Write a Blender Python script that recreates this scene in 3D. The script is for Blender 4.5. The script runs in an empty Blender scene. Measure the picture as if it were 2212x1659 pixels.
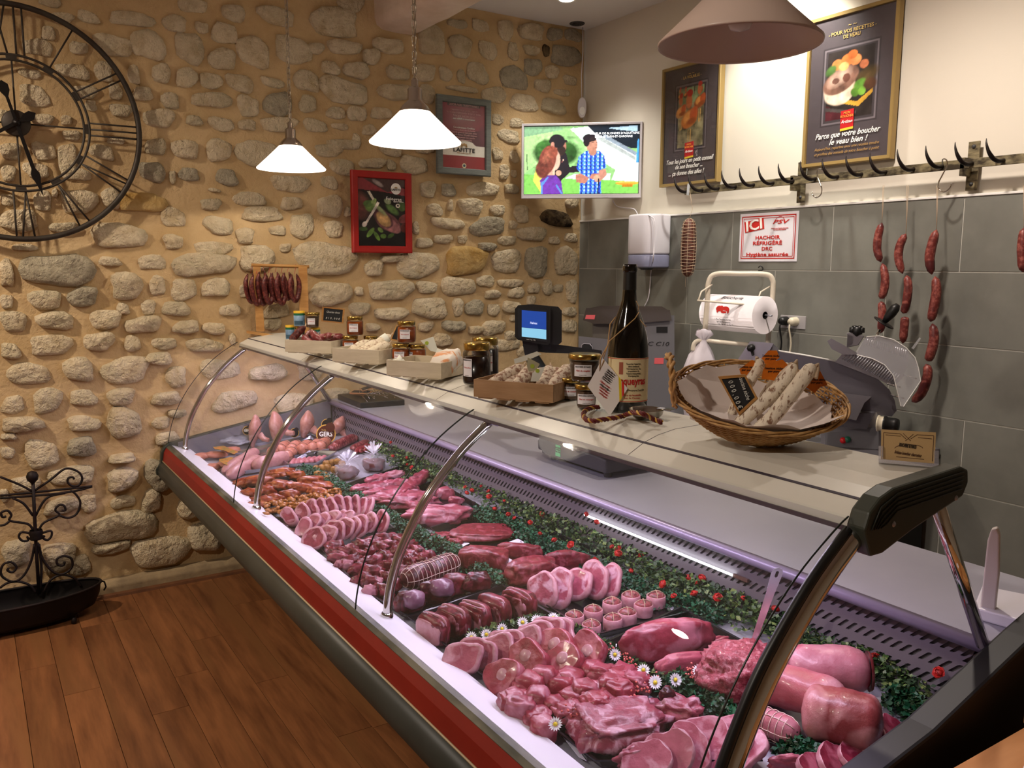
import bpy, bmesh, math, random
from mathutils import Vector, Matrix, noise
S = bpy.context.scene
COL = S.collection
PI = math.pi
# ---------------------------------------------------------------- camera
YAW, PITCH, ROLL, FPX = math.radians(32.954), math.radians(8.0169), math.radians(0.2414), 1822.41
CAM = Vector((4.433, -3.41, 1.62))
_f = Vector((-math.cos(YAW)*math.cos(PITCH), math.sin(YAW)*math.cos(PITCH), -math.sin(PITCH)))
_r = _f.cross(Vector((0, 0, 1))).normalized(); _u = _r.cross(_f)
_r, _u = math.cos(ROLL)*_r + math.sin(ROLL)*_u, -math.sin(ROLL)*_r + math.cos(ROLL)*_u
cd = bpy.data.cameras.new('camera'); cam = bpy.data.objects.new('camera', cd); COL.objects.link(cam)
cd.sensor_width = 36; cd.lens = FPX/2212*36; cd.clip_start = .02; cd.clip_end = 60
cam.matrix_world = Matrix(((_r.x, _u.x, -_f.x, CAM.x), (_r.y, _u.y, -_f.y, CAM.y), (_r.z, _u.z, -_f.z, CAM.z), (0, 0, 0, 1)))
S.camera = cam
# ---------------------------------------------------------------- world, lights, exposure
S.view_settings.view_transform = 'Standard'; S.view_settings.look = 'None'
S.view_settings.gamma = 1; S.view_settings.use_curve_mapping = False
S.view_settings.exposure = 0.42
W = bpy.data.worlds.new('world'); S.world = W; W.use_nodes = True
W.node_tree.nodes['Background'].inputs[0].default_value = (.9, .85, .8, 1)
W.node_tree.nodes['Background'].inputs[1].default_value = .12
def lamp(name, kind, loc, target, energy, color, size=.2, size_y=None, spot=60, blend=.3, spread=None):
    l = bpy.data.lights.new(name, kind); l.energy = energy; l.color = color
    if kind == 'AREA':
        l.size = size
        if size_y: l.shape = 'RECTANGLE'; l.size_y = size_y
        if spread: l.spread = math.radians(spread)
    elif kind == 'SPOT': l.spot_size = math.radians(spot); l.spot_blend = blend; l.shadow_soft_size = size
    else: l.shadow_soft_size = size
    o = bpy.data.objects.new(name, l); COL.objects.link(o); o.location = loc
    d = Vector(target)-Vector(loc); o.rotation_euler = d.to_track_quat('-Z', 'Y').to_euler()
    return o
# two added off-frame fill spots, then the ceiling downlights
lamp('fill_spot', 'SPOT', (3.6, -4.6, 3.04), (3.2, -3.0, .6), 95, (1, .88, .76), .04, spot=150, blend=.9)
lamp('fill_spot', 'SPOT', (1.0, -4.6, 3.04), (.5, -4.0, 0), 165, (1, .84, .68), .05, spot=150, blend=.9)
lamp('downlight', 'SPOT', (1.75, -.42, 3.04), (1.60, 0, 2.35), 62, (1, .95, .86), .05, spot=88, blend=.7)
lamp('downlight', 'SPOT', (.44, -.47, 3.04), (.44, -.35, 0), 34, (1, .93, .84), .05, spot=95, blend=.7)
lamp('downlight', 'SPOT', (2.6, -1.1, 3.04), (2.6, -.7, 0), 95, (1, .87, .77), .06, spot=150, blend=.8)  # unseen spot added to brighten the slicer and upper wall
lamp('downlight', 'SPOT', (1.05, -1.5, 3.04), (1.0, 0, 2.0), 38, (1, .93, .85), .06, spot=75, blend=.8)  # unseen spot added to brighten the hen poster
# fluorescent tube hidden under the canopy of the display case
lamp('case_light', 'AREA', (1.85, -2.12, 1.185), (1.85, -2.25, .6), 12.5, (.93, .79, 1.1), 3.4, .05)

# ---------------------------------------------------------------- projection helpers
def ray(px, py): return _f + _r*((px-1106)/FPX) - _u*((py-829.5)/FPX)
def hit(px, py, ax, val):
    d = ray(px, py); t = (val-CAM[ax])/d[ax]; return CAM + d*t
def depth(p): return (Vector(p)-CAM).dot(_f)
def mpp(p): return depth(p)/FPX
def deck(y): return .672 + .06*(y+2.5)
def hitdeck(px, py, h=0):
    p = hit(px, py, 2, .69+h)
    for _ in range(6): p = hit(px, py, 2, deck(p.y)+h)
    return p
TOPZ = 1.262
CAMROT = math.atan2(_r.y, _r.x)
def rng(s): return random.Random(s)
# ---------------------------------------------------------------- materials
def lin(c):
    if isinstance(c, str): c = [int(c[i:i+2], 16)/255 for i in (0, 2, 4)]
    return tuple((x/12.92 if x <= .04045 else ((x+.055)/1.055)**2.4) for x in c[:3]) + (1,)
MATS = {}
def mat(name, c, rough=.5, metal=0, c2=None, ns=8, lo=.35, hi=.65, bump=0, bs=40, bd=.004, spec=.5, coat=0, emit=0, alpha=1,
        stretch=None, trans=0, ior=1.45, sss=0, detail=4, c3=None, n3=3, obrand=0, attr=None, sheen=0):
    if name in MATS: return MATS[name]
    m = bpy.data.materials.new(name); m.use_nodes = True; nt = m.node_tree; N = nt.nodes; L = nt.links
    b = N['Principled BSDF']; b.inputs['Roughness'].default_value = rough; b.inputs['Metallic'].default_value = metal
    b.inputs['Specular IOR Level'].default_value = spec; b.inputs['Coat Weight'].default_value = coat; b.inputs['Coat Roughness'].default_value = .12
    b.inputs['Alpha'].default_value = alpha; b.inputs['Transmission Weight'].default_value = trans; b.inputs['IOR'].default_value = ior
    if sss: b.inputs['Subsurface Weight'].default_value = sss; b.inputs['Subsurface Radius'].default_value = (.01, .004, .003); b.inputs['Subsurface Scale'].default_value = .5
    col = lin(c); b.inputs['Base Color'].default_value = col
    tc = N.new('ShaderNodeTexCoord'); mp = N.new('ShaderNodeMapping'); L.new(tc.outputs['Object'], mp.inputs[0])
    if stretch: mp.inputs['Scale'].default_value = stretch
    oi = N.new('ShaderNodeObjectInfo'); ml = N.new('ShaderNodeMath'); ml.operation = 'MULTIPLY'; ml.inputs[1].default_value = 37
    L.new(oi.outputs['Random'], ml.inputs[0]); L.new(ml.outputs[0], mp.inputs['Location'])
    out = None
    if attr:
        a = N.new('ShaderNodeVertexColor'); a.layer_name = attr; out = a.outputs[0]
    if c2 is not None:
        n = N.new('ShaderNodeTexNoise'); n.inputs['Scale'].default_value = ns; n.inputs['Detail'].default_value = detail; n.inputs['Roughness'].default_value = .6
        L.new(mp.outputs[0], n.inputs[0]); r = N.new('ShaderNodeMapRange'); r.inputs[1].default_value = lo; r.inputs[2].default_value = hi
        L.new(n.outputs[0], r.inputs[0]); mx = N.new('ShaderNodeMix'); mx.data_type = 'RGBA'; L.new(r.outputs[0], mx.inputs[0])
        mx.inputs[6].default_value = col; mx.inputs[7].default_value = lin(c2); out = mx.outputs[2]
        if c3 is not None:
            n = N.new('ShaderNodeTexNoise'); n.inputs['Scale'].default_value = n3; n.inputs['Detail'].default_value = 3; n.inputs['Distortion'].default_value = .8
            L.new(mp.outputs[0], n.inputs[0]); r = N.new('ShaderNodeMapRange'); r.inputs[1].default_value = .52; r.inputs[2].default_value = .64
            L.new(n.outputs[0], r.inputs[0]); m2 = N.new('ShaderNodeMix'); m2.data_type = 'RGBA'; L.new(r.outputs[0], m2.inputs[0])
            L.new(out, m2.inputs[6]); m2.inputs[7].default_value = lin(c3); out = m2.outputs[2]
    if obrand:
        h = N.new('ShaderNodeHueSaturation'); r = N.new('ShaderNodeMapRange'); r.inputs[3].default_value = 1-obrand; r.inputs[4].default_value = 1+obrand
        L.new(oi.outputs['Random'], r.inputs[0]); L.new(r.outputs[0], h.inputs['Value'])
        if out: L.new(out, h.inputs['Color'])
        else: h.inputs['Color'].default_value = col
        out = h.outputs[0]
    if out: L.new(out, b.inputs['Base Color'])
    if emit:
        b.inputs['Emission Strength'].default_value = emit; b.inputs['Emission Color'].default_value = col
        if out: L.new(out, b.inputs['Emission Color'])
    if bump:
        n = N.new('ShaderNodeTexNoise'); n.inputs['Scale'].default_value = bs; n.inputs['Detail'].default_value = 5; n.inputs['Roughness'].default_value = .65
        L.new(mp.outputs[0], n.inputs[0]); bp = N.new('ShaderNodeBump'); bp.inputs['Strength'].default_value = bump; bp.inputs['Distance'].default_value = bd
        L.new(n.outputs[0], bp.inputs['Height']); L.new(bp.outputs[0], b.inputs['Normal'])
    MATS[name] = m; return m
def glass(name, tint=(1, 1, 1), rough=.0, refl=1.0, dirt=0):
    if name in MATS: return MATS[name]
    m = bpy.data.materials.new(name); m.use_nodes = True; nt = m.node_tree; N = nt.nodes; L = nt.links
    N.remove(N['Principled BSDF']); o = N['Material Output']
    t = N.new('ShaderNodeBsdfTransparent'); t.inputs[0].default_value = (*tint, 1)
    g = N.new('ShaderNodeBsdfGlossy'); g.inputs[1].default_value = rough
    fr = N.new('ShaderNodeFresnel'); fr.inputs[0].default_value = 1.45
    mm = N.new('ShaderNodeMath'); mm.operation = 'MULTIPLY'; mm.inputs[1].default_value = refl; L.new(fr.outputs[0], mm.inputs[0])
    x = N.new('ShaderNodeMixShader'); L.new(mm.outputs[0], x.inputs[0]); L.new(t.outputs[0], x.inputs[1]); L.new(g.outputs[0], x.inputs[2])
    last = x
    if dirt:
        d = N.new('ShaderNodeBsdfDiffuse'); d.inputs[0].default_value = (.8, .8, .8, 1); n = N.new('ShaderNodeTexNoise'); n.inputs['Scale'].default_value = 2.5
        tc = N.new('ShaderNodeTexCoord'); L.new(tc.outputs['Object'], n.inputs[0]); m3 = N.new('ShaderNodeMath'); m3.operation = 'MULTIPLY'; m3.inputs[1].default_value = dirt
        L.new(n.outputs[0], m3.inputs[0]); y = N.new('ShaderNodeMixShader'); L.new(m3.outputs[0], y.inputs[0]); L.new(x.outputs[0], y.inputs[1]); L.new(d.outputs[0], y.inputs[2]); last = y
    L.new(last.outputs[0], o.inputs[0]); MATS[name] = m; return m
# ---------------------------------------------------------------- mesh builder
class MB:
    def __init__(s): s.v = []; s.f = []; s.m = []; s.s = []
    def add(s, vs, fs, mi=0, sm=False):
        o = len(s.v); s.v += [tuple(v) for v in vs]
        for f in fs: s.f.append(tuple(i+o for i in f)); s.m.append(mi); s.s.append(sm)
        return s
    def box(s, c, d, rot=None, mi=0):
        x, y, z = d[0]/2, d[1]/2, d[2]/2
        vs = [Vector((a, b, e)) for a in (-x, x) for b in (-y, y) for e in (-z, z)]
        if rot is not None: R = rot if isinstance(rot, Matrix) else Matrix.Rotation(rot, 3, 'Z'); vs = [R @ v for v in vs]
        c = Vector(c)
        return s.add([v+c for v in vs], [(0, 1, 3, 2), (4, 6, 7, 5), (0, 4, 5, 1), (2, 3, 7, 6), (0, 2, 6, 4), (1, 5, 7, 3)], mi)
    def tube(s, pts, r, n=8, mi=0, sm=True, cap=True, closed=False, flat=None):
        P = [Vector(p) for p in pts]; k = len(P); R = r if isinstance(r, (list, tuple)) else [r]*k
        T = []
        for i in range(k):
            a = P[(i-1) % k] if (i > 0 or closed) else P[0]; b = P[(i+1) % k] if (i < k-1 or closed) else P[-1]
            t = b-a; T.append(t.normalized() if t.length > 1e-9 else Vector((0, 0, 1)))
        up = Vector((0, 0, 1)) if abs(T[0].z) < .9 else Vector((1, 0, 0))
        nrm = T[0].cross(up).normalized(); vs = []
        for i in range(k):
            nrm = (nrm - T[i]*nrm.dot(T[i])).normalized(); bn = T[i].cross(nrm)
            for j in range(n):
                a = 2*PI*j/n; vs.append(P[i] + (nrm*math.cos(a) + bn*math.sin(a)*(flat or 1))*R[i])
        fs = []
        for i in range(k if closed else k-1):
            i2 = (i+1) % k
            for j in range(n): fs.append((i*n+j, i*n+(j+1) % n, i2*n+(j+1) % n, i2*n+j))
        s.add(vs, fs, mi, sm)
        if cap and not closed:
            o = len(s.v)-len(vs); s.f.append(tuple(o+j for j in range(n))[::-1]); s.m.append(mi); s.s.append(False)
            s.f.append(tuple(o+(k-1)*n+j for j in range(n))); s.m.append(mi); s.s.append(False)
        return s
    def lathe(s, prof, c=(0, 0, 0), n=24, mi=0, sm=True, M=None, arc=2*PI):
        full = abs(arc-2*PI) < 1e-6; c = Vector(c); nn = n if full else n+1; vs = []
        for (r, z) in prof:
            for j in range(nn):
                a = arc*j/n; v = Vector((r*math.cos(a), r*math.sin(a), z)); vs.append((M @ v if M else v)+c)
        fs = []
        for i in range(len(prof)-1):
            for j in range(n):
                j2 = (j+1) % nn; fs.append((i*nn+j, i*nn+j2, (i+1)*nn+j2, (i+1)*nn+j))
        return s.add(vs, fs, mi, sm)
    def disc(s, c, r, n=20, mi=0, M=None):
        c = Vector(c); vs = [Vector((r*math.cos(2*PI*j/n), r*math.sin(2*PI*j/n), 0)) for j in range(n)]
        if M: vs = [M @ v for v in vs]
        return s.add([v+c for v in vs], [tuple(range(n))], mi)
    def prism(s, poly, fn, w0, w1, mi=0, mi_side=None, sm=False):
        n = len(poly); vs = [fn(u, v, w0) for u, v in poly] + [fn(u, v, w1) for u, v in poly]
        s.add(vs, [], mi); o = len(s.v)-2*n
        for f, m_ in ((tuple(range(n))[::-1], mi), (tuple(range(n, 2*n)), mi)): s.f.append(tuple(o+i for i in f)); s.m.append(m_); s.s.append(False)
        for i in range(n):
            j = (i+1) % n; s.f.append((o+i, o+j, o+n+j, o+n+i)); s.m.append(mi if mi_side is None else mi_side); s.s.append(sm)
        return s
    def quad(s, a, b, c, d, mi=0): return s.add([a, b, c, d], [(0, 1, 2, 3)], mi)
    def mesh(s, name, mats, bevel=0, fixn=True):
        me = bpy.data.meshes.new(name); me.from_pydata([tuple(v) for v in s.v], [], s.f)
        for m in mats: me.materials.append(m)
        me.polygons.foreach_set('material_index', s.m); me.polygons.foreach_set('use_smooth', s.s)
        if fixn or bevel:
            bm = bmesh.new(); bm.from_mesh(me)
            if bevel:
                ed = [e for e in bm.edges if len(e.link_faces) == 2 and e.calc_face_angle(0) > .5]
                bmesh.ops.bevel(bm, geom=ed, offset=bevel, segments=2, affect='EDGES', profile=.5)
            bmesh.ops.recalc_face_normals(bm, faces=bm.faces); bm.to_mesh(me); bm.free()
        me.update(); return me
def put(name, mb, mats, parent=None, bevel=0, loc=None, rot=None, fixn=True):
    mats = mats if isinstance(mats, (list, tuple)) else [mats]
    me = mb if isinstance(mb, bpy.types.Mesh) else mb.mesh(name, mats, bevel, fixn)
    o = bpy.data.objects.new(name, me); COL.objects.link(o)
    if parent: o.parent = parent
    if loc is not None: o.location = loc
    if rot is not None: o.rotation_euler = rot if isinstance(rot, (tuple, list)) or hasattr(rot, 'x') else (0, 0, rot)
    return o
def tag(o, label=None, cat=None, group=None, kind=None):
    if label: o['label'] = label
    if cat: o['category'] = cat
    if group: o['group'] = group
    if kind: o['kind'] = kind
    return o
def thing(name, label, cat, loc=(0, 0, 0), rotz=0, group=None, rot=None):
    o = bpy.data.objects.new(name, None); COL.objects.link(o); o.location = loc; o.rotation_euler = rot or (0, 0, rotz); o.empty_display_size = .05
    return tag(o, label, cat, group)
def struct(name, mb, mats, **k): o = put(name, mb, mats, **k); o['kind'] = 'structure'; return o
def copyobj(o, parent=None):
    c = o.copy(); COL.objects.link(c)
    if parent: c.parent = parent
    return c
def copytree(o, loc=None, rot=None, label=None, group=None):
    c = copyobj(o)
    for ch in o.children:
        d = copyobj(ch, c)
        for g in ch.children: copyobj(g, d)
    if loc is not None: c.location = loc
    if rot is not None: c.rotation_euler = rot if isinstance(rot, (tuple, list)) else (0, 0, rot)
    if label: c['label'] = label
    if group: c['group'] = group
    return c
def fbm(p, s=1.0, seed=0, o=3):
    v = 0; a = 1; q = Vector(p)*s + Vector((seed*3.17, seed*1.71, seed*.93))
    for _ in range(o): v += a*noise.noise(q); q = q*2.03; a *= .5
    return v
_ICO = {}
def ico(sub):
    if sub not in _ICO:
        bm = bmesh.new(); bmesh.ops.create_icosphere(bm, subdivisions=sub, radius=1); bm.verts.ensure_lookup_table()
        _ICO[sub] = ([v.co.copy() for v in bm.verts], [tuple(v.index for v in f.verts) for f in bm.faces]); bm.free()
    return _ICO[sub]
def lump(mb, c=(0, 0, 0), d=(.05, .05, .03), seed=0, amp=.25, fs=1.6, sub=3, mi=0, R=None, sq=1.0, flat=0):
    """irregular rounded body: superellipsoid with noise; d are full sizes"""
    vs, fs_ = ico(sub); out = []; c = Vector(c)
    for v in vs:
        w = Vector([math.copysign(abs(t)**sq, t) for t in v])
        k = 1+amp*fbm(v, fs, seed)+(.22*amp*fbm(v, fs*4, seed+9, 2) if sub > 2 else 0)
        w = Vector((w.x*d[0]/2*k, w.y*d[1]/2*k, w.z*d[2]/2*k))
        if flat and w.z < -d[2]/2*flat: w.z = -d[2]/2*flat
        out.append((R @ w if R else w)+c)
    return mb.add(out, fs_, mi, True)
_fonts = {}
def text_mesh(s, size, thick=.0006, shear=0, bold=0, align='CENTER', spacing=1.0):
    cu = bpy.data.curves.new('t', 'FONT'); cu.body = s; cu.size = size; cu.extrude = thick; cu.shear = shear; cu.offset = bold
    cu.align_x = align; cu.align_y = 'CENTER'; cu.space_character = spacing; cu.resolution_u = 2
    o = bpy.data.objects.new('t', cu); COL.objects.link(o); dg = bpy.context.evaluated_depsgraph_get(); dg.update()
    me = bpy.data.meshes.new_from_object(o.evaluated_get(dg)); bpy.data.objects.remove(o); return me
def text(s, size, m, parent, pos, R, name='lettering', fit=None, **k):
    """pos/R in the parent's frame: the text lies in R's xy plane"""
    me = text_mesh(s, size, **k); me.materials.clear(); me.materials.append(m)
    if fit:
        w = max(v.co.x for v in me.vertices)-min(v.co.x for v in me.vertices)
        if w > 1e-6: me.transform(Matrix.Diagonal((fit/w, 1, 1, 1)))
    o = bpy.data.objects.new(name, me); COL.objects.link(o); o.parent = parent
    M4 = R.to_4x4(); M4.translation = Vector(pos); o.matrix_local = M4; return o
FRONT = Matrix(((1, 0, 0), (0, 0, -1), (0, 1, 0)))      # local x right, text up = +Z, faces -Y
def ell(cx, cy, rx, ry, col, rot=0, soft=.1): return ('e', cx, cy, rx, ry, col, rot, soft)
def pol(pts, col): return ('p', pts, col)
def picture(name, w, h, layers, nx, ny, grain=0, emit=0, parent=None, rough=.35, seed=0, bg='000000'):
    """flat print: coloured fields carried by a fine grid (u to the right, v up, 0..1); local x right, z up, faces -Y"""
    L = []
    for l in layers:
        if l[0] == 'e': L.append((*l[:5], lin(l[5]), math.cos(l[6]), math.sin(l[6]), l[7]))
        elif l[0] == 'p': L.append(('p', l[1], lin(l[2]), min(p[0] for p in l[1]), max(p[0] for p in l[1]), min(p[1] for p in l[1]), max(p[1] for p in l[1])))
        else: L.append(l)
    asp = w/h; vs = []; cols = []; b = lin(bg)
    for j in range(ny+1):
        for i in range(nx+1):
            u, v = i/nx, j/ny; vs.append(((u-.5)*w, 0, (v-.5)*h)); c = list(b)
            for l in L:
                if l[0] == 'e':
                    dx, dy = (u-l[1])*asp, v-l[2]; x = dx*l[6]+dy*l[7]; y = -dx*l[7]+dy*l[6]
                    q = (x/l[3])**2+(y/l[4])**2
                    if q < 1.4:
                        a = 1 if q < 1-l[8] else max(0, 1-(q-1+l[8])/(l[8]*2+1e-6))
                        if a > 0: c = [c[k]*(1-a)+l[5][k]*a for k in range(3)]
                elif l[0] == 'p':
                    if l[3] <= u <= l[4] and l[5] <= v <= l[6]:
                        P = l[1]; ins = False; n = len(P)
                        for k in range(n):
                            x1, y1 = P[k]; x2, y2 = P[k-1]
                            if (y1 > v) != (y2 > v) and u < (x2-x1)*(v-y1)/(y2-y1)+x1: ins = not ins
                        if ins: c = list(l[2][:3])
                elif l[0] == 'n':    # noise speckle inside box: ('n',u0,v0,u1,v1,scale,amp)
                    if l[1] <= u <= l[3] and l[2] <= v <= l[4]:
                        g = 1+l[6]*fbm((u*asp, v, 0), l[5], 5); c = [max(0, t*g) for t in c[:3]]
                elif l[0] == 'f':    # function layer
                    r_ = l[1](u, v, c)
                    if r_: c = r_
            if grain: g = 1+grain*fbm((u*asp, v, .3), 28, seed); c = [max(0, t*g) for t in c[:3]]
            cols += [c[0], c[1], c[2], 1]
    me = bpy.data.meshes.new(name); n1 = nx+1
    me.from_pydata(vs, [], [(j*n1+i, j*n1+i+1, (j+1)*n1+i+1, (j+1)*n1+i) for j in range(ny) for i in range(nx)])
    a = me.color_attributes.new('print', 'FLOAT_COLOR', 'POINT'); a.data.foreach_set('color', cols)
    me.materials.append(mat('printed_picture' if not emit else 'lit_screen_picture', 'ffffff', rough, attr='print', emit=emit, coat=0 if emit else .0))
    o = bpy.data.objects.new(name, me); COL.objects.link(o)
    if parent: o.parent = parent
    return o
# ================================================================ ROOM
m_mortar = mat('lime_mortar', 'ccb085', .95, c2='b99c70', ns=3, bump=.7, bs=45, bd=.010, spec=.1)
m_stone = mat('limestone', 'ead8b6', .95, c2='cdb48a', ns=14, lo=.45, hi=.75, bump=1, bs=34, bd=.05, spec=.1, obrand=.07, c3='d8c8a6', n3=5)
m_stoneg = mat('grey_limestone', 'd0c4a8', .95, c2='b0a48c', ns=22, lo=.4, hi=.7, bump=1, bs=40, bd=.055, spec=.1)
m_stoney = mat('ochre_limestone', 'c6aa74', .95, c2='a98448', ns=9, lo=.35, hi=.65, bump=1, bs=40, bd=.012, spec=.1)
m_stoned = mat('dark_flint_stone', '6e5c42', .9, c2='2a2118', ns=16, lo=.35, hi=.6, bump=1, bs=50, bd=.014, spec=.15)
m_plaster = mat('cream_paint', 'd9d2c3', .8, bump=.08, bs=25, spec=.2)
m_ceil = mat('white_ceiling_paint', 'd8d4ce', .9, bump=.05, bs=20, spec=.1)
m_beam = mat('whitewashed_plaster', 'e2cfbd', .9, c2='d2bca6', ns=5, bump=.5, bs=14, bd=.01, spec=.1)
m_tile = mat('grey_stoneware', '7b7b73', .42, c2='6b6b64', ns=5, lo=.3, hi=.7, bump=.04, bs=70, spec=.4, obrand=.035)
m_grout = mat('pale_grout', 'b4b2a8', .9)
m_floor = mat('brown_wood_plank', '8c5a36', .5, c2='633c22', ns=7, lo=.32, hi=.68, bump=.15, bs=60, bd=.001, stretch=(.35, 3, 1), obrand=.16, c3='7d5230', n3=2.2, spec=.35)
m_gap = mat('dark_floor_gap', '4a2f1c', .8)
m_plinth = mat('cement_plinth', 'a8926f', .9, c2='8d7a5e', ns=12, bump=.4, bs=30, bd=.005)
m_woodtrim = mat('brown_floor_moulding', '70472c', .5, c2='5a3822', ns=10)
H = 3.09
# stone wall: mortar bed, gently uneven, with every stone proud of it
mb = MB(); ny, nz = 150, 66; vs = []
for j in range(nz+1):
    for i in range(ny+1):
        y = -6.4+6.4*i/ny; z = H*j/nz
        vs.append((-.012+.012*fbm((0, y, z), 1.4, 3)+.004*fbm((0, y, z), 6, 4), y, z))
mb.add(vs, [(j*(ny+1)+i, j*(ny+1)+i+1, (j+1)*(ny+1)+i+1, (j+1)*(ny+1)+i) for j in range(nz) for i in range(ny)], 0, True)
wall_left = struct('wall_left', mb, m_mortar)
ST = []
def stones(ox, oy, s, lst):
    for b in lst:
        if len(b) < 4: continue
        ST.append((ox+b[0]*s, oy+b[1]*s, ox+b[2]*s, oy+b[3]*s, b[4] if len(b) > 4 else ''))
stones(0, 0, .19, [(430,-40,715,75),(570,135,850,265),(870,120,1130,260),(1250,125,1750,300),(1830,170,2140,360),(460,300,640,455),(260,430,600,640),(780,470,1010,610),(1070,380,1500,640),(1480,330,1890,680),(200,780,480,890),(610,730,1045,885),(1070,700,1290,920),(1450,745,1600,945,'p'),(1730,710,1950,945),(210,960,560,1220),(810,970,1130,1110),(1230,940,1400,1130),(1500,990,1750,1140),(1830,1050,2050,1230),(960,1140,1110,1260,'p'),(1250,1170,1500,1330),(340,1290,620,1420),(680,1310,830,1420),(1620,1230,2010,1445),(0,1230,90,1420),(700,1480,930,1590),(1220,1560,1420,1640)])
stones(380, 0, .19, [(0,350,320,735),(220,240,370,380),(410,250,700,500),(20,-40,350,150),(510,50,810,240),(920,70,1370,280),(1520,80,2100,410),(1840,-60,2150,140),(380,530,690,800),(700,400,1070,770),(1130,400,1540,730),(1500,480,1700,610,'p'),(1730,440,2110,620),(0,760,250,1000),(255,830,550,1000,'p'),(570,840,895,1040),(970,880,1240,990),(1350,790,1630,1040),(1660,690,1870,850),(1920,690,2210,900),(1640,870,2180,1185),(190,1040,640,1225),(700,1080,950,1325),(1000,1035,1330,1330,'g'),(1400,1080,1610,1280),(1720,1205,1930,1360),(1940,1200,2175,1365,'p'),(110,1310,310,1430),(360,1330,680,1485),(720,1350,910,1485),(960,1320,1400,1495),(1440,1350,1730,1500),(1770,1400,1970,1475)])
stones(760, 0, .226, [(120,450,270,620,'p'),(220,355,500,510),(630,230,900,520),(920,180,1110,270),(1150,180,1310,305),(1390,190,1560,380,'p'),(1590,220,1850,380),(1870,260,2015,390,'g'),(2040,270,2200,400,'g'),(920,330,1160,550),(1210,390,1400,560),(1490,400,1600,580),(1640,430,1800,525),(1830,420,1895,540,'d'),(1900,430,2200,630,'g'),(340,620,550,765),(600,600,800,780),(840,630,960,780),(1010,660,1090,795),(1100,590,1310,805,'p'),(1410,630,1690,860,'g'),(1640,560,1830,715,'g'),(1850,620,1990,750),(2020,720,2160,810),(1750,750,1910,880),(1940,850,2090,920),(270,790,570,960),(660,800,800,980),(920,820,1220,880),(1250,820,1480,990),(1500,900,1790,1070),(1810,940,2050,1090),(190,1020,380,1140),(0,1010,150,1150,'p'),(100,1190,240,1290),(0,1280,90,1400),(1500,1130,1650,1220),(1340,1080,1450,1200),(1400,1230,1610,1370)])
stones(0, 300, .19, [(0,30,240,250),(340,40,650,235),(1020,60,1300,240),(1640,0,1910,180),(1960,0,2260,230,'p'),(0,290,190,480),(250,270,570,440),(650,60,890,420),(700,330,1040,475),(1590,250,1880,495,'g'),(1930,350,2000,520),(2020,330,2280,480,'g'),(370,590,600,820),(590,560,660,670),(690,560,1100,860),(1150,560,1380,790),(1340,600,1890,840,'y'),(0,620,170,770),(0,780,430,1070),(560,940,880,1070),(1810,780,2120,1000),(1000,960,1700,1240),(130,1190,430,1275),(1850,1080,2090,1255),(250,1290,1090,1690,'g'),(1110,1340,1390,1450),(1560,1320,1900,1485),(0,1350,150,1700)])
stones(300, 300, .226, [(630,0,900,210),(940,0,1350,290),(1670,50,1960,170),(1810,0,2130,100),(1830,190,2070,350),(2110,200,2212,280),(730,290,960,450,'g'),(660,470,790,510),(1270,340,1640,510),(1740,350,1910,485),(880,510,1240,640),(1360,550,1560,685),(1710,530,1960,760),(960,650,1390,790),(580,570,800,680),(620,730,910,920),(920,850,1110,1000),(1240,830,1420,920),(1450,700,1670,960),(1770,780,1960,940),(530,970,890,1120),(940,1010,1310,1265),(1340,1000,1460,1080),(1490,970,2075,1315),(290,1080,930,1315),(1960,650,2040,745)])
stones(760, 300, .226, [(270,60,490,165),(480,50,580,100),(620,50,790,140),(80,180,340,280),(330,200,430,300),(470,150,720,345),(1340,80,1450,205),(1410,240,1510,390),(1510,110,1600,230),(1530,290,1580,370),(660,400,810,560),(860,430,1000,550,'g'),(1100,410,1410,555),(1460,430,1600,525),(715,620,880,740),(920,580,970,690),(1020,560,1260,730),(1330,620,1465,740,'p'),(1550,630,1700,800),(760,750,1080,860),(1140,740,1470,935,'g'),(1500,780,1590,860),(1810,680,2110,840,'d'),(2050,560,2170,660),(1590,830,1860,980),(580,790,650,910),(620,940,770,1045),(790,910,965,1005),(1010,920,1110,1000),(1410,920,1570,1020),(1200,990,1390,1070,'g'),(1890,930,1990,1010),(2040,900,2160,990),(880,1030,1310,1295,'y'),(400,1080,860,1320),(1330,1060,1640,1275),(1655,1030,1880,1310,'g'),(1950,1020,2160,1320),(120,1160,310,1310),(270,1110,510,1180)])
stones(640, 540, .2803, [(100,240,435,435),(450,285,520,350),(565,225,900,390),(920,240,1100,330),(1120,205,1380,355),(1400,190,1530,290),(1560,220,1750,290),(1450,310,1580,375),(1630,290,1770,370),(1790,250,1880,335),(1900,230,1980,345),(1985,260,2060,330),(2080,230,2170,405),(400,405,580,500),(600,440,870,540),(890,370,1180,525),(1205,370,1290,505),(1300,385,1450,505,'g'),(1480,410,1570,510),(1595,390,1740,490),(1780,350,1850,420),(2050,440,2160,510),(540,560,640,630),(950,550,1060,630),(1130,540,1300,630,'g'),(1330,580,1440,650),(1430,540,1610,660),(1610,620,1700,700),(1060,640,1200,750),(1510,680,1720,780),(2040,530,2160,640),(1650,500,1700,550),(1700,740,1800,830)])
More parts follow.
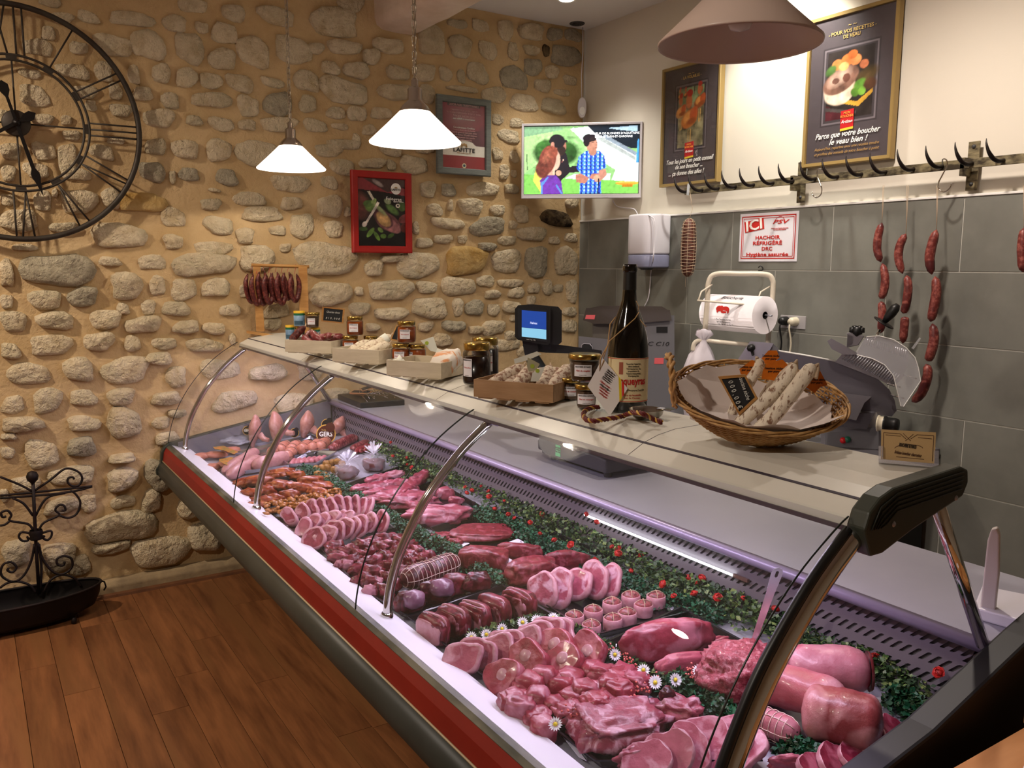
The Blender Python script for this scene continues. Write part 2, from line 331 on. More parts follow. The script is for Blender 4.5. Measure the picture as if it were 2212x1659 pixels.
stones(0, 560, .19, [(1240,150,1640,455),(1700,170,1880,430),(330,335,695,585),(760,310,1130,545,'g'),(0,390,150,570),(1320,500,1480,630),(1600,460,1780,635),(0,580,310,830),(400,590,855,805),(1010,570,1395,790),(1430,640,1840,845),(310,860,845,1085),(940,820,1310,1045),(1400,870,1610,1050),(1720,890,2020,1030),(0,950,240,1140),(1640,1060,1980,1200,'p'),(60,1170,580,1440),(710,1110,1075,1395),(1140,1100,1710,1425),(1870,1215,2135,1460)])
stones(180, 560, .208, [(890,200,1190,430),(1220,200,1540,390),(820,430,1110,600),(930,630,1215,780),(1240,650,1480,790),(1420,460,1640,600),(1510,770,1590,890),(1060,820,1450,970),(1870,460,2140,620),(1880,610,2060,740),(1620,270,1700,400)])
stones(0, 840, .19, [(0,80,290,290),(360,-20,715,280),(785,10,1110,200,'p'),(1200,-10,1550,185),(1700,40,2085,190,'p'),(0,310,500,500),(0,500,200,580),(760,300,1140,490),(1200,200,1615,570),(1720,320,1950,455),(1910,230,2120,330),(1780,480,2040,660),(770,540,1090,785,'g'),(250,580,680,900),(0,650,170,800),(1220,740,1560,840),(560,870,1080,1100),(1200,900,1580,1155,'p'),(1640,790,2000,1160,'g'),(100,1000,480,1160),(900,1200,1110,1400),(1260,1210,1540,1365),(1600,1150,1840,1420),(500,1230,900,1440),(0,1130,100,1300)])
stones(180, 860, .229, [(20,1070,710,1370),(80,1350,450,1470),(450,1290,1000,1600),(900,900,1150,1150),(1000,1150,1300,1450),(740,1600,1040,1700)])
stones(0, 950, .2712, [(0,800,260,1000),(300,830,620,1050),(560,920,720,1090)])
stones(0, 0, 1, [(430,775,520,820),(540,785,620,825),(455,845,560,888),(590,850,680,900),(640,778,700,822),(690,838,760,880),(520,900,600,932),(420,880,480,930)])
kx = 0
for (x0, y0, x1, y1, c) in ST[:299]:
    a = hit(x0, (y0+y1)/2, 0, 0); b_ = hit(x1, (y0+y1)/2, 0, 0); t = hit((x0+x1)/2, y0, 0, 0); u = hit((x0+x1)/2, y1, 0, 0)
    cy, cz = (a.y+b_.y)/2, (t.z+u.z)/2; ry, rz = (b_.y-a.y)/2, (t.z-u.z)/2; kx += 1; R = rng(kx)
    low = max(0, min(1, (2.4-cz)/1.8)); pr = (.006+.012*R.random())*(.7+1.5*low)*min(1.3, .5+ry/.1)
    n = 16; ph = [R.uniform(0, 6.28) for _ in range(3)]; e = R.uniform(.62, .85); mb = MB(); vs = []; tilt = R.uniform(-.25, .25)
    rings = [(1.03, -.022, 0), (1.0, .15, .02), (.93, .72, .05), (.66, 1.0, .1), (.33, 1.04, .12)]
    for (rr, hh, jn) in rings:
        for i in range(n):
            t_ = 2*PI*i/n; k = 1+.09*math.sin(2*t_+ph[0])+.07*math.sin(3*t_+ph[1])+.05*math.sin(5*t_+ph[2])
            yy = math.copysign(abs(math.cos(t_))**e, math.cos(t_)); zz = math.copysign(abs(math.sin(t_))**e, math.sin(t_))
            jj = 1+R.uniform(-.035, .035)
            xx = (hh if hh < 0 else pr*hh)+(R.uniform(-jn, jn)*pr*1.6 if jn else 0) + (pr*tilt*zz if hh > 0 else 0)
            vs.append((xx-.004, ry*yy*k*rr*jj*.96, rz*zz*k*rr*jj*.97+ry*tilt*yy*.25))
    vs.append((pr*1.02, 0, 0)); fs = []
    for q in range(4):
        for i in range(n): fs.append((q*n+i, q*n+(i+1) % n, (q+1)*n+(i+1) % n, (q+1)*n+i))
    for i in range(n): fs.append((4*n+i, 4*n+(i+1) % n, 5*n))
    mb.add(vs, fs, 0, True)
    put('stone', mb, {'g': m_stoneg, 'y': m_stoney, 'd': m_stoned}.get(c, m_stone), parent=wall_left, loc=(0, cy, cz))
# plinth at the foot of the stone wall
mb = MB(); pv = [(.045, 0), (.045, .05), (.03, .075), (-.02, .08), (-.02, 0)]
mb.prism(pv, lambda u, v, w: Vector((u, w, v)), -6.4, -1.0); struct('baseboard_left', mb, m_plinth, bevel=.006)
mb = MB(); mb.prism([(.045, 0), (.045, .018), (.062, .012), (.066, 0)], lambda u, v, w: Vector((u, w, v)), -6.4, -1.0); struct('trim_3', mb, m_woodtrim)
# tiled wall
wall_back = struct('wall_back', MB().box((3.2, .06, H/2), (6.6, .1, H)), m_plaster)
mb = MB().box((3.25, -.0085, .95), (6.5, .014, 1.90)); put('grout_bed', mb, m_grout, parent=wall_back)
tm = {}
for r in range(7):
    z1 = 1.898-.3*r; z0 = max(.0, z1-.2955)
    off = [.06, .36][r % 2]
    if r == 2: off = .36-.0
    xs = [.003]; x = {0: .09, 1: .38, 2: .09-.0, 3: .38, 4: .09, 5: .38, 6: .09}[r]
    if r == 2: x = .42
    if r == 3: x = .16
    k0 = []
    while x < 6.4: k0.append(x); x += .6085
    k0 = [.003]+k0+[6.4]
    for a, b_ in zip(k0[:-1], k0[1:]):
        w, h = b_-a-.0045, z1-z0
        if w < .02: continue
        key = (round(w, 3), round(h, 3))
        if key not in tm: tm[key] = MB().box((0, 0, 0), (w, .014, h)).mesh('tile', [m_tile], .0012)
        o = put('tile', tm[key], m_tile, parent=wall_back, loc=((a+b_)/2, -.011, (z0+z1)/2))
m_white = mat('white_gloss_paint', 'e9e7e2', .35)
struct('trim_1', MB().box((3.25, -.012, 1.903), (6.5, .022, .01)), m_white, bevel=.002)
# floor
floor = struct('floor', MB().box((3, -3.2, -.03), (6.6, 6.6, .05)), m_gap)
pw = .128; y = -6.4; k = 0; pm = {}
while y < -.1:
    R = rng(900+k); x = -R.uniform(0, .9)
    while x < 6:
        L_ = R.choice([.95, 1.2, 1.35]); x0 = max(x, .0); x1 = min(x+L_, 6.2)
        if x1-x0 > .05 and (x0 < 3.6 or True):
            w = round(x1-x0-.0018, 3)
            if w not in pm: pm[w] = MB().box((0, 0, 0), (w, pw-.0018, .012)).mesh('plank', [m_floor], .0008)
            put('plank', pm[w], m_floor, parent=floor, loc=((x0+x1)/2, y+pw/2, -.006))
        x += L_
    y += pw; k += 1
struct('ceiling', MB().box((3.1, -3.2, H+.03), (6.6, 6.6, .06)), m_ceil)
struct('wall_right', MB().box((6.35, -3.2, H/2), (.1, 6.6, H)), m_plaster)
struct('wall_front', MB().box((3.1, -6.45, H/2), (6.6, .1, H)), m_plaster)
# rough whitewashed beam running away from the stone wall
mb = MB(); n = 60; sec = [(-1.43, 3.12), (-1.43, 2.95), (-1.418, 2.912), (-1.385, 2.893), (-1.29, 2.886), (-1.20, 2.888), (-1.165, 2.905), (-1.15, 2.95), (-1.15, 3.12)]
vs = [(x, y+.007*fbm((x, y, 0), 3, 7), z+.006*fbm((x, y, 0), 4, 8)) for x in [3.6*i/n-.02 for i in range(n+1)] for (y, z) in sec]
q = len(sec); mb.add(vs, [(i*q+j, i*q+j+1, (i+1)*q+j+1, (i+1)*q+j) for i in range(n) for j in range(q-1)], 0, True); struct('trim_2', mb, m_beam)
# rim of the flush ceiling grille in the corner
cg = thing('ceiling_grille', 'small round dark ceiling grille in the corner above the television', 'grille', (.09, -.13, H-.004))
m_dk = mat('dark_grey_plastic', '3a3a3a', .5)
put('rim', MB().lathe([(.032, 0), (.04, -.004), (.047, 0), (.047, .004)], n=20), m_dk, cg)
mb = MB()
for i in range(5): mb.box((-.024+.012*i, 0, 0), (.005, .056-abs(i-2)*.008, .004))
put('grille_bars', mb, m_dk, cg)
# recessed downlight visible at the top edge
dl = thing('ceiling_downlight', 'round bright ceiling downlight above the television', 'ceiling light', (.44, -.47, H-.004))
put('rim', MB().lathe([(.04, 0), (.048, -.006), (.055, 0), (.055, .003)], n=24), m_white, dl)
put('bulb', MB().lathe([(0, -.002), (.04, -.002), (.04, .003)], n=24), mat('lit_bulb', 'fff1dc', emit=14), dl)
# ================================================================ PENDANT LAMPS
m_opal_on = mat('lit_opal_glass', 'fff2e2', .3, emit=2.2)
m_opal_off = mat('opal_glass_unlit', 'cdb6a8', .35, spec=.4, coat=.1)
m_nickel = mat('brushed_nickel', 'b5ada3', .25, 1)
m_steelwire = mat('chain_nickel', 'a89c8a', .3, 1)
def link_mesh(L, W, r):
    return [(W/2*math.cos(a), 0, (L/2-W/2)*(1 if math.sin(a) >= 0 else -1)+W/2*math.sin(a)) for a in [2*PI*i/10 for i in range(10)]]
def pendant(x, y, zr, r, lit, label):
    t = thing('pendant_lamp', label, 'pendant lamp', (x, y, zr), 0, None)
    hh = r*.80
    prof = [(r, 0), (r*1.012, -.003), (r*1.02, .002), (r*.62, hh*.49), (r*.32, hh*.86), (r*.30, hh*.87), (r*.60, hh*.47), (r*.985, .004), (r, 0)]
    put('lamp_shade', MB().lathe(prof, n=56), m_opal_on if lit else m_opal_off, t)
    z = hh*.85
    put('lamp_holder', MB().lathe([(r*.35, z-.003), (r*.34, z+.004), (r*.27, z+.018), (r*.18, z+.03), (r*.16, z+.034), (r*.16, z+.068), (r*.13, z+.074), (r*.08, z+.078), (r*.08, z+.098), (r*.05, z+.104), (0, z+.105)], n=28), m_nickel, t)
    zc = z+.100
    mb = MB(); mb.tube([(-.018, 0, zc-.002), (0, 0, zc+.02), (.018, 0, zc-.002)], .0016, 6)
    put('hook', mb, m_steelwire, t)
    mb = MB(); zz = zc+.03; k = 0; L_ = .030
    while zz+zr < H+.0:
        M_ = Matrix.Rotation(PI/2*(k % 2)+.5, 3, 'Z'); pts = [M_ @ Vector(p)+Vector((0, 0, zz)) for p in link_mesh(L_, .017, .002)]
        mb.tube(pts, .0019, 5, closed=True); zz += L_-.0058; k += 1
    mb.tube([(0, 0, zc), (.003, 0, zc+.3), (0, .003, H-zr)], .0018, 6)
    o = put('chain', mb, m_steelwire, t)
    if lit:
        put('bulb', MB().lathe([(0, hh*.18), (.018, hh*.22), (.028, hh*.38), (.022, hh*.55), (.012, hh*.7), (0, hh*.75)], n=16), mat('lit_pendant_bulb', 'fff0dd', emit=3), t)
        l = bpy.data.lights.new('pendant_bulb', 'SPOT'); l.energy = 58; l.color = (1, .88, .73); l.shadow_soft_size = .028; l.spot_size = math.radians(150); l.spot_blend = .12
        lo = bpy.data.objects.new('pendant_bulb', l); COL.objects.link(lo); lo.parent = t; lo.location = (0, 0, .045)
    else:
        put('bulb', MB().lathe([(0, hh*.18), (.018, hh*.22), (.028, hh*.38), (.022, hh*.55), (.012, hh*.7), (0, hh*.75)], n=16), mat('unlit_bulb', 'd8d0c8', .2), t)
    return t
pendant(.60, -2.12, 2.048, .15, True, 'small lit white cone pendant, the farthest one, above the sausage rack')
pendant(1.82, -2.105, 2.024, .15, True, 'lit white cone pendant in front of the grey framed certificate')
pendant(3.262, -2.141, 2.037, .15, False, 'large unlit cone pendant lamp nearest the camera at the top')
# ================================================================ DISPLAY CASE
m_top = mat('cream_laminate_top', 'd8d5cb', .32, spec=.5, c2='d0ccc0', ns=2)
m_ledge = mat('white_ledge', 'e6e4ec', .3, spec=.5)
m_red = mat('red_band', '86180e', .5, c2='78130b', ns=4)
m_bump = mat('grey_bumper', '3e403b', .45, c2='35362f', ns=3)
m_cream = mat('cream_piping', 'bda783', .4)
m_profile = mat('worn_aluminium_profile', '66624f', .45, .2, c2='36372b', ns=9, lo=.4, hi=.6, stretch=(.4, 1, 1))
m_alu = mat('grey_aluminium', '9c9aa2', .35, .6)
m_inox = mat('satin_inox', 'a9a7b2', .36, .3, c2='a2a0ac', ns=3)
m_perf = mat('perforated_grey_steel', '70676d', .5, .2)
m_black = mat('black_plastic', '151515', .4)
m_blackm = mat('black_cavity', '0a0a0a', .9)
m_dgreen = mat('dark_grey_green_plastic', '34382f', .45)
m_endp = mat('dark_end_panel', '0b0c0e', .5)
m_chrome = mat('chrome', 'c9c6c0', .07, 1)
m_pane = glass('curved_pane_glass', (.97, .985, .98), refl=.3, dirt=.02)
X0, X1 = .045, 3.635
case = thing('display_case', 'long refrigerated meat counter with curved glass and red band', 'display case', (0, 0, 0))
ex = lambda u, v, w: Vector((w, u, v))
# canopy top
top = [(-2.235, 1.203), (-2.236, 1.217), (-2.19, 1.240), (-2.15, 1.252), (-2.10, 1.260), (-2.03, TOPZ), (-1.962, TOPZ), (-1.955, 1.255), (-1.955, 1.228), (-2.10, 1.222), (-2.215, 1.195)]
o = put('canopy_top', MB().prism(top, ex, X0, X1), m_top, case)
put('canopy_seam', MB().prism([(-2.1935, 1.2382), (-2.1935, 1.2395), (-2.189, 1.2418), (-2.187, 1.2405)], ex, X0+.002, X1-.002), mat('seam_line', '3c3540', .5), case)
put('canopy_lip', MB().prism([(-2.238, 1.196), (-2.238, 1.204), (-2.215, 1.204), (-2.205, 1.190), (-2.215, 1.188)], ex, X0, X1), mat('purple_grey_lip', '55474f', .3, .5), case)
for s in (0.98, 2.20, 3.08):
    put('canopy_joint', MB().prism([(a-.0006*0, b+.0004) for a, b in top[1:8]]+[(-1.96, 1.25), (-2.1, 1.25), (-2.2, 1.22)], ex, s, s+.0015), MATS['seam_line'], case)
tube_ = MB().tube([(X0+.1, -2.13, 1.203), (X1-.1, -2.13, 1.203)], .012, 10)
put('lamp_tube', tube_, mat('lit_tube', 'fff0fa', emit=4), case)
# ledge, profile, band, bumper
put('front_ledge', MB().prism([(-2.588, .722), (-2.502, .694), (-2.498, .66), (-2.588, .66)], ex, X0, X1), m_ledge, case)
put('front_profile', MB().prism([(-2.590, .7225), (-2.604, .722), (-2.616, .715), (-2.612, .70), (-2.588, .70)], ex, X0, X1), m_profile, case)
put('red_band', MB().prism([(-2.615, .7135), (-2.628, .69), (-2.634, .648), (-2.60, .645), (-2.60, .71)], ex, X0, X1), m_red, case)
put('band_piping', MB().tube([(X0, -2.636, .6465), (X1, -2.636, .6465)], .0028, 6), m_cream, case)
bp = [(-2.635, .644), (-2.652, .63), (-2.662, .60), (-2.660, .575), (-2.64, .552), (-2.60, .535), (-2.55, .53), (-2.55, .64)]
put('bumper', MB().prism(bp, ex, X0, X1, sm=True), m_bump, case)
# dark end cap at the stone wall
cap = [(-2.545, .745), (-2.60, .735), (-2.626, .715), (-2.640, .69), (-2.645, .64), (-2.67, .61), (-2.668, .57), (-2.64, .54), (-2.5, .51), (-1.75, .50), (-1.74, .885)]
put('end_panel', MB().prism(cap, ex, .012, X0), m_dgreen, case, bevel=.003)
put('end_panel_lining', MB().prism([(-2.56, .735), (-2.05, .825), (-1.76, .882), (-1.76, .60), (-2.56, .60)], ex, X0, X0+.012), mat('grey_lining', '77757a', .4, .3), case)
cap2 = [(-2.58, .735), (-2.62, .715), (-2.64, .69), (-2.66, .60), (-2.60, .52), (-2.4, .30), (-2.0, .12), (-1.45, .10), (-1.34, .3), (-1.33, .93), (-1.66, .935), (-1.74, .915), (-2.05, .825)]
put('end_panel', MB().prism(cap2, ex, X1, X1+.055), m_endp, case, bevel=.006)
# deck and inner body
put('deck', MB().prism([(-2.498, .665), (-1.745, .715), (-1.745, .66), (-2.498, .62)], ex, X0, X1), m_inox, case)
put('base_cabinet', MB().prism([(-2.3, .55), (-2.08, .10), (-1.42, .10), (-1.40, .55)], ex, X0+.02, X1-.02), m_endp, case)
put('plinth', MB().box(((X0+X1)/2, -1.75, .05), (X1-X0-.2, .5, .10)), m_black, case)
# worktop
wt = [(-1.766, .868), (-1.770, .876), (-1.764, .884), (-1.752, .888), (-1.345, .888), (-1.335, .882), (-1.335, .86), (-1.75, .858)]
put('worktop', MB().prism(wt, ex, X0+.005, X1+.0), m_inox, case)
put('worktop_nosing', MB().prism([(-1.753, .8885), (-1.768, .886), (-1.776, .876), (-1.772, .864), (-1.758, .86), (-1.758, .88)], ex, X0+.005, X1, sm=True), mat('lilac_nosing', 'a79bb5', .35, .3), case)
put('rear_cabinet', MB().prism([(-1.74, .857), (-1.36, .857), (-1.36, .12), (-1.73, .12)], ex, X0+.01, X1-.01), mat('rear_grey', '6b6a6c', .5), case)
# perforated air panel: real slots
mb = MB(); YP = -1.747; rows = [.843, .800, .757]; pitch = .0222; hw, hh = .0050, .0125
nsl = int((X1-X0-.07)/pitch); xa = X0+.035
for r, zc in enumerate(rows):
    z0, z1 = zc-.0215, zc+.0215
    for i in range(nsl):
        x = xa+pitch*(i+.5); L_, R_ = x-pitch/2, x+pitch/2
        hole = [(x-hw, zc-hh+.004), (x-hw*.7, zc-hh+.001), (x+hw*.7, zc-hh+.001), (x+hw, zc-hh+.004), (x+hw, zc+hh-.004), (x+hw*.7, zc+hh-.001), (x-hw*.7, zc+hh-.001), (x-hw, zc+hh-.004)]
        out = [(L_, zc-hh+.004), (L_, z0), (R_, z0), (R_, zc-hh+.004), (R_, zc+hh-.004), (R_, z1), (L_, z1), (L_, zc+hh-.004)]
        vs = [(a+(b-zc), YP, b) for a, b in out+hole]+[(a+(b-zc), YP+.004, b) for a, b in hole]
        mb.add(vs, [(k, (k+1) % 8, 8+(k+1) % 8, 8+k) for k in range(8)]+[(8+k, 8+(k+1) % 8, 16+(k+1) % 8, 16+k) for k in range(8)])
xb = xa+pitch*nsl
mb.quad((X0, YP, .70), (X1, YP, .70), (X1, YP, .7355), (X0, YP, .7355)); mb.quad((X0, YP, .8645), (X1, YP, .8645), (X1, YP, .868), (X0, YP, .868))
mb.quad((X0, YP, .70), (xa, YP, .70), (xa, YP, .868), (X0, YP, .868)); mb.quad((xb, YP, .70), (X1, YP, .70), (X1, YP, .868), (xb, YP, .868))
put('perforated_panel', mb, m_perf, case, fixn=False)
put('air_duct', MB().quad((X0, YP+.02, .66), (X1, YP+.02, .66), (X1, YP+.02, .868), (X0, YP+.02, .868)), m_blackm, case)
# added glowing tube, stands in for a tube reflection in the front glass
lt = put('reflection_tube', MB().tube([(2.325, YP-.012, .8145), (2.96, YP-.012, .8125)], .0032, 8), mat('white_reflection_glow', 'f4fbff', emit=7), case)
put('reflection_tube_clip', MB().box((2.985, YP-.008, .812), (.05, .008, .008)), mat('brown_clip', '5a4038', .5), case)  # clip made up to go with the glowing reflection tube
# posts and panes
gp = [(-2.604, .700), (-2.597, .76), (-2.580, .83), (-2.552, .90), (-2.515, .968), (-2.468, 1.035), (-2.41, 1.10), (-2.345, 1.158), (-2.27, 1.207), (-2.240, 1.2225)]
def interp(P, n):
    out = []
    for i in range(n+1):
        t = i/n*(len(P)-1); k = min(int(t), len(P)-2); f = t-k
        p0 = P[max(k-1, 0)]; p1 = P[k]; p2 = P[k+1]; p3 = P[min(k+2, len(P)-1)]
        out.append(tuple(.5*((2*b)+(-a+c)*f+(2*a-5*b+4*c-d)*f*f+(-a+3*b-3*c+d)*f**3) for a, b, c, d in zip(p0, p1, p2, p3)))
    return out
GP = interp(gp, 36)
pp = interp([(-2.538, .705), (-2.528, .78), (-2.503, .86), (-2.468, .93), (-2.425, 1.0), (-2.37, 1.065), (-2.305, 1.13), (-2.225, 1.192)], 28)
for x in (.10, 1.32, 2.49):
    t = put('post', MB().tube([(x, y, z) for y, z in pp], .0125, 14), m_chrome, case)
    put('post_foot', MB().lathe([(.0165, 0), (.0165, .010), (.0135, .014)], (x, -2.538, .705), 18), m_chrome, t)
    put('post_socket', MB().box((x, -2.218, 1.194), (.04, .03, .010), rot=Matrix.Rotation(-.5, 3, 'X')), mat('lilac_socket', '9087b8', .3, .5), t, bevel=.002)
x = 3.628
t = put('post', MB().tube([(x, y, z) for y, z in pp], .019, 18), m_chrome, case)
put('edge_seal', MB().tube([(x+.004, y+.002, z) for y, z in [(a-.026, b+.012) for a, b in pp]], .008, 8), m_black, t)
xs = [X0-.012, 1.245, 2.435, X1-.008]
for a, b_ in zip(xs[:-1], xs[1:]):
    a += .0015; b_ -= .0015; mb = MB(); n = len(GP); th = .006
    nr = []
    for i in range(n):
        p, q_ = GP[max(i-1, 0)], GP[min(i+1, n-1)]; dy, dz = q_[0]-p[0], q_[1]-p[1]; l = math.hypot(dy, dz); nr.append((-dz/l, dy/l))
    vs = []
    for i in range(n):
        for xx in (a, b_):
            vs.append((xx, GP[i][0], GP[i][1])); vs.append((xx, GP[i][0]-nr[i][0]*-th*0+(-nr[i][0])*th, GP[i][1]+(-nr[i][1])*th))
    fs = []
    for i in range(n-1):
        o0, o1 = i*4, (i+1)*4
        fs += [(o0, o0+2, o1+2, o1), (o0+1, o1+1, o1+3, o0+3)]
    g = put('glass_pane', mb.add(vs, fs, 0, True), m_pane, case)
    for k, xx in ((0, a), (1, b_)):
        put('pane_edge', MB().tube([(xx, p[0]-.001, p[1]) for p in GP], .0016, 6), mat('dark_pane_edge', '1a201c', .3), g)
# support struts from canopy to worktop ends and the near corner casting
for xx in (.085, 3.618):
    t = put('strut', MB().tube([(xx, -1.99, 1.225), (xx, -1.775, .885)], .013, 12), m_chrome, case)
cas = [(-2.236, 1.19), (-2.243, 1.208), (-2.232, 1.235), (-2.205, 1.255), (-2.17, 1.266), (-1.975, 1.277), (-1.952, 1.268), (-1.948, 1.245), (-1.962, 1.222), (-2.03, 1.205), (-2.11, 1.185), (-2.19, 1.160), (-2.222, 1.160)]
cs = put('corner_casting', MB().prism(cas, ex, X1-.012, X1+.022), m_dgreen, case, bevel=.004)
for j in range(5):
    put('rib', MB().tube([(X1+.0235, -2.226+.006*j, 1.205+.0*j), (X1+.0235, -2.205+.004*j, 1.240-.008*j), (X1+.0235, -2.16, 1.257-.0075*j), (X1+.0235, -1.97, 1.267-.0075*j)], .0012, 5), mat('dark_rib', '23261f', .5), cs)  # ribs as thin tubes, darker than the casting
for (yy, zz) in ((-2.165, 1.205), (-1.985, 1.222)):
    put('screw', MB().lathe([(0, .002), (.004, .0015), (.005, 0)], (X1+.022, yy, zz), 10, M=Matrix.Rotation(PI/2, 3, 'Y')), m_alu, cs)
# ================================================================ THINGS ON THE STONE WALL
m_iron = mat('dark_wrought_iron', '46413a', .55, .5, c2='383029', ns=8)
m_ironk = mat('black_iron', '16110f', .45, .4)
m_rust = mat('rusty_black_iron', '241512', .6, .4, c2='15100e', ns=20)
wx = .045
ck = thing('wall_clock', 'huge round open iron wall clock with Roman numerals and black hands', 'clock', (wx, -3.160, 2.226))
def cp(a, r, x=0): return Vector((x, math.sin(a)*r, math.cos(a)*r))     # clockwise seen from the room
put('outer_ring', MB().tube([cp(2*PI*i/72, .500) for i in range(72)], .0125, 8, closed=True, flat=1), m_iron, ck)
for rr in (.268, .290): put('inner_ring', MB().tube([cp(2*PI*i/60, rr) for i in range(60)], .0055, 8, closed=True), m_iron, ck)
for i in range(12):
    a = i*PI/6; put('ring_bridge', MB().prism([(-.075, .268), (.075, .268), (.075, .290), (-.075, .290)], lambda u, v, w: cp(a+u*1.0, v, w), -.003, .004), m_iron, ck)
    d = .034
    n_ = {0: [('X', -1), ('I', .6), ('I', 1.5)], 1: [('I', 0)], 2: [('I', -.5), ('I', .5)], 3: [('I', -.8), ('I', 0), ('I', .8)], 4: [('I', -.9), ('V', .35)], 5: [('V', 0)],
          6: [('V', -.5), ('I', .9)], 7: [('V', -.7), ('I', .6), ('I', 1.2)], 8: [('V', -1), ('I', .2), ('I', .8), ('I', 1.4)], 9: [('I', -.8), ('X', .5)], 10: [('X', 0)], 11: [('X', -.5), ('I', .9)]}[i]
    for kind, off in n_:
        o0 = off*d; st = {'I': [(0, 0)], 'V': [(0, -.7*d), (0, .7*d)], 'X': [(-.6*d, .6*d), (.6*d, -.6*d)]}[kind]
        mb = MB()
        for (ci, co) in st:
            p = lambda r, t: Vector((0, math.sin(a)*r+math.cos(a)*t, math.cos(a)*r-math.sin(a)*t))
            mb.tube([p(.292, o0+ci), p(.492, o0+co)], .0042, 6)
        put('numeral_'+{'I': 'bar', 'V': 'vee', 'X': 'cross'}[kind], mb, m_iron, ck)
for i in range(4): put('spoke', MB().tube([cp(i*PI/2, .05), cp(i*PI/2, .268)], .0038, 6), m_iron, ck)
MX = Matrix.Rotation(PI/2, 3, 'Y')
put('hub', MB().lathe([(0, .016), (.05, .015), (.056, .010), (.057, 0)], n=28, M=MX), m_iron, ck)
def hand(name, tip, tail, L, wmax):
    d = Vector((0, tip[0]-ck.location.y, tip[1]-ck.location.z)); l = d.length; a = math.atan2(d.y, d.z)
    prof = [(-tail-.05, 0), (-tail-.03, .02), (-tail-.005, .019), (-tail+.02, .006), (-.02, .006), (0, .013), (.02, .007), (l*.62, .008), (l*.68, .017), (l*.74, .017), (l*.80, .011), (l, 0)]
    pts = [(y, x) for x, y in prof]+[(-y, x) for x, y in prof[1:-1][::-1]]
    put(name, MB().prism(pts, lambda u, v, w: Vector((w, math.sin(a)*v+math.cos(a)*u, math.cos(a)*v-math.sin(a)*u)), .022, .028), m_ironk, ck)
mh = hit(93, 425, 0, wx); hand('minute_hand', (mh.y, mh.z), .13, 1, 1)
hand('hour_hand', (ck.location.y-.20, ck.location.z-.125), .04, 1, 1)
put('hand_cap', MB().lathe([(0, .04), (.012, .036), (.018, .024), (.018, .02)], n=16, M=MX), m_ironk, ck)
# planter stand built from its own scrolls, standing against the wall
PX = .13
def w1(pts): return [hit(0+x*.2712, 950+y*.2712, 0, PX) for x, y in pts]
def smooth(P, n=6):
    P = [Vector(p) for p in P]; return [Vector(q) for q in interp([tuple(p) for p in P], (len(P)-1)*n)]
ps = thing('planter_stand', 'black wrought iron scroll planter stand on the floor by the stone wall', 'planter', (0, 0, 0))
put('post', MB().tube(w1([(262, 320), (275, 600), (290, 900), (312, 1230)]), .0075, 8), m_rust, ps)
fin = w1([(258, 300)])[0]
put('finial', MB().lathe([(0, .032), (.018, .024), (.026, .006), (.022, -.012), (.012, -.022), (.006, -.03)], tuple(fin), 8), m_rust, ps)
curves = [[(275, 405), (400, 320), (500, 240), (560, 230), (630, 260), (655, 310), (630, 360), (580, 370), (540, 340), (545, 305), (580, 298), (590, 315)],
 [(258, 410), (150, 355), (0, 295)], [(0, 445), (400, 405), (735, 370)], [(0, 465), (400, 435), (610, 405), (735, 372)],
 [(285, 605), (340, 500), (400, 450), (520, 425)], [(262, 605), (190, 510), (100, 465)],
 [(310, 720), (350, 660), (470, 600), (440, 560), (470, 520), (510, 525), (520, 560), (490, 565)], [(470, 600), (540, 622), (610, 590), (640, 500), (600, 430), (560, 405)],
 [(265, 720), (220, 670), (80, 645), (90, 600), (60, 565), (10, 580), (20, 615), (50, 610)], [(80, 645), (40, 675), (0, 685)],
 [(290, 760), (180, 735), (150, 770), (180, 805), (225, 800), (215, 770)], [(290, 760), (400, 725), (410, 765), (380, 798), (345, 785), (355, 762)],
 [(310, 830), (340, 950), (420, 1050), (500, 1070), (570, 1020), (570, 950), (510, 925), (455, 950), (460, 995), (505, 1000), (515, 970)],
 [(275, 830), (250, 960), (190, 1080), (110, 1130), (30, 1100), (5, 1050), (30, 990), (90, 975), (130, 1015), (100, 1055), (60, 1040), (70, 1020)],
 [(350, 1210), (400, 1120), (490, 1075), (590, 1100), (645, 1170)], [(285, 1220), (240, 1160), (150, 1130), (60, 1140), (0, 1180)], [(300, 820), (330, 1000), (320, 1220)]]
for c in curves: put('scroll', MB().tube(smooth(w1(c), 4), .0055, 6), m_rust, ps)
put('collar', MB().lathe([(.026, -.022), (.030, -.015), (.026, -.005), (.030, .005), (.026, .022)], tuple(w1([(288, 755)])[0]), 12), m_rust, ps)
R0 = hit(215, 1268, 0, PX); cy = R0.y-.43; zt = .135
prof = []
mb = MB(); n = 40
for (sc, z) in ((1, zt), (.985, zt-.035), (.93, .05), (.80, .025), (0, .025)):
    for i in range(n):
        a = 2*PI*i/n; mb.v.append((.205+.135*sc*math.sin(a), cy+.43*sc*math.copysign(abs(math.cos(a))**.8, math.cos(a)), z+(.012*math.cos(a)**2 if z > .1 else 0)))
for q in range(4):
    for i in range(n): mb.f.append((q*n+i, q*n+(i+1) % n, (q+1)*n+(i+1) % n, (q+1)*n+i)); mb.m.append(0); mb.s.append(True)
put('trough', mb, m_ironk, ps)
put('trough_rim', MB().tube([mb.v[i] for i in range(n)], .006, 6, closed=True), m_rust, ps)
put('handle', MB().tube([(.2, cy+.43, zt+.01), (.2, cy+.445, zt-.0), (.2, cy+.45, zt-.025), (.2, cy+.44, zt-.04)], .004, 6), m_rust, ps)
for dy in (-.3, 0, .3): put('foot', MB().lathe([(0, 0), (.012, .004), (.012, .02), (.006, .03)], (.3, cy+dy, 0), 10), m_rust, ps)

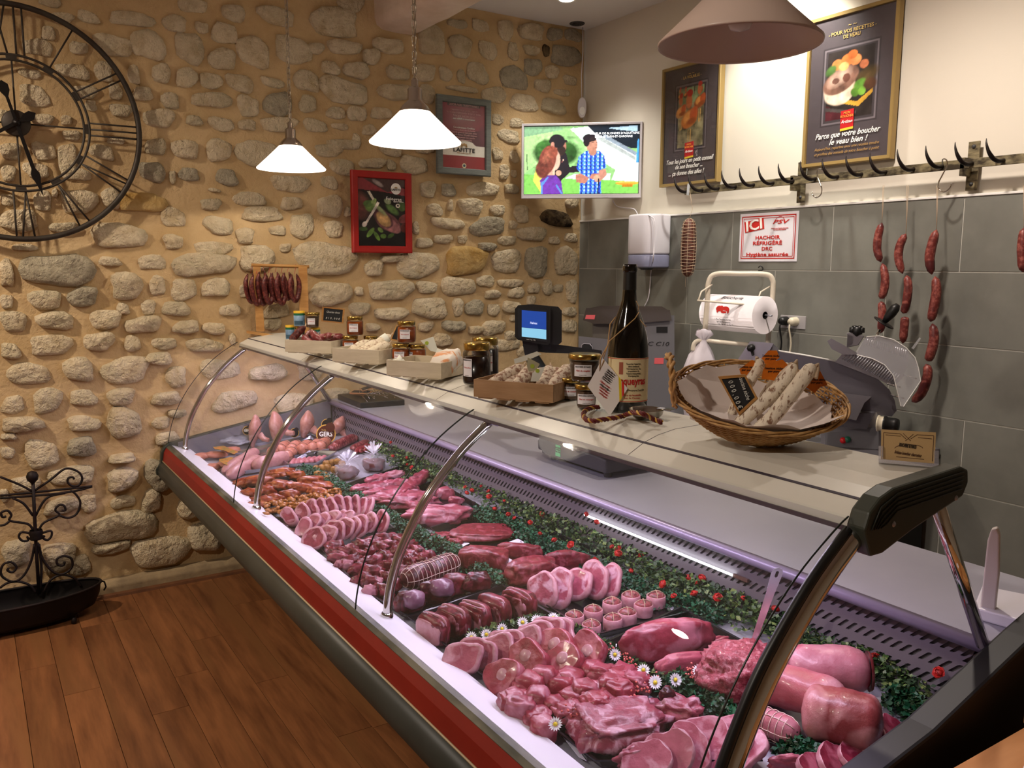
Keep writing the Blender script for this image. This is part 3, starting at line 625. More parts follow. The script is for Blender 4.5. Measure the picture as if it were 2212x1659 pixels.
def wallthing(name, label, cat, tl, br, axis, off, **k):
    """anchor on a wall: returns empty at the centre, width, height; local x right, z up, -y to the room"""
    a = hit(*tl, axis, off); b = hit(*br, axis, off)
    if axis == 0: w, h = b.y-a.y, a.z-b.z; loc = (off, (a.y+b.y)/2, (a.z+b.z)/2); rz = PI/2
    else: w, h = b.x-a.x, a.z-b.z; loc = ((a.x+b.x)/2, off, (a.z+b.z)/2); rz = 0
    return thing(name, label, cat, loc, rz, **k), w, h
def frame(t, w, h, fw, dep, m, inner=None, y0=0):
    mb = MB(); W2, H2 = w/2, h/2
    prof = [(0, dep), (0, 0), (fw*.15, -.003), (fw*.9, -.002), (fw, .006), (fw, dep)]
    def pt(u, d, c):
        sx, sz = c; return Vector((sx*(W2-u), y0+d, sz*(H2-u)))
    cs_ = [(-1, 1), (1, 1), (1, -1), (-1, -1)]
    vs = [pt(u, d, c) for c in cs_ for (u, d) in prof]; q = len(prof); fs = []
    for i in range(4):
        j = (i+1) % 4
        for k in range(q-1): fs.append((i*q+k, i*q+k+1, j*q+k+1, j*q+k))
    put('frame', MB().add(vs, fs), m, t)
m_redf = mat('red_painted_wood', 'a51c17', .45, c2='95150f', ns=6)
m_greyf = mat('grey_stained_wood', '6d716b', .6, c2='5c605b', ns=14, stretch=(1, 1, 6))
m_gold = mat('gold_painted_frame', '9c8350', .4, .25)
m_glz = glass('picture_glazing', refl=.12)
white = mat('white_print', 'f4f1ea', .6); cream = mat('cream_print', 'd8cdb0', .6); pinkp = mat('pale_pink_print', 'd9a6a6', .6); blackp = mat('black_print', '141414', .6)
goldp = mat('gold_print', 'c8a860', .6); redp = mat('red_print', 'b3191c', .5); tanp = mat('tan_print', 'b08a50', .6)
# red framed foie gras picture
t, w, h = wallthing('framed_picture', 'red framed foie gras food picture with LAFITTE logo', 'picture', (759, 366), (891, 547), 0, .045)
frame(t, w, h, .038, .022, m_redf)
iw, ih = w-.074, h-.074
L = [pol([(0, 1), (.5, 1), (1, .86), (1, .76), (.6, .8), (0, .83)], '8c3238'), pol([(.1, 1), (1, 1), (1, .9), (.62, .8)], '4a3432'), ell(.42, .93, .09, .03, 'a89a94', -.5, .8), ell(.35, .40, .48, .42, '191613', 0, .1),
     ell(.02, .60, .16, .20, '6b3a34', .4, .5), ell(.55, .10, .7, .10, '0b0a0a', 0, .3),
     ell(.62, .36, .22, .125, '7d4a4c', -.45), ell(.66, .32, .20, .09, 'a06868', -.5), ell(.52, .42, .19, .11, '58303a', -.7), ell(.53, .40, .135, .085, 'c29a62', -.7, .3), ell(.51, .41, .09, .05, 'd0a870', -.7, .8),
     ell(.26, .59, .09, .08, '62803c', .5, .3), ell(.20, .62, .07, .05, '4c6a30'), ell(.33, .66, .05, .035, '88a45c', .8), ell(.72, .55, .12, .05, '55733a', -.6, .4), ell(.93, .60, .07, .07, '3f5a28'), ell(.45, .55, .14, .03, '9fae7a', -.7, .7),
     pol([(.10, .30), (.17, .32), (.42, .60), (.45, .64), (.40, .66), (.36, .60)], 'e6ddd0'), ell(.13, .32, .045, .035, 'efe6da', .8), pol([(.20, .80), (.25, .81), (.34, .70), (.31, .67)], 'ded6c0'), ell(.62, .67, .06, .04, 'a8b48c', -.3), ell(.84, .61, .035, .03, 'e8e0d0', 0, .2), ell(.84, .61, .018, .016, '20241a'),
     ell(.97, .42, .10, .06, '7a3a3c', .5), ell(.97, .28, .06, .07, '5c2220'), ell(.25, .20, .035, .09, '5c7c34', -.7), ell(.38, .15, .03, .08, '55752e', .6), ell(.52, .15, .05, .035, '4c6a2a'), ell(.68, .16, .06, .03, '3e5a24', .5), ell(.10, .25, .07, .03, '3d5a2a'), ell(.46, .24, .05, .03, '6a8a40', -.6),
     ('n', 0, 0, 1, .75, 14, .55)]
pc = picture('print', iw, ih, L, 90, 130, .25, parent=t); pc.location = (0, .009, 0)
put('logo_roundel', MB().disc((iw*.30, .007, ih*.36), .031, 28, M=FRONT), white, t)
text('LAFITTE', .016, blackp, t, (iw*.30, .0055, ih*.345), FRONT, bold=.0002)
mb = MB()
for sx in (-1, 1): mb.disc((iw*.30+sx*.005, .006, ih*.375), .004, 8, M=FRONT)
put('logo_crest', mb.disc((iw*.30, .006, ih*.382), .0035, 8, M=FRONT), tanp, t)
text('Foie', .026, white, t, (iw*.16, .006, ih*.21), FRONT); text('gras', .031, white, t, (iw*.33, .006, ih*.20), FRONT)
text('Lafitte Landes', .010, white, t, (iw*.36, .006, ih*.168), FRONT)
put('glazing', MB().box((0, .004, 0), (iw, .001, ih)), m_glz, t)
# grey framed certificate
t, w, h = wallthing('framed_certificate', 'grey framed dark red certificate with LAFITTE on a cream band', 'certificate', (944, 202), (1061, 382), 0, .045)
frame(t, w, h, .038, .020, m_greyf); iw, ih = w-.074, h-.074
pc = picture('print', iw, ih, [pol([(0, .42), (1, .42), (1, 1), (0, 1)], '87404a'), pol([(0, .36), (1, .36), (1, .62), (0, .50)], '5a323c'), ell(1, .55, .12, .14, '6d3a46', 0, .8), pol([(0, 0), (1, 0), (1, .20), (0, .20)], '8c262c'), pol([(0, .20), (1, .20), (1, .36), (.78, .365), (.68, .42), (.5, .45), (.32, .42), (.22, .365), (0, .36)], 'ded8cb'), pol([(.12, .955), (.88, .955), (.88, 1), (.12, 1)], '403838')], 80, 120, .06, parent=t); pc.location = (0, .009, 0)
text('SAVOIR-FAIRE TRADITIONNELS', .017, pinkp, t, (0, .007, ih*.472), FRONT, fit=iw*.7)
for i, s in enumerate(["L'expression de son produit respecté", 'les recettes traditionnelles du terroir landais,', 'Foie gras avec ses épices', 'sans additif ni conservateur']):
    text(s, .014, pinkp if i < 3 else white, t, (0, .007, ih*(.40-.045*i)), FRONT, fit=iw*(.62, .8, .5, .52)[i])
for i, s in enumerate(['Caractéristiques Certifiées', 'Canards élevés dans les Landes', 'Canards gavés au maïs grain entier', 'Canards abattus 102 jours minimum', 'Conditionnement sous contrôle', '(IG - Agréée - contrôle)']):
    text(s, .014, white if i == 0 else pinkp, t, (0, .007, ih*(.13-.037*i)), FRONT, fit=iw*(.5, .52, .6, .6, .5, .36)[i])
text('LAFITTE', .034, blackp, t, (0, .007, -ih*.215), FRONT, bold=.0003, fit=iw*.5); text('Maison familiale depuis 1920', .008, tanp, t, (0, .007, -ih*.26), FRONT)
mb = MB()
for sx in (-.012, .012): mb.disc((sx, .0075, -ih*.135), .008, 10, M=FRONT); mb.disc((sx*1.3, .0075, -ih*.155), .006, 10, M=FRONT)
put('logo_crest', mb.disc((0, .0074, -ih*.125), .008, 10, M=FRONT), tanp, t)
put('seal', MB().disc((0, .0075, -ih*.455), .014, 16, M=FRONT), mat('seal_cream', 'cfc6a0'), t); put('seal_core', MB().disc((0, .007, -ih*.455), .008, 16, M=FRONT), mat('seal_navy', '24324a'), t)
put('glazing', MB().box((0, .004, 0), (iw, .001, ih)), m_glz, t)
# ================================================================ POSTERS on the painted wall
def poster_common(t, iw, ih, badge_z, title, tz, script, sz, sfit):
    u = lambda a: (a-.5)*iw; v = lambda b: (b-.5)*ih
    for s, zz, ft in title: text(s, .022, goldp, t, (0, .007, v(zz)), FRONT, bold=.0002, fit=iw*ft)
    text('~ ~', .03, goldp, t, (0, .007, v(tz)), FRONT)
    bw = iw*.155; put('badge', MB().prism([(-bw/2, -bw*.62), (bw/2, -bw*.55), (bw/2, bw*.62), (-bw/2, bw*.55)], lambda a, b, c: Vector((a, c, v(badge_z)+b)), .0055, .008), redp, t)
    put('badge_stripe', MB().prism([(-bw/2, -bw*.78), (bw/2, -bw*.70), (bw/2, -bw*.55), (-bw/2, -bw*.62)], lambda a, b, c: Vector((a, c, v(badge_z)+b)), .0055, .008), mat('yellow_print', 'd8bc34'), t)
    text('MON\nBOUCHER', bw*.22, mat('orange_print', 'e08a3a'), t, (0, .0045, v(badge_z)+bw*.28), FRONT, bold=.0003); text('Artisan', bw*.3, white, t, (0, .0045, v(badge_z)-bw*.18), FRONT, shear=.3)
    for s, zz, ft, dx in script: text(s, sz, white, t, (dx*iw, .006, v(zz)), FRONT, shear=.35, bold=.0004, fit=iw*ft)
    put('glazing', MB().box((0, .004, 0), (iw, .001, ih)), m_glz, t)
GR = '4b4447'
t, w, h = wallthing('poster', 'smaller gold framed poster of brown hens titled LA VOLAILLE', 'poster', (1431, 151), (1549, 392), 1, -.035)
frame(t, w, h, .017, .03, m_gold); iw, ih = w-.030, h-.030
def fr(x0, y0, x1, y1, c1, c2, c3):
    b = .035; return [pol([(x0, y0), (x1, y0), (x1, y1), (x0, y1)], c1), pol([(x0+b*.5, y0+b*.35), (x1-b*.5, y0+b*.35), (x1-b*.5, y1-b*.35), (x0+b*.5, y1-b*.35)], c2), pol([(x0+b, y0+b*.7), (x1-b, y0+b*.7), (x1-b, y1-b*.7), (x0+b, y1-b*.7)], c3)]
def hen(x, y, s, c='b0652c'):
    return [ell(x, y, .085*s, .058*s, c, .5, .2), ell(x-.02*s, y+.01*s, .05*s, .035*s, 'd08c48', .5, .4), ell(x+.06*s, y+.03*s, .035*s, .05*s, 'b0502a', -.5, .3), ell(x+.03*s, y-.02*s, .05*s, .022*s, '8a4420', .2, .6), ell(x-.01*s, y+.12*s, .03*s, .05*s, 'b4643a', 0, .3), ell(x-.0*s, y+.175*s, .028*s, .026*s, 'a82a22'), pol([(x-.02*s, y-.07*s), (x-.01*s, y-.07*s), (x-.005*s, y-.2*s), (x-.02*s, y-.2*s)], 'b89050'), pol([(x+.015*s, y-.07*s), (x+.03*s, y-.07*s), (x+.02*s, y-.2*s), (x+.008*s, y-.2*s)], 'b89050')]
L = [pol([(0, 0), (1, 0), (1, 1), (0, 1)], GR)]+fr(.20, .27, .80, .86, '332e31', '6a6266', '3c3639')
L += [pol([(.27, .31), (.73, .31), (.73, .82), (.27, .82)], '7c7456'), pol([(.27, .68), (.73, .68), (.73, .82), (.27, .82)], '70805a'), ('n', .27, .31, .73, .82, 16, .9), pol([(.55, .75), (.56, .75), (.57, .82), (.55, .82)], '40382c')]
for q in [(.30, .755, .4), (.40, .76, .35), (.66, .77, .4)]: L += hen(*q, '3a2a20')
L += hen(.32, .62, .8, 'b07840')+hen(.66, .68, .85, '8a4a28')+hen(.48, .55, 1.25)
def clip(u, v, c): return None
pc = picture('print', iw, ih, L, 110, 190, .08, parent=t); pc.location = (0, .010, 0)
poster_common(t, iw, ih, .285, [('- LA VOLAILLE -', .905, .36)], .935, [('Tous les jours un petit conseil', .19, .86, 0), ('de son boucher ...', .14, .5, 0), ('... ça donne des ailes !', .085, .66, -.05)], .034, .8)
t, w, h = wallthing('poster', 'tall gold framed poster of a veal dish titled POUR VOS RECETTES DE VEAU', 'poster', (1747, 45), (1923, 342), 1, -.035)
frame(t, w, h, .018, .03, m_gold); iw, ih = w-.032, h-.032
L = [pol([(0, 0), (1, 0), (1, 1), (0, 1)], GR)]+fr(.16, .25, .84, .80, '3a3437', '6e666a', '3e383b')
L += [pol([(.22, .29), (.78, .29), (.78, .76), (.22, .76)], '2c2624'), pol([(.22, .29), (.5, .29), (.34, .36), (.22, .40)], '4a2026'), pol([(.24, .43), (.62, .36), (.78, .44), (.78, .47), (.60, .395), (.24, .46)], 'b88c34'),
      pol([(.22, .36), (.60, .31), (.60, .33), (.22, .385)], '4c4644'), ell(.38, .50, .13, .11, 'd2b8a0', 0, .1), ell(.37, .455, .11, .06, 'e0cdb6', 0, .2), ell(.39, .56, .15, .085, '7c5a4c', .35, .1), ell(.37, .58, .10, .05, 'a88c7c', .4, .7), ell(.46, .57, .03, .03, '5c3a30'), ell(.33, .56, .03, .02, '63443a'),
      ell(.34, .67, .045, .037, 'd07c44'), ell(.46, .69, .05, .04, 'cc7038'), ell(.56, .68, .045, .037, 'd8844c'), ell(.42, .65, .04, .03, 'e09a60'), ell(.52, .72, .04, .03, 'b8602c'), ell(.66, .64, .035, .03, 'c0704a'),
      ell(.27, .64, .05, .03, '4a6a34', .5, .5), ell(.70, .56, .09, .05, '4c3c24', .4, .5), ell(.62, .51, .05, .03, '5c8a34', .4, .4), ell(.57, .46, .035, .03, '56802e', -.3, .3), ell(.65, .46, .03, .03, '6a9838'), ell(.74, .50, .05, .04, '4a3020', 0, .4), ('n', .22, .29, .78, .76, 15, .5)]
pc = picture('print', iw, ih, L, 110, 170, .06, parent=t); pc.location = (0, .010, 0)
poster_common(t, iw, ih, .285, [('- POUR VOS RECETTES -', .885, .56), ('DE VEAU', .85, .2)], .925, [('Parce que votre boucher', .185, .78, 0), ('le veau bien !', .135, .46, .02)], .036, .8)
for i, s in enumerate(["Aujourd'hui, repartez avec une recette tendre", 'et profitez des conseils de votre boucher à point']): text(s, .018, tanp, t, (0, .006, (.095-.035*i-.5)*ih), FRONT, shear=.35, fit=iw*.78)
# edge of a third poster at the right border
t = thing('poster', 'edge of a dark poster in a wooden frame at the right border of the photo', 'poster', (3.09, -.035, 2.45))
frame(t, .6, .70, .02, .03, mat('brown_frame', '6a5238', .5)); pc = picture('print', .57, .67, [], 6, 6, 0, parent=t, bg='2c2426'); pc.location = (0, .01, 0)
# ================================================================ TELEVISION
tp = CAM + ray(1255, 347)*5.02
tv = thing('television', 'white framed wall television showing three people in a field', 'television', tuple(tp), 0)
fw = (CAM-tp); fw.z = 0; tv.rotation_euler = (0, 0, math.atan2(fw.x, -fw.y)-math.radians(4))
TW, TH = .715, .438; m_tvw = mat('white_tv_plastic', 'dcd8de', .35)
put('casing', MB().box((0, .022, 0), (TW, .03, TH)), m_tvw, tv, bevel=.006)
frame(tv, TW, TH, .014, .02, m_tvw, y0=-.001)
put('chin', MB().box((0, .001, -TH/2+.014), (TW-.01, .006, .020)), m_tvw, tv, bevel=.002)
put('bezel', MB().box((0, .006, .004), (TW-.024, .004, TH-.036)), m_black, tv)
sk = 'd8a488'
def man_shirt(u, v, c):
    return None
L = [pol([(0, 0), (1, 0), (1, 1), (0, 1)], '8cc47c'), pol([(0, .30), (.25, .62), (.25, 1), (0, 1)], 'a4d08c'), pol([(0, .85), (.35, .95), (.3, 1), (0, 1)], '7aa880'),
     pol([(.40, .96), (.62, 1), (.75, .85), (1, .55), (1, .10), (.75, .12), (.80, .35), (.60, .55), (.50, .8)], 'e6eff0'), pol([(.35, .22), (.75, .15), (.76, .30), (.45, .30)], 'd4e4e0'), pol([(.42, .98), (.55, .92), (.62, .75), (.60, .62), (.50, .80)], 'c8ddda'),
     pol([(.55, 1), (1, 1), (1, .66), (.93, .66), (.62, .88)], '15202c'), pol([(.72, .96), (.98, .99), (.98, .90), (.82, .93)], 'a8c8dc'), pol([(.68, .83), (.97, .55), (.98, .60), (.70, .87)], '8898a8'), pol([(.64, .80), (.97, .48), (.97, .53), (.66, .85)], 'a9b4b4'), pol([(.975, .45), (1, .45), (1, .78), (.985, .8)], '48a0e8'),
     ell(.25, .62, .30, .20, '2a5a22', 0, .25), ell(.36, .60, .20, .17, '24501e', .3, .3), ell(.18, .66, .14, .13, '356a2a'), ('n', .1, .40, .55, .85, 11, .6), pol([(.30, .36), (.60, .30), (.60, .34), (.34, .42)], '34362c'),
     pol([(0, 0), (1, 0), (1, .17), (.7, .2), (.4, .22), (0, .30)], '7cc85a'), pol([(.15, .02), (.24, .0), (.25, .3), (.2, .42), (.10, .35), (.08, .2)], 'e0dc60'), ell(.9, .15, .17, .028, 'dc9c34', 0, .15), ell(.9, .165, .16, .01, 'f0c060'),
     pol([(.27, .62), (.37, .60), (.40, .40), (.56, .40), (.56, .34), (.40, .31), (.33, .20), (.32, .02), (.26, .02)], '1a1420'), ell(.32, .70, .085, .13, 'a87060', .0, .1), ell(.325, .64, .07, .07, '2a1c1a', .2), ell(.29, .78, .12, .10, '15121c', -.2), pol([(.22, .80), (.37, .80), (.385, .765), (.36, .755), (.22, .76)], '15121c'), ell(.25, .72, .03, .05, 'b88070'), pol([(.20, .62), (.24, .72), (.28, .64), (.22, .60)], 'e8e8f0'),
     ell(.505, .395, .05, .02, sk, .1), pol([(.42, .38), (.50, .40), (.50, .42), (.42, .41)], '1a1420'), ell(.305, .31, .045, .04, sk),
     pol([(.14, .20), (.20, .30), (.28, .28), (.33, .18), (.345, .0), (.16, 0)], '6c34a8'), pol([(.15, .16), (.21, .26), (.22, .25), (.165, .12), (.165, 0), (.15, 0)], '5a90e0'), pol([(.29, .14), (.33, .04), (.345, .0), (.33, 0), (.28, .12)], '5a90e0'), ell(.27, .50, .085, .15, 'e0b4a0', 0, .1), pol([(.22, .40), (.27, .38), (.27, .28), (.20, .28)], 'dcae98'), ell(.205, .50, .13, .22, '7a3c30', -.25, .1), ell(.16, .36, .10, .13, '6c3228', .2, .2), ell(.24, .62, .10, .09, '8a4636', -.4, .2), ell(.20, .55, .05, .1, 'a05c48', -.4, .8), ('n', .08, .2, .27, .7, 22, .5),
     pol([(.46, .38), (.48, .55), (.54, .63), (.66, .63), (.70, .56), (.72, .38), (.67, .35), (.68, .0), (.49, 0), (.50, .30)], '2a68d8'), pol([(.455, .28), (.50, .30), (.60, .21), (.64, .24), (.66, .30), (.60, .30), (.54, .15), (.46, .17)], 'b87a68'), pol([(.66, .35), (.715, .36), (.725, .28), (.66, .16), (.62, .18), (.65, .27)], 'c08876'), ell(.64, .23, .05, .045, sk), ell(.59, .73, .085, .13, 'b88470', .1, .08), ell(.60, .62, .06, .06, 'b07c68'), ell(.57, .82, .10, .06, '1c1620', .1), ell(.545, .76, .045, .07, '1c1620'), ell(.60, .80, .05, .03, '2a2024')]
def plaid(u, v, c):
    if .45 < u < .73 and v < .64 and c[2] > .55 and c[2] > c[0]*3 and c[0] < .08:
        a = (u*26) % 1 < .38; b = (v*18) % 1 < .38
        if a and b: return list(lin('14309a')[:3])
        if a: return list(lin('1f4ccc')[:3])
        if b: return list(lin('5fa8ec')[:3])
        if (u*26) % 1 > .6 and (v*18) % 1 > .55: return list(lin('b8e8f8')[:3])
    return None
L += [ell(.535, .735, .004, .02, '2a1c1c'), ell(.60, .755, .018, .008, '3a2420'), ell(.635, .755, .012, .008, '3a2420'), ell(.628, .675, .018, .007, '8a4a44'), ell(.335, .735, .014, .008, '2a1a18'), ell(.315, .52, .008, .006, '5a3030'), ell(.335, .47, .012, .006, 'b05a58'), ell(.345, .50, .010, .012, 'e4b8a4'), pol([(.02, .60), (.03, .60), (.032, .36), (.022, .36)], '5c7a50'), pol([(.86, .10), (.95, .10), (.95, .13), (.86, .13)], 'b87820')]
L.append(('f', plaid)); L.append(pol([(.645, 0), (.655, 0), (.66, .22), (.652, .22)], '181820'))
sc = picture('screen', TW-.032, TH-.044, L, 190, 110, .22, emit=.78, parent=tv); sc.location = (0, .0035, .005)
mW = mat('lit_white_caption', 'ffffff', emit=1.3)
text("ELEVEUR DE BLONDES D'AQUITAINE", .017, mW, tv, (.195, .002, .155), FRONT, name='caption', fit=.29); text('DANS LE TARN-ET-GARONNE', .017, mW, tv, (.19, .002, .136), FRONT, name='caption', fit=.22)
put('bracket', MB().box((0, .075, 0), (.12, .08, .12)).box((0, .18, 0), (.05, .20, .05)), m_dk, tv)
# motion sensor with its cable, corner
p = hit(1256, 235, 0, .035)
ms = thing('motion_sensor', 'white oval alarm motion sensor high in the room corner', 'sensor', (.06, -.06, p.z+.0), math.radians(57))
put('housing', MB().prism([(math.cos(a)*.027, math.copysign(abs(math.sin(a))**.8, math.sin(a))*.062) for a in [2*PI*i/28 for i in range(28)]], lambda u, v, w: Vector((u, w, v)), -.022, .02, sm=True), m_tvw, ms, bevel=.006)
put('lens', MB().prism([(math.cos(a)*.018, -.022+math.sin(a)*.026) for a in [2*PI*i/20 for i in range(20)]], lambda u, v, w: Vector((u, w, v)), -.026, -.02), mat('sensor_lens', 'f0f0f0', .2), ms, bevel=.002)
put('cable', MB().tube([(0, .02, .06), (-.004, .03, .2), (.003, .03, .35), (0, .03, .5)], .0035, 6), m_tvw, ms)
# power cable of the television
q = [hit(*c, 1, -.035) for c in [(1323, 432), (1332, 445), (1350, 449), (1370, 452), (1378, 465)]]
q2 = [hit(*c, 1, -.17) for c in [(1392, 463), (1405, 467), (1415, 480), (1413, 530), (1411, 560)]] + [hit(*c, 1, -.03) for c in [(1406, 590), (1404, 620), (1400, 645), (1392, 662)]]
tag(put('power_cable', MB().tube(smooth(q, 4), .0035, 6).tube(smooth(q2, 4), .0035, 6), m_tvw), 'thin white cable running from the television down past the paper dispenser', 'cable')
# ================================================================ MEAT HOOK RAIL
m_rail = mat('painted_iron_worn', '8f8465', .5, .3, c2='3a3226', ns=11, lo=.4, hi=.6, stretch=(1, 1, 3))
m_hook = mat('black_horn_iron', '1a1210', .35, .4)
RY = -.07
ra = hit(1480, 408, 1, RY); rb = hit(2212, 350, 1, RY)
rail = thing('meat_hook_rail', 'long old iron rail with curved dark hooks on the wall above the tiles', 'hook rail', (0, 0, 0))
rz_ = (ra.z+rb.z)/2
put('rail_bar', MB().box(((ra.x+3.1)/2+.0, RY, rz_), (3.1-ra.x, .010, .036)), m_rail, rail, bevel=.002)
for px in (1722, 2092):
    b = hit(px, 395 if px < 2000 else 360, 1, RY+.02)
    t = put('bracket', MB().box((b.x, -.018, rz_-.005), (.045, .008, .19)).box((b.x-.012, -.045, rz_-.01), (.02, .06, .07)), m_rail, rail, bevel=.002)
    for dz in (-.075, .07): put('bolt', MB().lathe([(0, .006), (.006, .005), (.009, 0)], (b.x, -.022, rz_+dz), 8, M=Matrix.Rotation(PI/2, 3, 'X')), m_dk, t)
hxs = [1487, 1518, 1553, 1590, 1629, 1671, 1714, 1762, 1810, 1862, 1914, 1974, 2036, 2100, 2168]
for px in hxs:
    b = hit(px, 400-(px-1487)*.08, 1, RY-.005)
    pts = [(b.x, RY, rz_), (b.x-.004, RY-.03, rz_-.006), (b.x-.012, RY-.058, rz_+.004), (b.x-.022, RY-.075, rz_+.03), (b.x-.030, RY-.078, rz_+.058), (b.x-.034, RY-.074, rz_+.078)]
    put('hook', MB().tube(smooth(pts, 3), [.0085]*7+[.0085*(1-i/9) for i in range(9)], 8), m_hook, rail)
def shook(px, py, label, s=1):
    b = hit(px, py, 1, RY-.05); t = thing('hanging_hook', label, 'hook', tuple(b))
    pts = [(-.018, .02, -.002), (-.008, .0, .014), (.008, -.003, .012), (.012, 0, -.01), (-.004, 0, -.045), (-.018, 0, -.075), (-.014, 0, -.10), (.008, 0, -.112), (.028, 0, -.10), (.036, 0, -.082)]
    put('wire', MB().tube(smooth([(x*s, y, z) for x, y, z in pts], 4), .0028, 8), m_chrome, t)
shook(1770, 372, 'steel S-hook hanging from the rail at the first wall bracket', -1); shook(2040, 352, 'steel S-hook hanging from the rail just before the second wall bracket')
# tied dried ham hanging on the first hook
m_ham = mat('dried_ham', '6a3c2c', .5, c2='3c1e18', ns=18, bump=.6, bs=40); m_string = mat('butcher_string', 'b79f84', .8)
p = hit(1487, 535, 1, -.12); r0 = .038
t = thing('dried_ham', 'string netted dried ham hanging in front of the grey tiles', 'ham', (p.x, p.y, p.z)); hh = .155
R = rng(5); prof = [(.004, hh), (.018, hh*.95), (.032, hh*.8), (.037, hh*.4), (.040, 0), (.038, -hh*.45), (.033, -hh*.75), (.024, -hh*.92), (.005, -hh)]
put('meat', MB().lathe([(r, z) for r, z in prof], n=20), m_ham, t)
mb = MB()
for i in range(17):
    z = hh*.88-i*hh*1.72/16; rr = .041 if abs(z) < hh*.5 else .0415-.016*((abs(z)/hh-.5)/.5)**1.6
    mb.tube([(rr*math.cos(a), rr*math.sin(a), z+.002*math.sin(3*a+i)) for a in [2*PI*k/18 for k in range(18)]], .0014, 4, closed=True)
for k in range(7):
    a = 2*PI*k/7; mb.tube([(math.cos(a)*(r+.0025), math.sin(a)*(r+.0025), z) for r, z in prof], .0012, 4)
put('string_net', mb, m_string, t)
top_ = hit(1490, 412, 1, RY-.03)
put('hanging_string', MB().tube([(0, 0, hh), (.001, .02, hh+.05), (top_.x-p.x, top_.y-p.y, top_.z-p.z)], .0014, 4).tube([(-.012, 0, -hh), (-.014, 0, -hh-.03), (-.013, 0, -hh-.055)], .0009, 4), m_string, t)
put('label', MB().box((top_.x-p.x-.012, top_.y-p.y, hh+.155), (.018, .001, .06), rot=Matrix.Rotation(.1, 3, 'Y')), mat('clear_white_label', 'c8ccd0', .3), t)
# sausage chains
m_ssg = mat('dried_red_sausage', '6e2d28', .4, c2='9a564c', ns=70, lo=.45, hi=.62, bump=.35, bs=55, spec=.5, c3='4e1c1c', n3=14)
def sausage(mb, pts, r, n=10, seg=10):
    P = smooth(pts, max(2, seg//(len(pts)-1))); k = len(P)
    rad = [r*max(.12, min(1, (1-abs(2*i/(k-1)-1)**5.5)))*(1+.03*math.sin(i*1.7)) for i in range(k)]
    return mb.tube(P, rad, n)
ch = [('first', [[(1905, 481), (1897, 510), (1895, 540), (1903, 566)], [(1906, 569), (1912, 600), (1909, 630), (1901, 645)], [(1903, 651), (1906, 680), (1902, 720)]], (1910, 400)),
      ('second', [[(1957, 505), (1944, 530), (1941, 560), (1950, 591)], [(1958, 595), (1962, 620), (1957, 660), (1950, 677)], [(1955, 684), (1954, 700), (1950, 742)]], (1962, 400)),
      ('third', [[(2023, 496), (2013, 530), (2008, 560), (2013, 593)], [(2020, 597), (2023, 630), (2016, 670), (2010, 695)], [(2014, 699), (2018, 730), (2010, 765), (2003, 780)], [(2001, 786), (2004, 810), (1990, 850), (1970, 868)]], (2026, 400)),
      ('fourth', [[(2212, 492), (2208, 540), (2210, 588)]], (2215, 400))]
for nm, segs, s0 in ch:
    base = hit(*segs[0][0], 1, -.13)
    t = thing('sausage_chain', {'first': 'chain of dried red sausages hanging farthest left over the slicer', 'second': 'middle chain of dried red sausages hanging over the slicer', 'third': 'longest chain of four dried red sausages hanging right of the slicer', 'fourth': 'dried red sausage cut off by the right border of the photo'}[nm], 'sausages', tuple(base), 0, 'hanging sausage chains')
    for sg in segs:
        put('sausage', sausage(MB(), [hit(*c, 1, -.13)-base for c in sg], .0175 if nm != 'third' else .0195), m_ssg, t)
    s1 = hit(*s0, 1, -.11)-base
    put('string', MB().tube([(0, 0, 0), s1*.5+Vector((.001, 0, 0)), s1], .0011, 4).tube([(0, 0, 0), s1*.5+Vector((-.003, 0, 0)), s1+Vector((-.006, 0, 0))], .0009, 4), m_string, t)
# ICI sign
t, w, h = wallthing('notice_sign', 'white notice reading ICI HACHOIR REFRIGERE DRC in red letters on the tiles', 'sign', (1600, 463), (1721, 565), 1, -.020)
put('board', MB().box((0, 0, 0), (w, .003, h)), mat('white_sign', 'e4e2e8', .35), t, bevel=.001)
redt = mat('red_sign_print', 'c22a24', .5)
mb = MB()
for (dw, th) in ((.016, .005), (.026, .0025)):
    W2, H2 = w/2-dw, h/2-dw
    for c, d in (((0, H2), (2*W2, th)), ((0, -H2), (2*W2, th)), ((W2, 0), (th, 2*H2)), ((-W2, 0), (th, 2*H2))): mb.box((c[0], -.0022, c[1]), (d[0]+th*(d[0] > d[1]), .0006, d[1]))
put('border', mb, redt, t)
RT = Matrix.Rotation(-.14, 3, 'Y')
put('panel', MB().box((-w*.24, -.0024, h*.25), (w*.34, .0008, h*.23), rot=RT), redt, t); text('ICI', .072, white, t, (-w*.24, -.004, h*.25), RT @ FRONT, bold=.0015, fit=w*.28)
for i, (s, ft) in enumerate([('HACHOIR', .42), ('RÉFRIGÉRÉ', .50), ('DRC', .18), ('Hygiène assurée', .72)]): text(s, .025, redt, t, (0, -.003, h*(0-.115*i)-.002), FRONT, bold=.0005, fit=w*ft)
text('PSV', .026, redt, t, (w*.20, -.003, h*.30), FRONT, shear=.3, bold=.0005, fit=w*.28); put('logo_arc', MB().tube([(w*.20+.03*math.cos(a), -.003, h*.30+.026*math.sin(a)) for a in [.3+i*.25 for i in range(12)]], .0011, 4), redt, t)
text('Machines pour l’industrie alimentaire\nFood processing equipment', .007, redt, t, (w*.20, -.003, h*.16), FRONT)
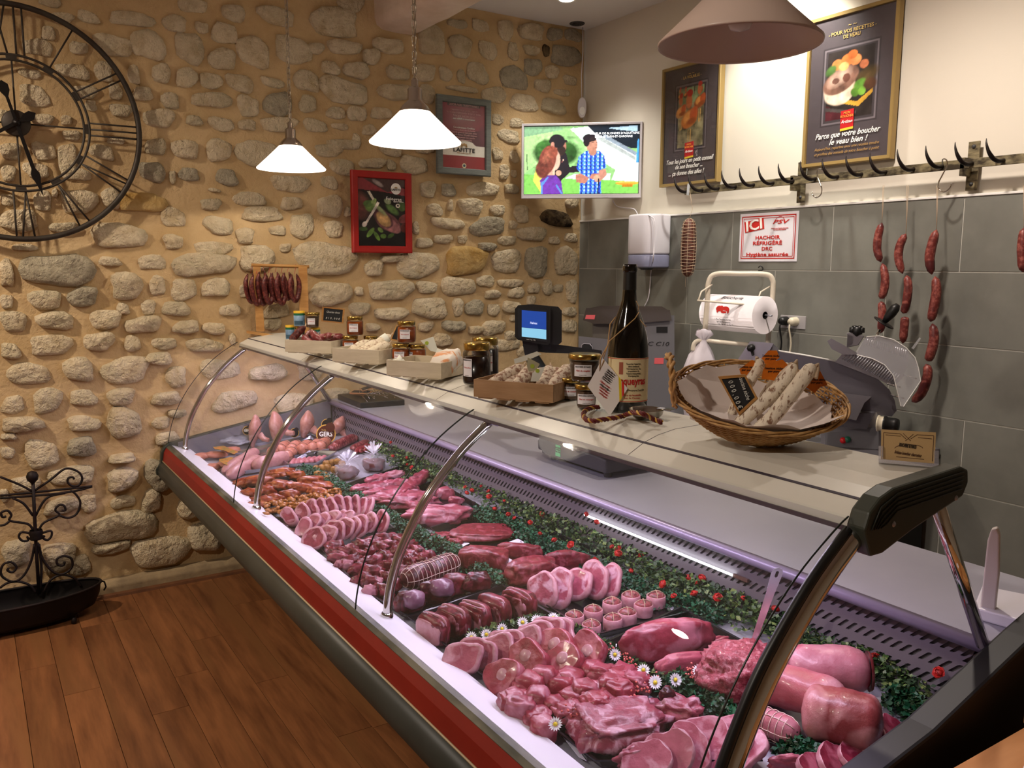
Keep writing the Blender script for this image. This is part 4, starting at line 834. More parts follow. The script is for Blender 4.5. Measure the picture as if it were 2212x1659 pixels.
# small coat hook above the paper roll holder
b = hit(1650, 583, 1, -.02); t = thing('wall_hook', 'tiny metal wall hook on the tiles above the paper roll holder', 'hook', tuple(b)); put('hook_wire', MB().tube(smooth([(-.03, -.004, -.004), (0, -.01, 0), (.008, -.02, .012), (.002, -.03, .02), (-.01, -.028, .012)], 3), .003, 6), m_dk, t)
# paper towel dispenser
t, w, h = wallthing('paper_dispenser', 'white rounded paper towel dispenser with grey window on the tiles', 'dispenser', (1345, 466), (1395, 577), 1, -.17)
ml = thing; dp = .165
def rr_(w_, d_, r_, n=6):
    out = []
    for (cx, cy, a0) in ((w_/2-r_, -d_/2+r_, -PI/2), (w_/2-r_*.3, d_/2-r_*.3, 0), (-w_/2+r_*.3, d_/2-r_*.3, PI/2), (-w_/2+r_, -d_/2+r_, PI)):
        rr = r_ if cy < 0 else r_*.3
        for i in range(n+1): a = a0+PI/2*i/n; out.append((cx+rr*math.cos(a), cy+rr*math.sin(a)))
    return out
t.location.y = -.02-dp/2; W_ = .225; t.location.x += .035; hz = .30; t.location.z = hit(1375, 522, 1, -.10).z
put('cover', MB().prism(rr_(W_, dp, .07), lambda u, v, w: Vector((u, v, w)), -hz*.25, hz/2, sm=True), m_tvw, t, bevel=.012)
put('window', MB().prism(rr_(W_-.002, dp-.002, .07), lambda u, v, w: Vector((u, v, w)), -hz/2, -hz*.25, sm=True), mat('grey_blue_window', '74768c', .3, c2='8a8ba4', ns=4), t, bevel=.010)
put('outlet', MB().lathe([(.03, -hz/2-.012), (.05, -hz/2+.004)], n=16), m_dk, t)
# double socket with two plugs
t, w, h = wallthing('wall_socket', 'grey double wall socket with a black and a white plug on the tiles', 'socket', (1686, 680), (1739, 712), 1, -.022)
put('socket_plate', MB().box((0, .005, 0), (w, .01, h)), mat('grey_socket', 'a39fa0', .4), t, bevel=.002)
m_wh2 = mat('ivory_plastic', 'd6ccb4', .4)
for sx, m_, px in ((-.26, m_black, 'black'), (.12, m_wh2, 'ivory')):
    q = put('plug', MB().lathe([(0, .045), (.014, .044), (.021, .030), (.022, 0)], (w*sx, 0, .004), 16, M=Matrix.Rotation(PI/2, 3, 'X')).tube(smooth([(w*sx, -.035, 0), (w*sx, -.045, -.03), (w*sx+.003, -.03, -.10), (w*sx-.005, -.03, -.17), (w*sx+.008, -.05, -.23)], 3), .0045, 6), m_, t)
    q['label'] = px+' plug with cable'
# ================================================================ ON THE CANOPY TOP
def G(px, y, z=TOPZ, py=None):
    py = py or 850
    for _ in range(8):
        p = hit(px, py, 1, y); q = Vector((p.x, y, z)); d = q-CAM; py = 829.5-(d.dot(_u)/d.dot(_f))*FPX
    return Vector((p.x, y, z))
class VF:
    """vertical working plane through a point, facing the customer side; gives local coordinates"""
    def __init__(s, A): s.A = Vector(A); n = CAM-s.A; n.z = 0; s.n = n.normalized(); s.r = Vector((0, 0, 1)).cross(s.n)
    def __call__(s, px, py, off=0):
        d = ray(px, py); t = (s.A+s.n*off-CAM).dot(s.n)/d.dot(s.n); return CAM+d*t-s.A
    @property
    def rz(s): return math.atan2(s.r.y, s.r.x)
def plate(vf, pts, o0, o1, mb=None, mi=0, zmin=None):
    mb = mb or MB(); a = [vf(x, y, o0) for x, y in pts]; b = [vf(x, y, o1) for x, y in pts]; n = len(pts)
    if zmin is not None:
        for v in a+b: v.z = max(v.z, zmin-vf.A.z)
    o = len(mb.v)
    mb.v += [tuple(v) for v in a+b]
    for f in [tuple(range(n)), tuple(range(n, 2*n))[::-1]]+[(i, (i+1) % n, n+(i+1) % n, n+i) for i in range(n)]: mb.f.append(tuple(k+o for k in f)); mb.m.append(mi); mb.s.append(False)
    return mb
FACE = math.radians(57)
m_wood = mat('pine_wood', 'b98a4e', .5, c2='9c6c36', ns=6, stretch=(1, 1, 8))
m_ply = mat('pale_plywood', 'ccc0a8', .6, c2='bfb299', ns=9, stretch=(1, 6, 6)); m_ply2 = mat('brown_plywood', 'a3805c', .6, c2='8f6d4a', ns=9, stretch=(1, 6, 6))
m_chor = mat('chorizo', '481716', .4, c2='7c3c32', ns=85, lo=.48, hi=.62, bump=.4, bs=60, spec=.5); m_chor2 = mat('fresh_chorizo', '7c3234', .35, c2='b0787a', ns=50, lo=.5, hi=.64, bump=.4, bs=50)
m_saus = mat('floury_salami', 'cbbba6', .75, c2='8a6754', ns=95, lo=.47, hi=.58, bump=.6, bs=60); m_saus2 = mat('white_salami', 'dccfb6', .8, c2='a08068', ns=80, lo=.52, hi=.66, bump=.6, bs=60)
m_gold2 = mat('gold_lid', 'b89a54', .22, 1); m_jar = glass('jar_glass', (.96, .97, .96), refl=.8); m_lab = mat('white_label', 'e2dfe4', .5); m_slate = mat('chalkboard', '1c1d1f', .6); m_chalk = mat('chalk_white', 'd8d8d0', .8)
m_amb = mat('amber_sauce', 'b65a1a', .3, c2='86380f', ns=30, coat=.3); m_darkf = mat('dark_stew', '36190f', .25, c2='1e0f0a', ns=20, coat=.3); m_pate = mat('pate', '7c6250', .4, c2='5f4838', ns=25, coat=.2)
blk = MATS['black_print']
def cyltext(s, size, m, parent, r, z, a0=0, fit=None, name='lettering', **k):
    me = text_mesh(s, size, .0002, **k); me.materials.clear(); me.materials.append(m)
    xs = [v.co.x for v in me.vertices]; w = (max(xs)-min(xs)) or 1; sc = (fit/w if fit else 1)
    for v in me.vertices:
        a = a0+v.co.x*sc/r; rr = r+.0006+v.co.z; v.co = Vector((rr*math.sin(a), -rr*math.cos(a), z+v.co.y))
    o = bpy.data.objects.new(name, me); COL.objects.link(o); o.parent = parent; return o
def arcpatch(r, a0, a1, z0, z1, n=10):
    mb = MB(); vs = []
    for i in range(n+1):
        a = a0+(a1-a0)*i/n; vs += [(r*math.sin(a), -r*math.cos(a), z0), (r*math.sin(a), -r*math.cos(a), z1)]
    return mb.add(vs, [(2*i, 2*i+2, 2*i+3, 2*i+1) for i in range(n)], 0, True)
def jar(P, r, h, fill, label, wide=False, lab=(-.75, .35), lines=('BOUCHERIE REYNAUD', 'Sauce bolognaise'), group=None, ribs=True, sz=.0085, fh=.86):
    t = thing('jar', label, 'jar', tuple(P), CAMROT+(0), group)
    d = CAM-Vector(P); t.rotation_euler = (0, 0, math.atan2(d.x, -d.y)*-1 if False else math.atan2(d.y, d.x)+PI/2)
    b = h*.83
    gl = [(0, .001), (r*.88, .001), (r*.97, .006), (r, .014), (r, b*.86), (r*.96, b*.93), (r*.88, b*.97), (r*.88, b)] if not wide else [(0, .001), (r*.80, .001), (r*.84, .006), (r*.97, b*.9), (r*.99, b)]
    put('glass', MB().lathe(gl, n=24), m_jar, t)
    put('contents', MB().lathe([(0, .004)]+[(q*.955, max(.004, z)) for q, z in gl[1:] if z < b*fh]+[((.95 if not wide else .93)*r*.955, b*fh), (0, b*fh)], n=22), fill, t)
    lr = r*(.93 if not wide else 1.03)
    put('lid', MB().lathe([(lr, b-.001), (lr*1.02, b+.001), (lr*1.02, h*.97), (lr*.97, h), (0, h-.0015)], n=28), m_gold2, t)
    a0, a1 = lab; rr = r*1.004 if not wide else r*.95; z0, z1 = b*.26, b*.76
    q = put('paper_label', arcpatch(rr+.0008, a0, a1, z0, z1), m_lab, t); w = (a1-a0)*rr; am = (a0+a1)/2
    cyltext(lines[0], sz, blk, t, rr+.001, z1-sz*.7, am, fit=w*.86); cyltext(lines[1], sz*.9, redt, t, rr+.001, (z0+z1)/2, am, fit=w*.8, shear=.3)
    cyltext('à conserver au frais', sz*.45, blk, t, rr+.001, z0+sz*.6, am, fit=w*.4)
    return t
def crate(P, W_, D_, h, yaw, m, label):
    t = thing('wooden_crate', label, 'crate', tuple(P), yaw); th = .004
    put('front_board', MB().box((W_/2, th/2, h/2+.004), (W_, th, h)), m, t, bevel=.0008); put('back_board', MB().box((W_/2, D_-th/2, h/2+.004), (W_, th, h)), m, t, bevel=.0008)
    for x in (th/2, W_-th/2): put('side_board', MB().box((x, D_/2, h/2+.004), (th, D_-2*th, h)), m, t, bevel=.0008)
    for i in range(4): put('bottom_slat', MB().box((W_*(.14+.24*i), D_/2, .0025), (W_*.17, D_-.004, .004)), m, t)
    return t
def local(t): return Matrix.Translation(t.location) @ Matrix.Rotation(t.rotation_euler.z, 4, 'Z')
def salami(P, L, r, yaw, pitch, m, label, cat='sausage', group=None, seed=1, bend=.0, paper=None):
    t = thing('dry_sausage', label, cat, tuple(P), 0, group, rot=(0, 0, 0)); R = rng(seed)
    pts = [Vector((L*(i/6-.5), bend*math.sin(PI*i/6)+R.uniform(-.002, .002), R.uniform(-.001, .001))) for i in range(7)]
    mb = sausage(MB(), pts, r, 12, 18)
    M_ = (Matrix.Rotation(yaw, 3, 'Z') @ Matrix.Rotation(-pitch, 3, 'Y')); mb.v = [tuple(M_ @ Vector(v)) for v in mb.v]
    put('casing', mb, m, t)
    e = M_ @ Vector((L/2-.002, 0, 0)); put('string_tie', MB().tube([M_ @ Vector((L/2-.012, 0, 0)), e, M_ @ Vector((L/2+.012, .004, .004))], [.004, .003, .002], 6), m_string, t)
    if paper:
        mb = MB(); rr = r*1.07
        mb.lathe([(rr, L*.16), (rr*1.02, L*.36)], n=14, M=M_ @ Matrix.Rotation(PI/2, 3, 'Y')); put('paper_band', mb, paper, t)
    return t
# --- wooden rack with hanging chorizo rings
A = G(600, -2.05); vf = VF(A)
t = thing('sausage_rack', 'small pine rack standing at the far end of the counter top by the wall', 'rack', tuple(A))
k = A.z
def vz(px, py, off=0): return vf(px, py, off)
zb = vz(560, 722).z; sh = Vector((0, 0, -zb))
def q_(px, py, off=0): return vf(px, py, off)+sh
put('base_board', plate(vf, [(533, 715), (616, 727), (616, 733), (533, 720)], -.02, .03), m_wood, t, bevel=.001).location = sh
for nm, x0, x1, x2, x3, off in (('post', 547, 562, 571, 554, .0), ('post', 645, 663, 668, 649, .0)):
    put(nm, plate(vf, [(x0, 577), (x1, 577), (x2, 735 if x0 > 600 else 716), (x3, 735 if x0 > 600 else 716)], -.018, .018), m_wood, t, bevel=.001).location = sh
put('crossbar', MB().tube([q_(543, 573), q_(668, 577)], .0085, 12), m_wood, t)
R = rng(8)
chz = [(541, 588, 652), (553, 590, 657), (566, 583, 657), (580, 588, 655), (594, 586, 650), (607, 588, 656), (620, 586, 645), (636, 590, 650)]
for i, (px, y0, y1) in enumerate(chz):
    off = .035 if i in (1, 3, 5, 7) else .012; c0 = q_(px, y0, off); c1 = q_(px+4, y1, off); dz = c0.z-c1.z; w = .026; rv = (vf.r*.75-vf.n*.65)
    T = thing('chorizo_ring', 'dark red looped chorizo number %s from the left hanging on the pine rack' % ['one', 'two', 'three', 'four', 'five', 'six', 'seven', 'eight'][i], 'sausage', tuple(A+c0), 0, 'chorizo loops on the rack')
    pts = [rv*-w*.6+Vector((0, 0, -.008)), rv*-w*1.25+Vector((0, 0, -dz*.35)), rv*-w*.9+Vector((0, 0, -dz*.75)), Vector((0, 0, -dz)), rv*w*.9+Vector((0, 0, -dz*.75)), rv*w*1.1+Vector((0, 0, -dz*.35)), rv*w*.5+Vector((0, 0, -.004))]
    put('casing', sausage(MB(), pts, .0135, 10, 30), m_chor, T)
    bar = q_(px+3, 575); put('red_string', MB().tube([Vector((0, 0, -.006)), (bar-c0)+Vector((0, 0, -.008)), (bar-c0)+Vector((0, 0, .009))+vf.n*.002], .0011, 4), mat('red_string', 'b83a34', .7), T)
# --- cans and jars by the rack
def can(P, r, h, label):
    t = thing('food_can', label, 'can', tuple(P), FACE); put('body', MB().lathe([(0, 0), (r, 0), (r, h*.72), (0, h*.72)], n=22), mat('blue_can_print', '8fb0cc', .4, c2='5d7c9c', ns=25), t)
    put('green_band', MB().lathe([(r*1.01, h*.70), (r*1.01, h*.86)], n=22), mat('green_band', '1f6a4a', .4), t); put('yellow_lid', MB().lathe([(r*1.02, h*.85), (r*1.02, h), (0, h)], n=22), mat('yellow_lid', 'd8ac28', .4), t)
    mb = MB(); vs = arcpatch(r*1.012, -.8, .9, h*.08, h*.34); put('wave_print', vs, mat('dark_wave_print', '39566a', .5), t); return t
zz = TOPZ
P = G(627, -2.10); can(P, .021, .068, 'small blue can with yellow lid left of the crates, lower one')
P2 = G(649, -2.06); jar(P2, .024, .062, m_pate, 'lower squat pate jar behind the first crate, beside the lower blue can', True, lines=('BOUCHERIE', 'Pâté'), sz=.005)
P3 = G(648, -2.075); P3.z += .069; can(P3, .026, .070, 'taller blue can with yellow lid stacked above another can')
P4 = G(676, -2.03); P4.z += .062; jar(P4, .034, .072, m_pate, 'pale pate jar with gold lid stacked above the first crate', True, lines=('BOUCHERIE REYNAUD', 'Pâté'), sz=.005)
P5 = G(682, -2.01); can(P5, .022, .060, 'mostly hidden green rimmed can behind the chorizo crate')
# --- crates
def corner(px, py, dz=0): return hit(px, py, 2, TOPZ+dz)
b1 = corner(616, 762); c1 = crate((b1.x, b1.y, TOPZ), .215, .15, .050, math.radians(38), m_ply, 'first pale wooden crate from the left, full of red chorizo')
def inl(c, x, y, z): return Vector(local(c) @ Vector((x, y, z)))
sp = [(.03, .05, .05, 1.1, .75, .10), (.055, .08, .045, .8, .5, .10), (.085, .05, .05, 2.6, .3, .09), (.115, .07, .055, -.4, .25, .095), (.10, .09, .065, 2.5, .25, .11), (.145, .06, .065, -.3, .15, .10), (.165, .10, .06, .2, .1, .09), (.05, .11, .06, 1.9, .4, .09)]
for i, (x, y, z, ya, pi_, L_) in enumerate(sp):
    nm = ['darkest upright', 'second upright', 'plump lower left', 'plump lower middle', 'long upper middle', 'upper right', 'rearmost right', 'rearmost left'][i]
    T = salami(inl(c1, x, y, z+(.02 if i == 0 else 0)), L_, .0155, math.radians(38)+ya, pi_, m_chor if i in (0, 1) else m_chor2, nm+' red chorizo heaped in the first crate', group='chorizo in the first crate', seed=40+i, bend=.014)
b2 = corner(718, 783); c2 = crate((b2.x, b2.y, TOPZ), .205, .16, .050, math.radians(32), m_ply, 'second pale wooden crate, holding white floury salamis')
m_pap = mat('white_paper_band', 'dcdccf', .6); m_papg = mat('green_logo', 'a2b53a', .6)
for i, (x, y, z, ya, pi_, L_, m_) in enumerate([(.055, .07, .045, 1.15, .45, .13, m_saus2), (.095, .075, .045, 1.3, .45, .13, m_saus2), (.14, .08, .045, 1.2, .35, .13, m_saus2), (.12, .12, .065, .9, .5, .12, m_saus2)]):
    salami(inl(c2, x, y, z), L_, .019, math.radians(32)+ya, pi_, m_, ['leftmost white salami in the second crate', 'middle white salami in the second crate', 'right white salami in the second crate', 'rear white salami with black string loop in the second crate'][i], group='white salamis in the second crate', seed=60+i, paper=m_pap if i == 3 else None)
b3 = corner(835, 813); c3 = crate((b3.x, b3.y, TOPZ), .205, .17, .050, math.radians(31), m_ply, 'third pale wooden crate, almost empty, in the middle of the top')
T = thing('wrapped_ham', 'orange and white paper wrapped packet in the third crate beside the tall jar', 'packet', tuple(inl(c3, .165, .10, .012)), math.radians(31))
put('wrapping', lump(MB(), (0, 0, .032), (.10, .11, .068), 3, .22, 2.2, 3, R=Matrix.Rotation(.5, 3, 'X'), sq=.8), mat('orange_white_paper', 'd8cfc4', .5, c2='cc8a58', ns=16, lo=.52, hi=.6, stretch=(1, 3, 1)), T)
put('paper_corner', MB().add([(-.05, -.03, .0), (-.045, .02, .075), (-.015, .03, .065), (-.02, -.03, .02)], [(0, 1, 2, 3)]), MATS['white_paper_band'], T)
T = thing('crumpled_paper', 'scrap of crumpled white paper in the left corner of the third crate', 'paper', tuple(inl(c3, .03, .03, .012)), 0)
put('sheet', lump(MB(), (0, 0, .026), (.05, .04, .050), 9, .5, 2.5, 2), MATS['white_paper_band'], T)
b4 = corner(1023, 860); c4 = crate((b4.x, b4.y, TOPZ), .235, .16, .048, math.radians(31), m_ply2, 'fourth crate of browner wood, full of mottled salamis')
for i, (x, y, z, ya, pi_, L_) in enumerate([(.055, .075, .05, 1.05, .42, .145), (.083, .105, .045, 1.2, .3, .12), (.115, .075, .052, 1.55, .42, .14), (.175, .085, .052, 1.75, .42, .14), (.212, .095, .055, 1.5, .42, .14), (.155, .12, .06, .3, .1, .12)]):
    salami(inl(c4, x, y, z), L_, .0195, math.radians(31)+ya, pi_, m_saus, ['leftmost leaning', 'half hidden second', 'central upright', 'fourth', 'rightmost', 'crosswise rear'][i]+' mottled salami in the brown crate', group='mottled salamis in the brown crate', seed=70+i)
def paper_tag(name, label, vfp, pts, off, logo=None, parent=None, m=None, cat='label'):
    A_ = vfp.A; t = thing(name, label, cat, tuple(A_)); put('sheet', plate(vfp, pts, off, off+.0012), m or MATS['white_paper_band'], t)
    if logo: c = vfp(*logo[:2], off+.002); Mx = Matrix.Rotation(vfp.rz, 3, 'Z') @ FRONT; put('green_logo', MB().disc(tuple(c), logo[2], 14, M=Mx), m_papg, t)
    return t
vb = VF(inl(c4, .17, .03, .05))
paper_tag('paper_label', 'white paper sausage label with green round logo in the brown crate', vb, [(1146, 824), (1150, 806), (1164, 796), (1177, 792), (1170, 810), (1163, 824)], .012, (1161, 801, .0055))
paper_tag('paper_label', 'long white paper label lying across the salamis of the brown crate', VF(inl(c4, .14, .09, .06)), [(1110, 776), (1160, 759), (1170, 765), (1140, 778), (1112, 786)], .01)
paper_tag('paper_label', 'olive printed paper label between two salamis of the brown crate', VF(inl(c4, .14, .06, .06)), [(1140, 772), (1166, 786), (1158, 800), (1142, 803), (1138, 790)], .012, (1150, 791, .006), m=mat('olive_paper', 'a8a284', .6))
T = paper_tag('paper_label', 'white triangular label with green logo hanging behind the second jar stack', VF(G(925, -1.99)), [(908, 736), (936, 727), (948, 762), (930, 758)], 0, (922, 741, .007))
# jars
J1 = G(757, -2.10); jar(J1, .0335, .072, m_amb, 'lower sauce jar of the first amber pair beside the second crate', sz=.006)
J1b = G(801, -2.03); jar(J1b, .030, .072, m_amb, 'half hidden rear sauce jar between the first two crates', sz=.006)
J1c = G(768, -2.085); J1c.z += .073; jar(J1c, .0335, .078, m_amb, 'upper amber sauce jar left, stacked over the first crate', sz=.006)
J2 = G(866, -2.09); jar(J2, .0335, .076, m_amb, 'lower left sauce jar of the second amber stack', sz=.006)
J2b = G(902, -2.035); jar(J2b, .031, .072, m_amb, 'lower right sauce jar of the second amber stack', sz=.006, lab=(-1.2, -.6))
J2c = G(879, -2.07); J2c.z += .077; jar(J2c, .034, .080, m_amb, 'upper sauce jar of the second amber stack', sz=.006)
J3b = G(1048, -2.035); jar(J3b, .043, .133, m_darkf, 'tall dark stew jar standing behind another tall jar', lab=(.3, .55), sz=.006)
J3 = G(1030, -2.12); jar(J3, .0425, .128, m_darkf, 'tall dark stew jar in front, left of the brown crate', lab=(-1.15, -.35), lines=('BOUCHERIE REYNAUD', 'Daube'), sz=.006, fh=.8)
J4 = G(1232, -2.055); jar(J4, .027, .060, m_pate, 'small pate jar lower left beside the wine bottle', True, lab=(-.9, .9), lines=('BOUCHERIE REYNAUD', 'Pâté de campagne'), sz=.0055)
J4b = G(1266, -2.105); jar(J4b, .028, .062, m_pate, 'small pate jar lower right at the foot of the wine bottle', True, lab=(-.9, .9), lines=('BOUCHERIE REYNAUD', 'Pâté de campagne'), sz=.0055)
J4c = G(1261, -2.08); J4c.z += .064; jar(J4c, .040, .070, m_pate, 'wide pate jar stacked on two small jars beside the bottle', True, lab=(-.7, .5), lines=('BOUCHERIE REYNAUD', 'Pâté de sanglier'), sz=.0065)
# chalkboards
def chalkboard(label, vfp, corners, lines, off=0, digits=True):
    """corners TL TR BR BL in photo order on a standing plane"""
    t = thing('chalkboard_sign', label, 'price sign', tuple(vfp.A)); c = [vfp(x, y, off) for x, y in corners]; n = vfp.n
    ctr = sum(c, Vector())/4; inn = [ctr+(p-ctr)*.84 for p in c]
    mb = MB(); vs = [*c, *inn, *[p+n*.005 for p in c], *[p+n*.005 for p in inn]]
    fs = []
    for i in range(4): j = (i+1) % 4; fs += [(8+i, 8+j, 12+j, 12+i), (i, j, 8+j, 8+i), (4+i, 12+i, 12+j, 4+j), (i, 4+i, 4+j, j)]
    put('frame', mb.add(vs, fs), m_wood, t); put('slate', MB().add([p+n*.002 for p in inn], [(0, 1, 2, 3)]), m_slate, t)
    ux = (inn[1]-inn[0]); W_ = ux.length; ux.normalize(); uy = (inn[0]-inn[3]).normalized(); R3 = Matrix((ux, uy, n)).transposed(); H_ = (inn[0]-inn[3]).length
    for s, dy, ft, m_ in lines: text(s, H_*.22, m_, t, tuple(ctr+n*.0032+uy*H_*dy), R3, fit=W_*ft, shear=.2)
    return t
m_pk = mat('pink_digit', 'e09a88', .7)
chalkboard('small chalkboard price sign reading Chorizo standing in the first crate', VF(inl(c1, .15, .13, .07)), [(696, 662), (745, 667), (742, 699), (694, 694)], [('Chorizo doux', .22, .7, m_chalk), ('8 1 0 , 0 0 €', -.28, .75, m_chalk)], 0)
chalkboard('edge of a chalkboard sign behind the upper sauce jar', VF(G(860, -1.985)), [(856, 702), (880, 706), (874, 740), (843, 734)], [('Saucisson', .2, .6, m_chalk)], 0)
# --- wine bottle with tag, cord and dish
m_bot = mat('dark_bottle_glass', '050605', .07, coat=.5, spec=.5)
B = G(1354, -2.035); s = mpp(B); t = thing('wine_bottle', 'large dark magnum wine bottle with cream label on the counter top', 'bottle', tuple(B), 0)
d = CAM-B; t.rotation_euler = (0, 0, math.atan2(d.y, d.x)+PI/2)
r = 43.5*s; hb = 312*s
put('glass', MB().lathe([(0, .004), (r*.9, 0), (r, .008), (r, hb*.385), (r*.985, hb*.44), (r*.90, hb*.52), (r*.72, hb*.61), (r*.50, hb*.69), (r*.37, hb*.76), (r*.325, hb*.84), (r*.31, hb*.93), (r*.31, hb*.945), (r*.355, hb*.95), (r*.365, hb*.965), (r*.345, hb*.985), (r*.33, hb), (0, hb)], n=40), m_bot, t)
put('capsule', MB().lathe([(r*.345, hb*.76+.003), (r*.33, hb*.84), (r*.32, hb*.945)], n=30), mat('black_capsule', '0c0c0c', .45), t)
z0, z1 = hb*.075, hb*.375
put('wine_label', arcpatch(r+.0008, -1.2, 1.35, z0, z1, 18), mat('cream_label', 'd8c79c', .6), t)
for zz in (z0+.002, z1-.002): put('label_line', arcpatch(r+.0013, -1.2, 1.35, zz-.0008, zz+.0008, 18), redp, t)
cyltext('Vacqueyras', .026, redp, t, r+.001, z0+.052, .1, fit=r*1.75, bold=.0006, name='lettering')
for i, sx in enumerate(['Tiberius César Claudius Nero', 'sidérum domainum de', 'Vacqueyras et', 'propriétaire de', 'Vacqueyras domain généreux', 'Vacqueyras']): cyltext(sx, .006, blk, t, r+.001, z1-.014-i*.0058, .28, fit=r*(.72 if i % 2 == 0 else .55))
cyltext('Appellation Vacqueyras Contrôlée', .006, blk, t, r+.001, z0+.030, .25, fit=r*1.3); cyltext('Mise en bouteille', .006, redp, t, r+.001, z0+.018, .25, fit=r*.9); cyltext('par le Caveau', .006, redp, t, r+.001, z0+.011, .25, fit=r*.8)
put('coat_of_arms', arcpatch(r+.0012, -.42, -.22, z1-.04, z1-.010, 5), mat('arms_print', '9a5038', .6), t)
vb = VF(B)
def bl(px, py, off=.052): return vb(px, py, off)
T = thing('bottle_tag', 'diamond shaped white tag tied with raffia to the wine bottle', 'tag', tuple(B)); off = .056
put('card', plate(vb, [(1302, 773), (1269, 834), (1317, 899), (1356, 839)], off, off+.001), mat('white_card', 'e4dedb', .5), T)
put('yellow_stripe', plate(vb, [(1336, 812), (1342, 821), (1343, 860), (1338, 867)], off+.0012, off+.0018), mat('yellow_stripe', 'dcc21e', .5), T); put('red_stripe', plate(vb, [(1343, 822), (1348, 829), (1348, 852), (1344, 858)], off+.0012, off+.0018), mat('red_stripe', 'd0281c', .5), T)
ux = (vb(1356, 839)-vb(1302, 773)).normalized(); uy = (vb(1302, 773)-vb(1269, 834)).normalized(); RT = Matrix((ux, uy, vb.n)).transposed()
for i in range(6): text(['Tiberius César Claudius', 'sidérum domainum', 'propriétaire de', 'Vacqueyras', 'généreux Vacqueyras', 'domaine'][i], .006, blk, T, tuple(vb(1322-i*2.2, 812+i*3.6-6, off+.0022)), RT, fit=.030)
for i in range(5): text(['Gratuit : à votre service', 'Sabrage et dégustation', 'Samedi 27 dimanche 28', 'venez nombreux', 'au bon goûter'][i], .007, redt if i != 1 else blk, T, tuple(vb(1306-i*2+6, 838+i*5.2-4, off+.0022)), RT, fit=.045-.004*i, shear=.3)
m_raf = mat('raffia', 'b08a58', .7)
put('raffia', MB().tube([bl(1305, 778, .058), bl(1295, 800, .058), bl(1297, 775, .058), bl(1313, 745, .05), bl(1318, 700, .045), bl(1330, 685, .03)], .0016, 5).tube([bl(1303, 775, .058), bl(1316, 737, .055), bl(1345, 712, .045), bl(1372, 688, .03), bl(1380, 675, .02)], .0014, 5).tube([bl(1382, 690, .02), bl(1390, 700, .02), bl(1396, 706, .02)], .001, 4).tube([bl(1378, 672, .02), bl(1380, 662, .02), bl(1374, 650, .02)], .001, 4), m_raf, T)
rope = thing('twisted_cord', 'dark red and gold twisted cord lying around the bottle foot', 'cord', (0, 0, 0)); RP = [hit(1240+x*.2231, 570+y*.2231, 2, TOPZ+.007) for x, y in [(240, 1385), (150, 1400), (95, 1440), (110, 1500), (190, 1522), (300, 1505), (400, 1490), (480, 1470)]]
RP += [hit(1240+x*.2231, 570+y*.2231, 2, TOPZ+.012+dz) for x, y, dz in [(560, 1440, .01), (660, 1450, .02), (760, 1500, .004), (850, 1535, -.002)]]
RS = smooth(RP, 12)
for kx, mm in enumerate((mat('dark_red_cord', '5e1414', .6), MATS['dark_red_cord'], mat('gold_cord', 'c2963a', .5))):
    pts = []
    for i, p in enumerate(RS):
        tan = (RS[min(i+1, len(RS)-1)]-RS[max(i-1, 0)]).normalized(); n1 = tan.cross(Vector((0, 0, 1))).normalized(); n2 = tan.cross(n1); a = i*.62+kx*2.09; pts.append(p+n1*math.cos(a)*.0032+n2*math.sin(a)*.0032)
    put('strand', MB().tube(pts, .0034 if kx < 2 else .0026, 6), mm, rope)
D = hit(1396, 903, 2, TOPZ); D = G(1396, D.y); T = thing('tasting_dish', 'small round silver wine tasting dish in front of the bottle', 'dish', tuple(D)); rr = 37*mpp(D)
put('bowl', MB().lathe([(0, 0), (rr*.7, .001), (rr*.93, .010), (rr, .021), (rr*1.02, .0225), (rr*.98, .022), (rr*.9, .011), (rr*.66, .004), (0, .003)], n=32), mat('pewter', '9a958c', .22, 1), T)
put('thumb_tab', MB().box((rr*.55*_r.x+.02, .03, .024), (.035, .022, .0025), rot=.4), m_chrome, T)
# --- wicker basket
m_wick = mat('wicker', 'c89e66', .6, c2='a0743f', ns=30, lo=.4, hi=.6)
BC = G(1622, -2.055); tb = thing('wicker_basket', 'oval wicker basket with a twisted handle and long dry sausages', 'basket', (BC.x, BC.y, TOPZ+.034)); tb.rotation_euler = (Matrix.Rotation(FACE-.05, 3, 'Z') @ Matrix.Rotation(math.radians(24), 3, 'X') @ Matrix.Rotation(math.radians(4), 3, 'Y')).to_euler()
ra_, rb_, hh = .176, .132, .070
def bp_(a, f, o=0): k = .54+.46*f**.75; return Vector(((ra_*k+o)*math.cos(a), (rb_*k+o)*math.sin(a), hh*f))
mb = MB(); NS = 44
for i in range(NS): a = 2*PI*i/NS; mb.tube([bp_(a, f) for f in (0, .35, .7, 1)], .0022, 4)
put('stakes', mb, m_wick, tb); mb = MB()
for j in range(17):
    f = (j+.5)/17; mb.tube([bp_(2*PI*i/NS/2+.0, f, (.003 if (i//2+j) % 2 else -.003)*(1 if i % 2 == 0 else 0)) for i in range(NS*2)], .0026, 4, closed=True)
put('weave', mb, m_wick, tb); mb = MB()
for kx in range(3): mb.tube([bp_(2*PI*i/90, 1, .002+.0035*math.cos(i*.45+kx*2.1))+Vector((0, 0, .0035*math.sin(i*.45+kx*2.1))) for i in range(90)], .0026, 5, closed=True)
put('rim', mb, m_wick, tb)
mb = MB()
for j in range(7): mb.tube([((ra_*.54-.015*j)*math.cos(2*PI*i/40), (rb_*.54-.011*j)*math.sin(2*PI*i/40), .002*(i % 2)) for i in range(40)], .008, 4, closed=True)
put('bottom', mb, m_wick, tb); mb = MB()
